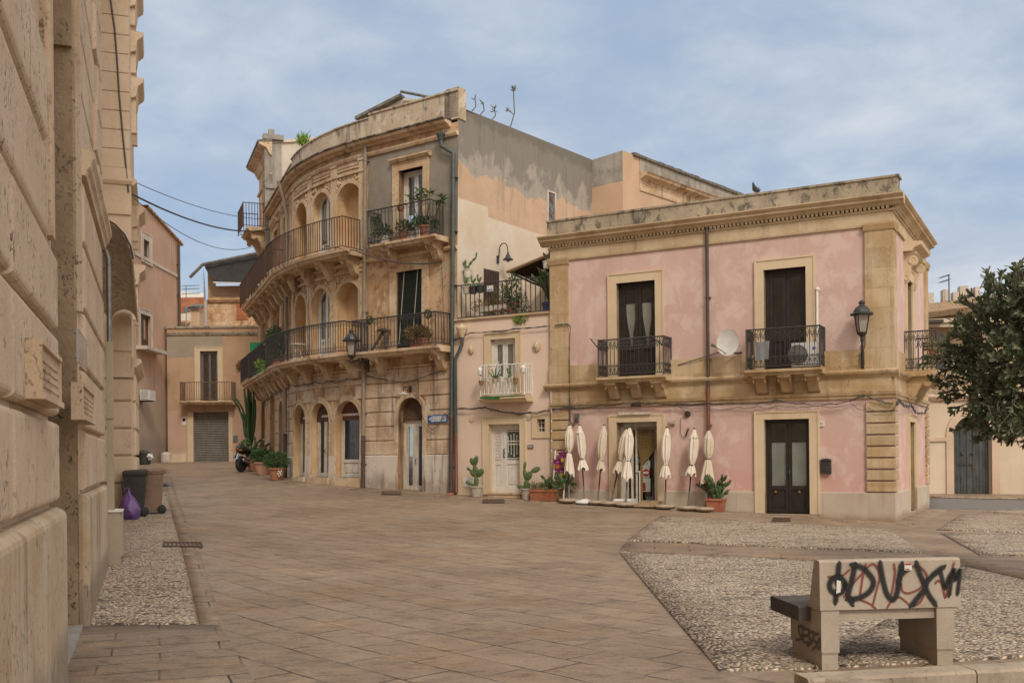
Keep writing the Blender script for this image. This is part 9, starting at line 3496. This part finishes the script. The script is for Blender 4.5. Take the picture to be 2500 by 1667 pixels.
# ------------------------------------------------------------ plants and things on the palazzo balconies
def bal_pot(F, x, y, n, zf, name, lab, r, h, potm, crown, lm, cnt, L, W, cat='potted plant', **k):
 u = F.U(x, n, y)
 return potted(name, lab, cat, F.pt(u, zf, n), r, h, potm, crown, lm, cnt, L, W, 'plants on the palazzo balconies', **k)
u = FB.U(1040, .4, 560)
b = FB.pt(u, ZB2, .42)
T = thing('frangipani', 'branching plant with drooping green leaves rising over the top balcony', 'potted plant', b, 'plants on the palazzo balconies')
mb = MB()
pot(mb, b, .2, .32, .75)
smooth_by(mb.build('pot', MT['terra_red'], T), 35)
mb, lf = MB(), MB()
for x, y in ((1000, 482), (1012, 472), (1022, 485), (1030, 466), (1040, 478), (1057, 474), (1072, 478), (1085, 492), (1068, 490)):
 q = FB.at(x, y, .45 + rnd(-.1, .1))
 e = FB.pt(q[0], q[1] + .02, .45 + rnd(-.2, .15))
 m_ = b.lerp(e, .6) + Vector((0, 0, -.1))
 mb.tube([b + Vector((0, 0, .3)), m_, e], [.02, .014, .01], 5)
 for k in range(13):
  a = rnd(0, 6.28)
  lf.leaf(e, (math.cos(a), math.sin(a), rnd(-.65, .5)), rnd(.16, .26), .055)
mb.build('branch', MT['bark'], T)
lf.build('foliage', MT['leafmid'], T)
for i, (x, n, r, m, lm, lab) in enumerate(((940, .35, .16, 'potwhite', 'leafdark', 'white pot with dark leaves under the hanging ivy on the top balcony'), (985, .45, .14, 'terra_red', 'leafolive', 'clay pot with olive leaves before the top balcony window'), (1010, .3, .15, 'potwhite', 'leafdark', 'white pot of dark foliage in the middle of the top balcony'), (1050, .35, .13, 'potdark', 'leafmid', 'black pot with green leaves at the frangipani end of the top balcony'), (1024, .5, .12, 'potwhite', 'leafmid', 'small white pot close to the top balcony railing'))):
 bal_pot(FB, x, 580, n, ZB2, 'balcony_plant', lab, r, .25, m, (.22, .16, .2), lm, 160, .10, .035)
q = FB.at(980, 508, .5)
T = thing('rail_plant', 'small clay pot with red leaves hooked on the top balcony rail', 'potted plant', FB.pt(q[0], q[1] - .1, .55), 'plants on the palazzo balconies')
mb = MB()
pot(mb, FB.pt(q[0], q[1] - .1, .55), .1, .16, .75)
mb.build('pot', MT['terra_red'], T)
mb = MB()
spray(mb, FB.pt(q[0], q[1] + .12, .55), (.16, .12, .12), 90, .08, .03)
mb.build('foliage', MT['leafolive'], T)
u, z = FB.at(918, 533, .55)
o = FB.pt(u, z, .55)
HPL = ('dark ivy hanging over the stone drainpipe end of the top balcony railing', 'potted plant', 'plants on the palazzo balconies')
mb = MB()
for _ in range(520):
 t = rnd(0, 1)
 p = o + FB.d.to_3d() * rnd(-.16, .16) + FB.n.to_3d() * rnd(-.1, .14) + Vector((0, 0, .06 - .62 * t * t))
 mb.leaf(p, (rnd(-1, 1), rnd(-1, 1), -.8), .07, .035)
tag(mb.build('hanging_plant', MT['leafdark'], None, org=o), *HPL)
for x, y, nn, Fx, lab in ((902.5, 781, .62, FB, 'clipped green ball on the lower bay railing beside the stone drainpipe'), (1044.5, 766, .64, FB, 'clipped green ball on the lower bay railing above the yellowing plant')):
 u, z = Fx.at(x, y, nn)
 o = Fx.pt(u, z, nn)
 mb = MB()
 for _ in range(420):
  d = Vector((rnd(-1, 1), rnd(-1, 1), rnd(-1, 1)))
  if d.length > 1 or d.length < .3:
   continue
  d.normalize()
  mb.leaf(o + Vector((d.x * .075, d.y * .075, d.z * .10 + .0)), d + Vector((0, 0, .3)), .05, .025)
 mb.tube([o - Vector((0, 0, .16)), o], .02, 5)
 tag(mb.build('clipped_ball', MT['leafmid'], None, org=o), lab, 'plant ornament', 'plants on the palazzo balconies')
bal_pot(FB, 1020, 850, .48, ZB1, 'balcony_plant', 'yellowing bushy plant in a clay trough on the lower bay balcony', .17, .22, 'terra_red', (.36, .2, .22), 'leafdry', 620, .12, .02, sq=(.5, .2, R(-36)))
bal_pot(FB, 1036, 846, .42, ZB1, 'balcony_plant', 'square clay pot next to the yellowing plant on the lower bay balcony', .12, .26, 'terracotta', (.12, .1, .08), 'leafdry', 60, .08, .02)
u = FB.U(935, .35, 850)
b = FB.pt(u, ZB1, .35)
mb = MB()
for (du, n0, du2, z2) in ((.35, .5, .02, .62), (-.3, .5, .0, .60), (.0, .2, .01, .7)):
 mb.tube([FB.pt(u + du, ZB1, n0), FB.pt(u + du2, ZB1 + z2, .3)], .045, 6)
mb.fbox(FB, u - .1, u + .12, ZB1 + .6, ZB1 + .66, .1, .5)
tag(mb.build('wooden_trestle', MT['bark'], None, org=b), 'dark wooden trestle standing on the lower bay balcony', 'trestle')
for i, (x, lab, lm, cz) in enumerate(((672, 'tall dark climbing shrub on the lower balcony of the palazzo flank', 'leafdark', 1.0), (690, 'leafy shrub on the lower balcony near the stone drainpipe', 'leafmid', .8))):
 u = FW.U(x, .45, 900)
 potted('balcony_plant', lab, 'potted plant', FW.pt(max(u, .2), ZB1, .45), .2, .3, 'terra_red', (.34, .3, .5), lm, 620, .10, .04, 'plants on the palazzo balconies', cz=cz)
b = FA.pt(FA.U(708, .5, 930), ZB1, .55)
HPL = ('bright green plant trailing over the lower balcony of the rounded front', 'potted plant', 'plants on the palazzo balconies')
mb = MB()
c = FW.pt(.5, ZB1 + .12, .72)
spray(mb, c, (.45, .3, .22), 420, .12, .05)
tag(mb.build('trailing_plant', MT['leafbright'], None, org=c), *HPL)
u = FA.U(722, .4, 900)
T = thing('balcony_table', 'small white table on the lower balcony of the rounded front', 'table', FA.pt(u, ZB1, .35))
mb = MB()
mb.lathe(FA.pt(u, ZB1 + .55, .35), [(.26, 0), (.27, .02), (.26, .04)], 16)
mb.build('top', MT['whiteplastic'], T)
for k in range(3):
 a = 2.1 * k
 mb = MB()
 p = FA.pt(u, ZB1, .35)
 mb.tube([p + Vector((math.cos(a) * .2, math.sin(a) * .2, 0)), p + Vector((math.cos(a) * .05, math.sin(a) * .05, .55))], .02, 5)
 mb.build('leg', MT['whiteplastic'], T)
# green cloth screen and white banner
uA, z1_ = FW.at(610, 836, .80)
uB, _z = FW.at(644, 836, .30)
g0, g1_ = FW.U(612, .70, 860), FW.U(644, .2, 860)
zt_ = FW.Z(628, 836, .5)
mb = MB()
pA, pB = FW.pt(9.1, 0, .72), FW.pt(8.6, 0, .72)
pl_, pr_ = FW.at(610, 836, .74), None
A_ = FW.pt(pl_[0], pl_[1], .74)
rB = at_depth(644, 836, A_.y - .2)
h_ = 2.1
vs, fs = [], []
for i in range(7):
 t = i / 6
 p = A_.lerp(rB, t)
 off = Vector((0, .03 * math.sin(t * 9), 0))
 vs += [p + off, Vector((p.x, p.y, ZB1)) + off]
for i in range(6):
 fs.append((2 * i, 2 * i + 2, 2 * i + 3, 2 * i + 1))
mb.add(vs, fs)
so_ = mb.build('privacy_screen', MT['green'], None, org=A_)
md = so_.modifiers.new('thickness', 'SOLIDIFY')
md.thickness = .012
tag(so_, 'bright green cloth screen at the far end of the lower palazzo balcony', 'screen')
u0_, zt_ = FW.at(613, 690, .80)
u1_, _q = FW.at(606, 735, .80)
mb = MB()
zz1 = FW.Z(610, 692, .82)
zz0 = FW.Z(608, 733, .82)
mb.fbox(FW, u0_, u0_ + .75, zz0, zz1, .80, .815)
mb.fquad(FW, u0_ + .1, u0_ + .65, zz0 + .2, zz0 + .35, .8165, 1)
tag(mb.build('banner', [MT['whiteplastic'], MT['greyink']], None, org=FW.pt(u0_, zz1, .8)), 'white banner tied to the upper balcony railing far along the palazzo', 'banner')
# parapet plants
for x, y0, y1, n, lab in ((1245, 300, 216, 9, 'tall thin flower stalk growing from the top of the party wall'), (1198, 282, 265, 7, 'small spiky tuft on the top edge of the party wall'), (1150, 262, 238, 2, 'bare short twig on the top of the party wall near the palazzo'), (1170, 270, 250, 2, 'second bare twig on the party wall beside the spiky tuft')):
 s_, z = FPW.at(x, y0, -.15)
 b = FPW.pt(s_, 11.78, -.15)
 zt_ = FPW.Z(x, y1, -.15)
 mb = MB()
 tp = Vector((b.x + .12, b.y, zt_))
 mb.tube([b, b.lerp(tp, .4) + Vector((.1, 0, 0)), tp], .016, 4)
 for k in range(n * 2):
  mb.leaf(tp - Vector((0, 0, rnd(0, .1))), (rnd(-1, 1), rnd(-1, 1), rnd(.0, 1.2)), rnd(.12, .2), .03)
 if n > 8:
  q = b.lerp(tp, .35) + Vector((.1, 0, 0))
  e = q + Vector((-.18, 0, .12))
  mb.tube([q, e], .012, 4)
  for k in range(9):
   mb.leaf(e, (rnd(-1, 1), rnd(-1, 1), rnd(0, 1)), .15, .025)
 tag(mb.build('wall_plant', MT['leafolive'], None, org=b), lab, 'plant', 'plants on the party wall')
b = at_depth(739, 352, 37.0)
mb = MB()
for _ in range(90):
 p = b + Vector((rnd(-.18, .18), rnd(-.2, .2), rnd(-.15, .1)))
 mb.leaf(p, (rnd(-.5, .5), rnd(-.5, .5), 1), rnd(.3, .5), .035)
tag(mb.build('roof_tuft', MT['leafbright'], None, org=b), 'bright green tuft growing behind the curved palazzo parapet', 'plant')
# wiring boxes on the pink house
for x, y, w_, h_, m, lab, nm in ((1407, 1019, .10, .22, 'steel', 'grey cable box by the yellow pilaster of the pink house', 'cable_box'), (1640, 1031, .14, .11, 'potgrey', 'small beige junction box above the parasol beside the cafe door', 'junction_box'), (1552, 989, .26, .06, 'castiron', 'dark lamp strip above the cafe door', 'lamp_strip'), (2106, 960, .12, .12, 'steel', 'grey cable knot box under the string course near the corner', 'cable_box')):
 u, z = FP.at(x, y, .08)
 mb = MB()
 mb.fprof(FP, u - w_ / 2, u + w_ / 2, [(-.02, z - h_ / 2), (.07, z - h_ / 2), (.085, z - h_ / 2 + .015), (.085, z + h_ / 2 - .015), (.07, z + h_ / 2), (-.02, z + h_ / 2)])
 mb.fbox(FP, u - w_ * .3, u + w_ * .3, z - h_ * .25, z + h_ * .25, .085, .093)
 tag(mb.build(nm, MT[m], None, org=FP.pt(u, z, 0)), lab, 'cable box' if 'box' in nm else 'lamp')
u, z = FP.at(1677, 1010, .08)
mb = MB()
mb.lathe(FP.pt(u, z, .0), [(.075, 0), (.075, .05), (.055, .07), (.0001, .07)], 14, axis=FP.n.to_3d())
mb.tube([FP.pt(u + .02, z - .05, .06), FP.pt(u + .18, z - .12, .05), FP.pt(u + .19, z - .5, .03), FP.pt(u + .1, z - .62, .03)], .007, 4)
mb.tube([FP.pt(u + .05, z + .05, .06), FP.pt(u + .3, z + .28, .08)], .007, 4)
mb.tube([FP.pt(u - .02, z - .36, .03), FP.pt(u + .06, z - .58, .04)], .02, 5)
tag(mb.build('bell_wire', MT['castiron'], None, org=FP.pt(u, z, 0)), 'round junction with loose wires on the pink wall above the upright parasol', 'junction')
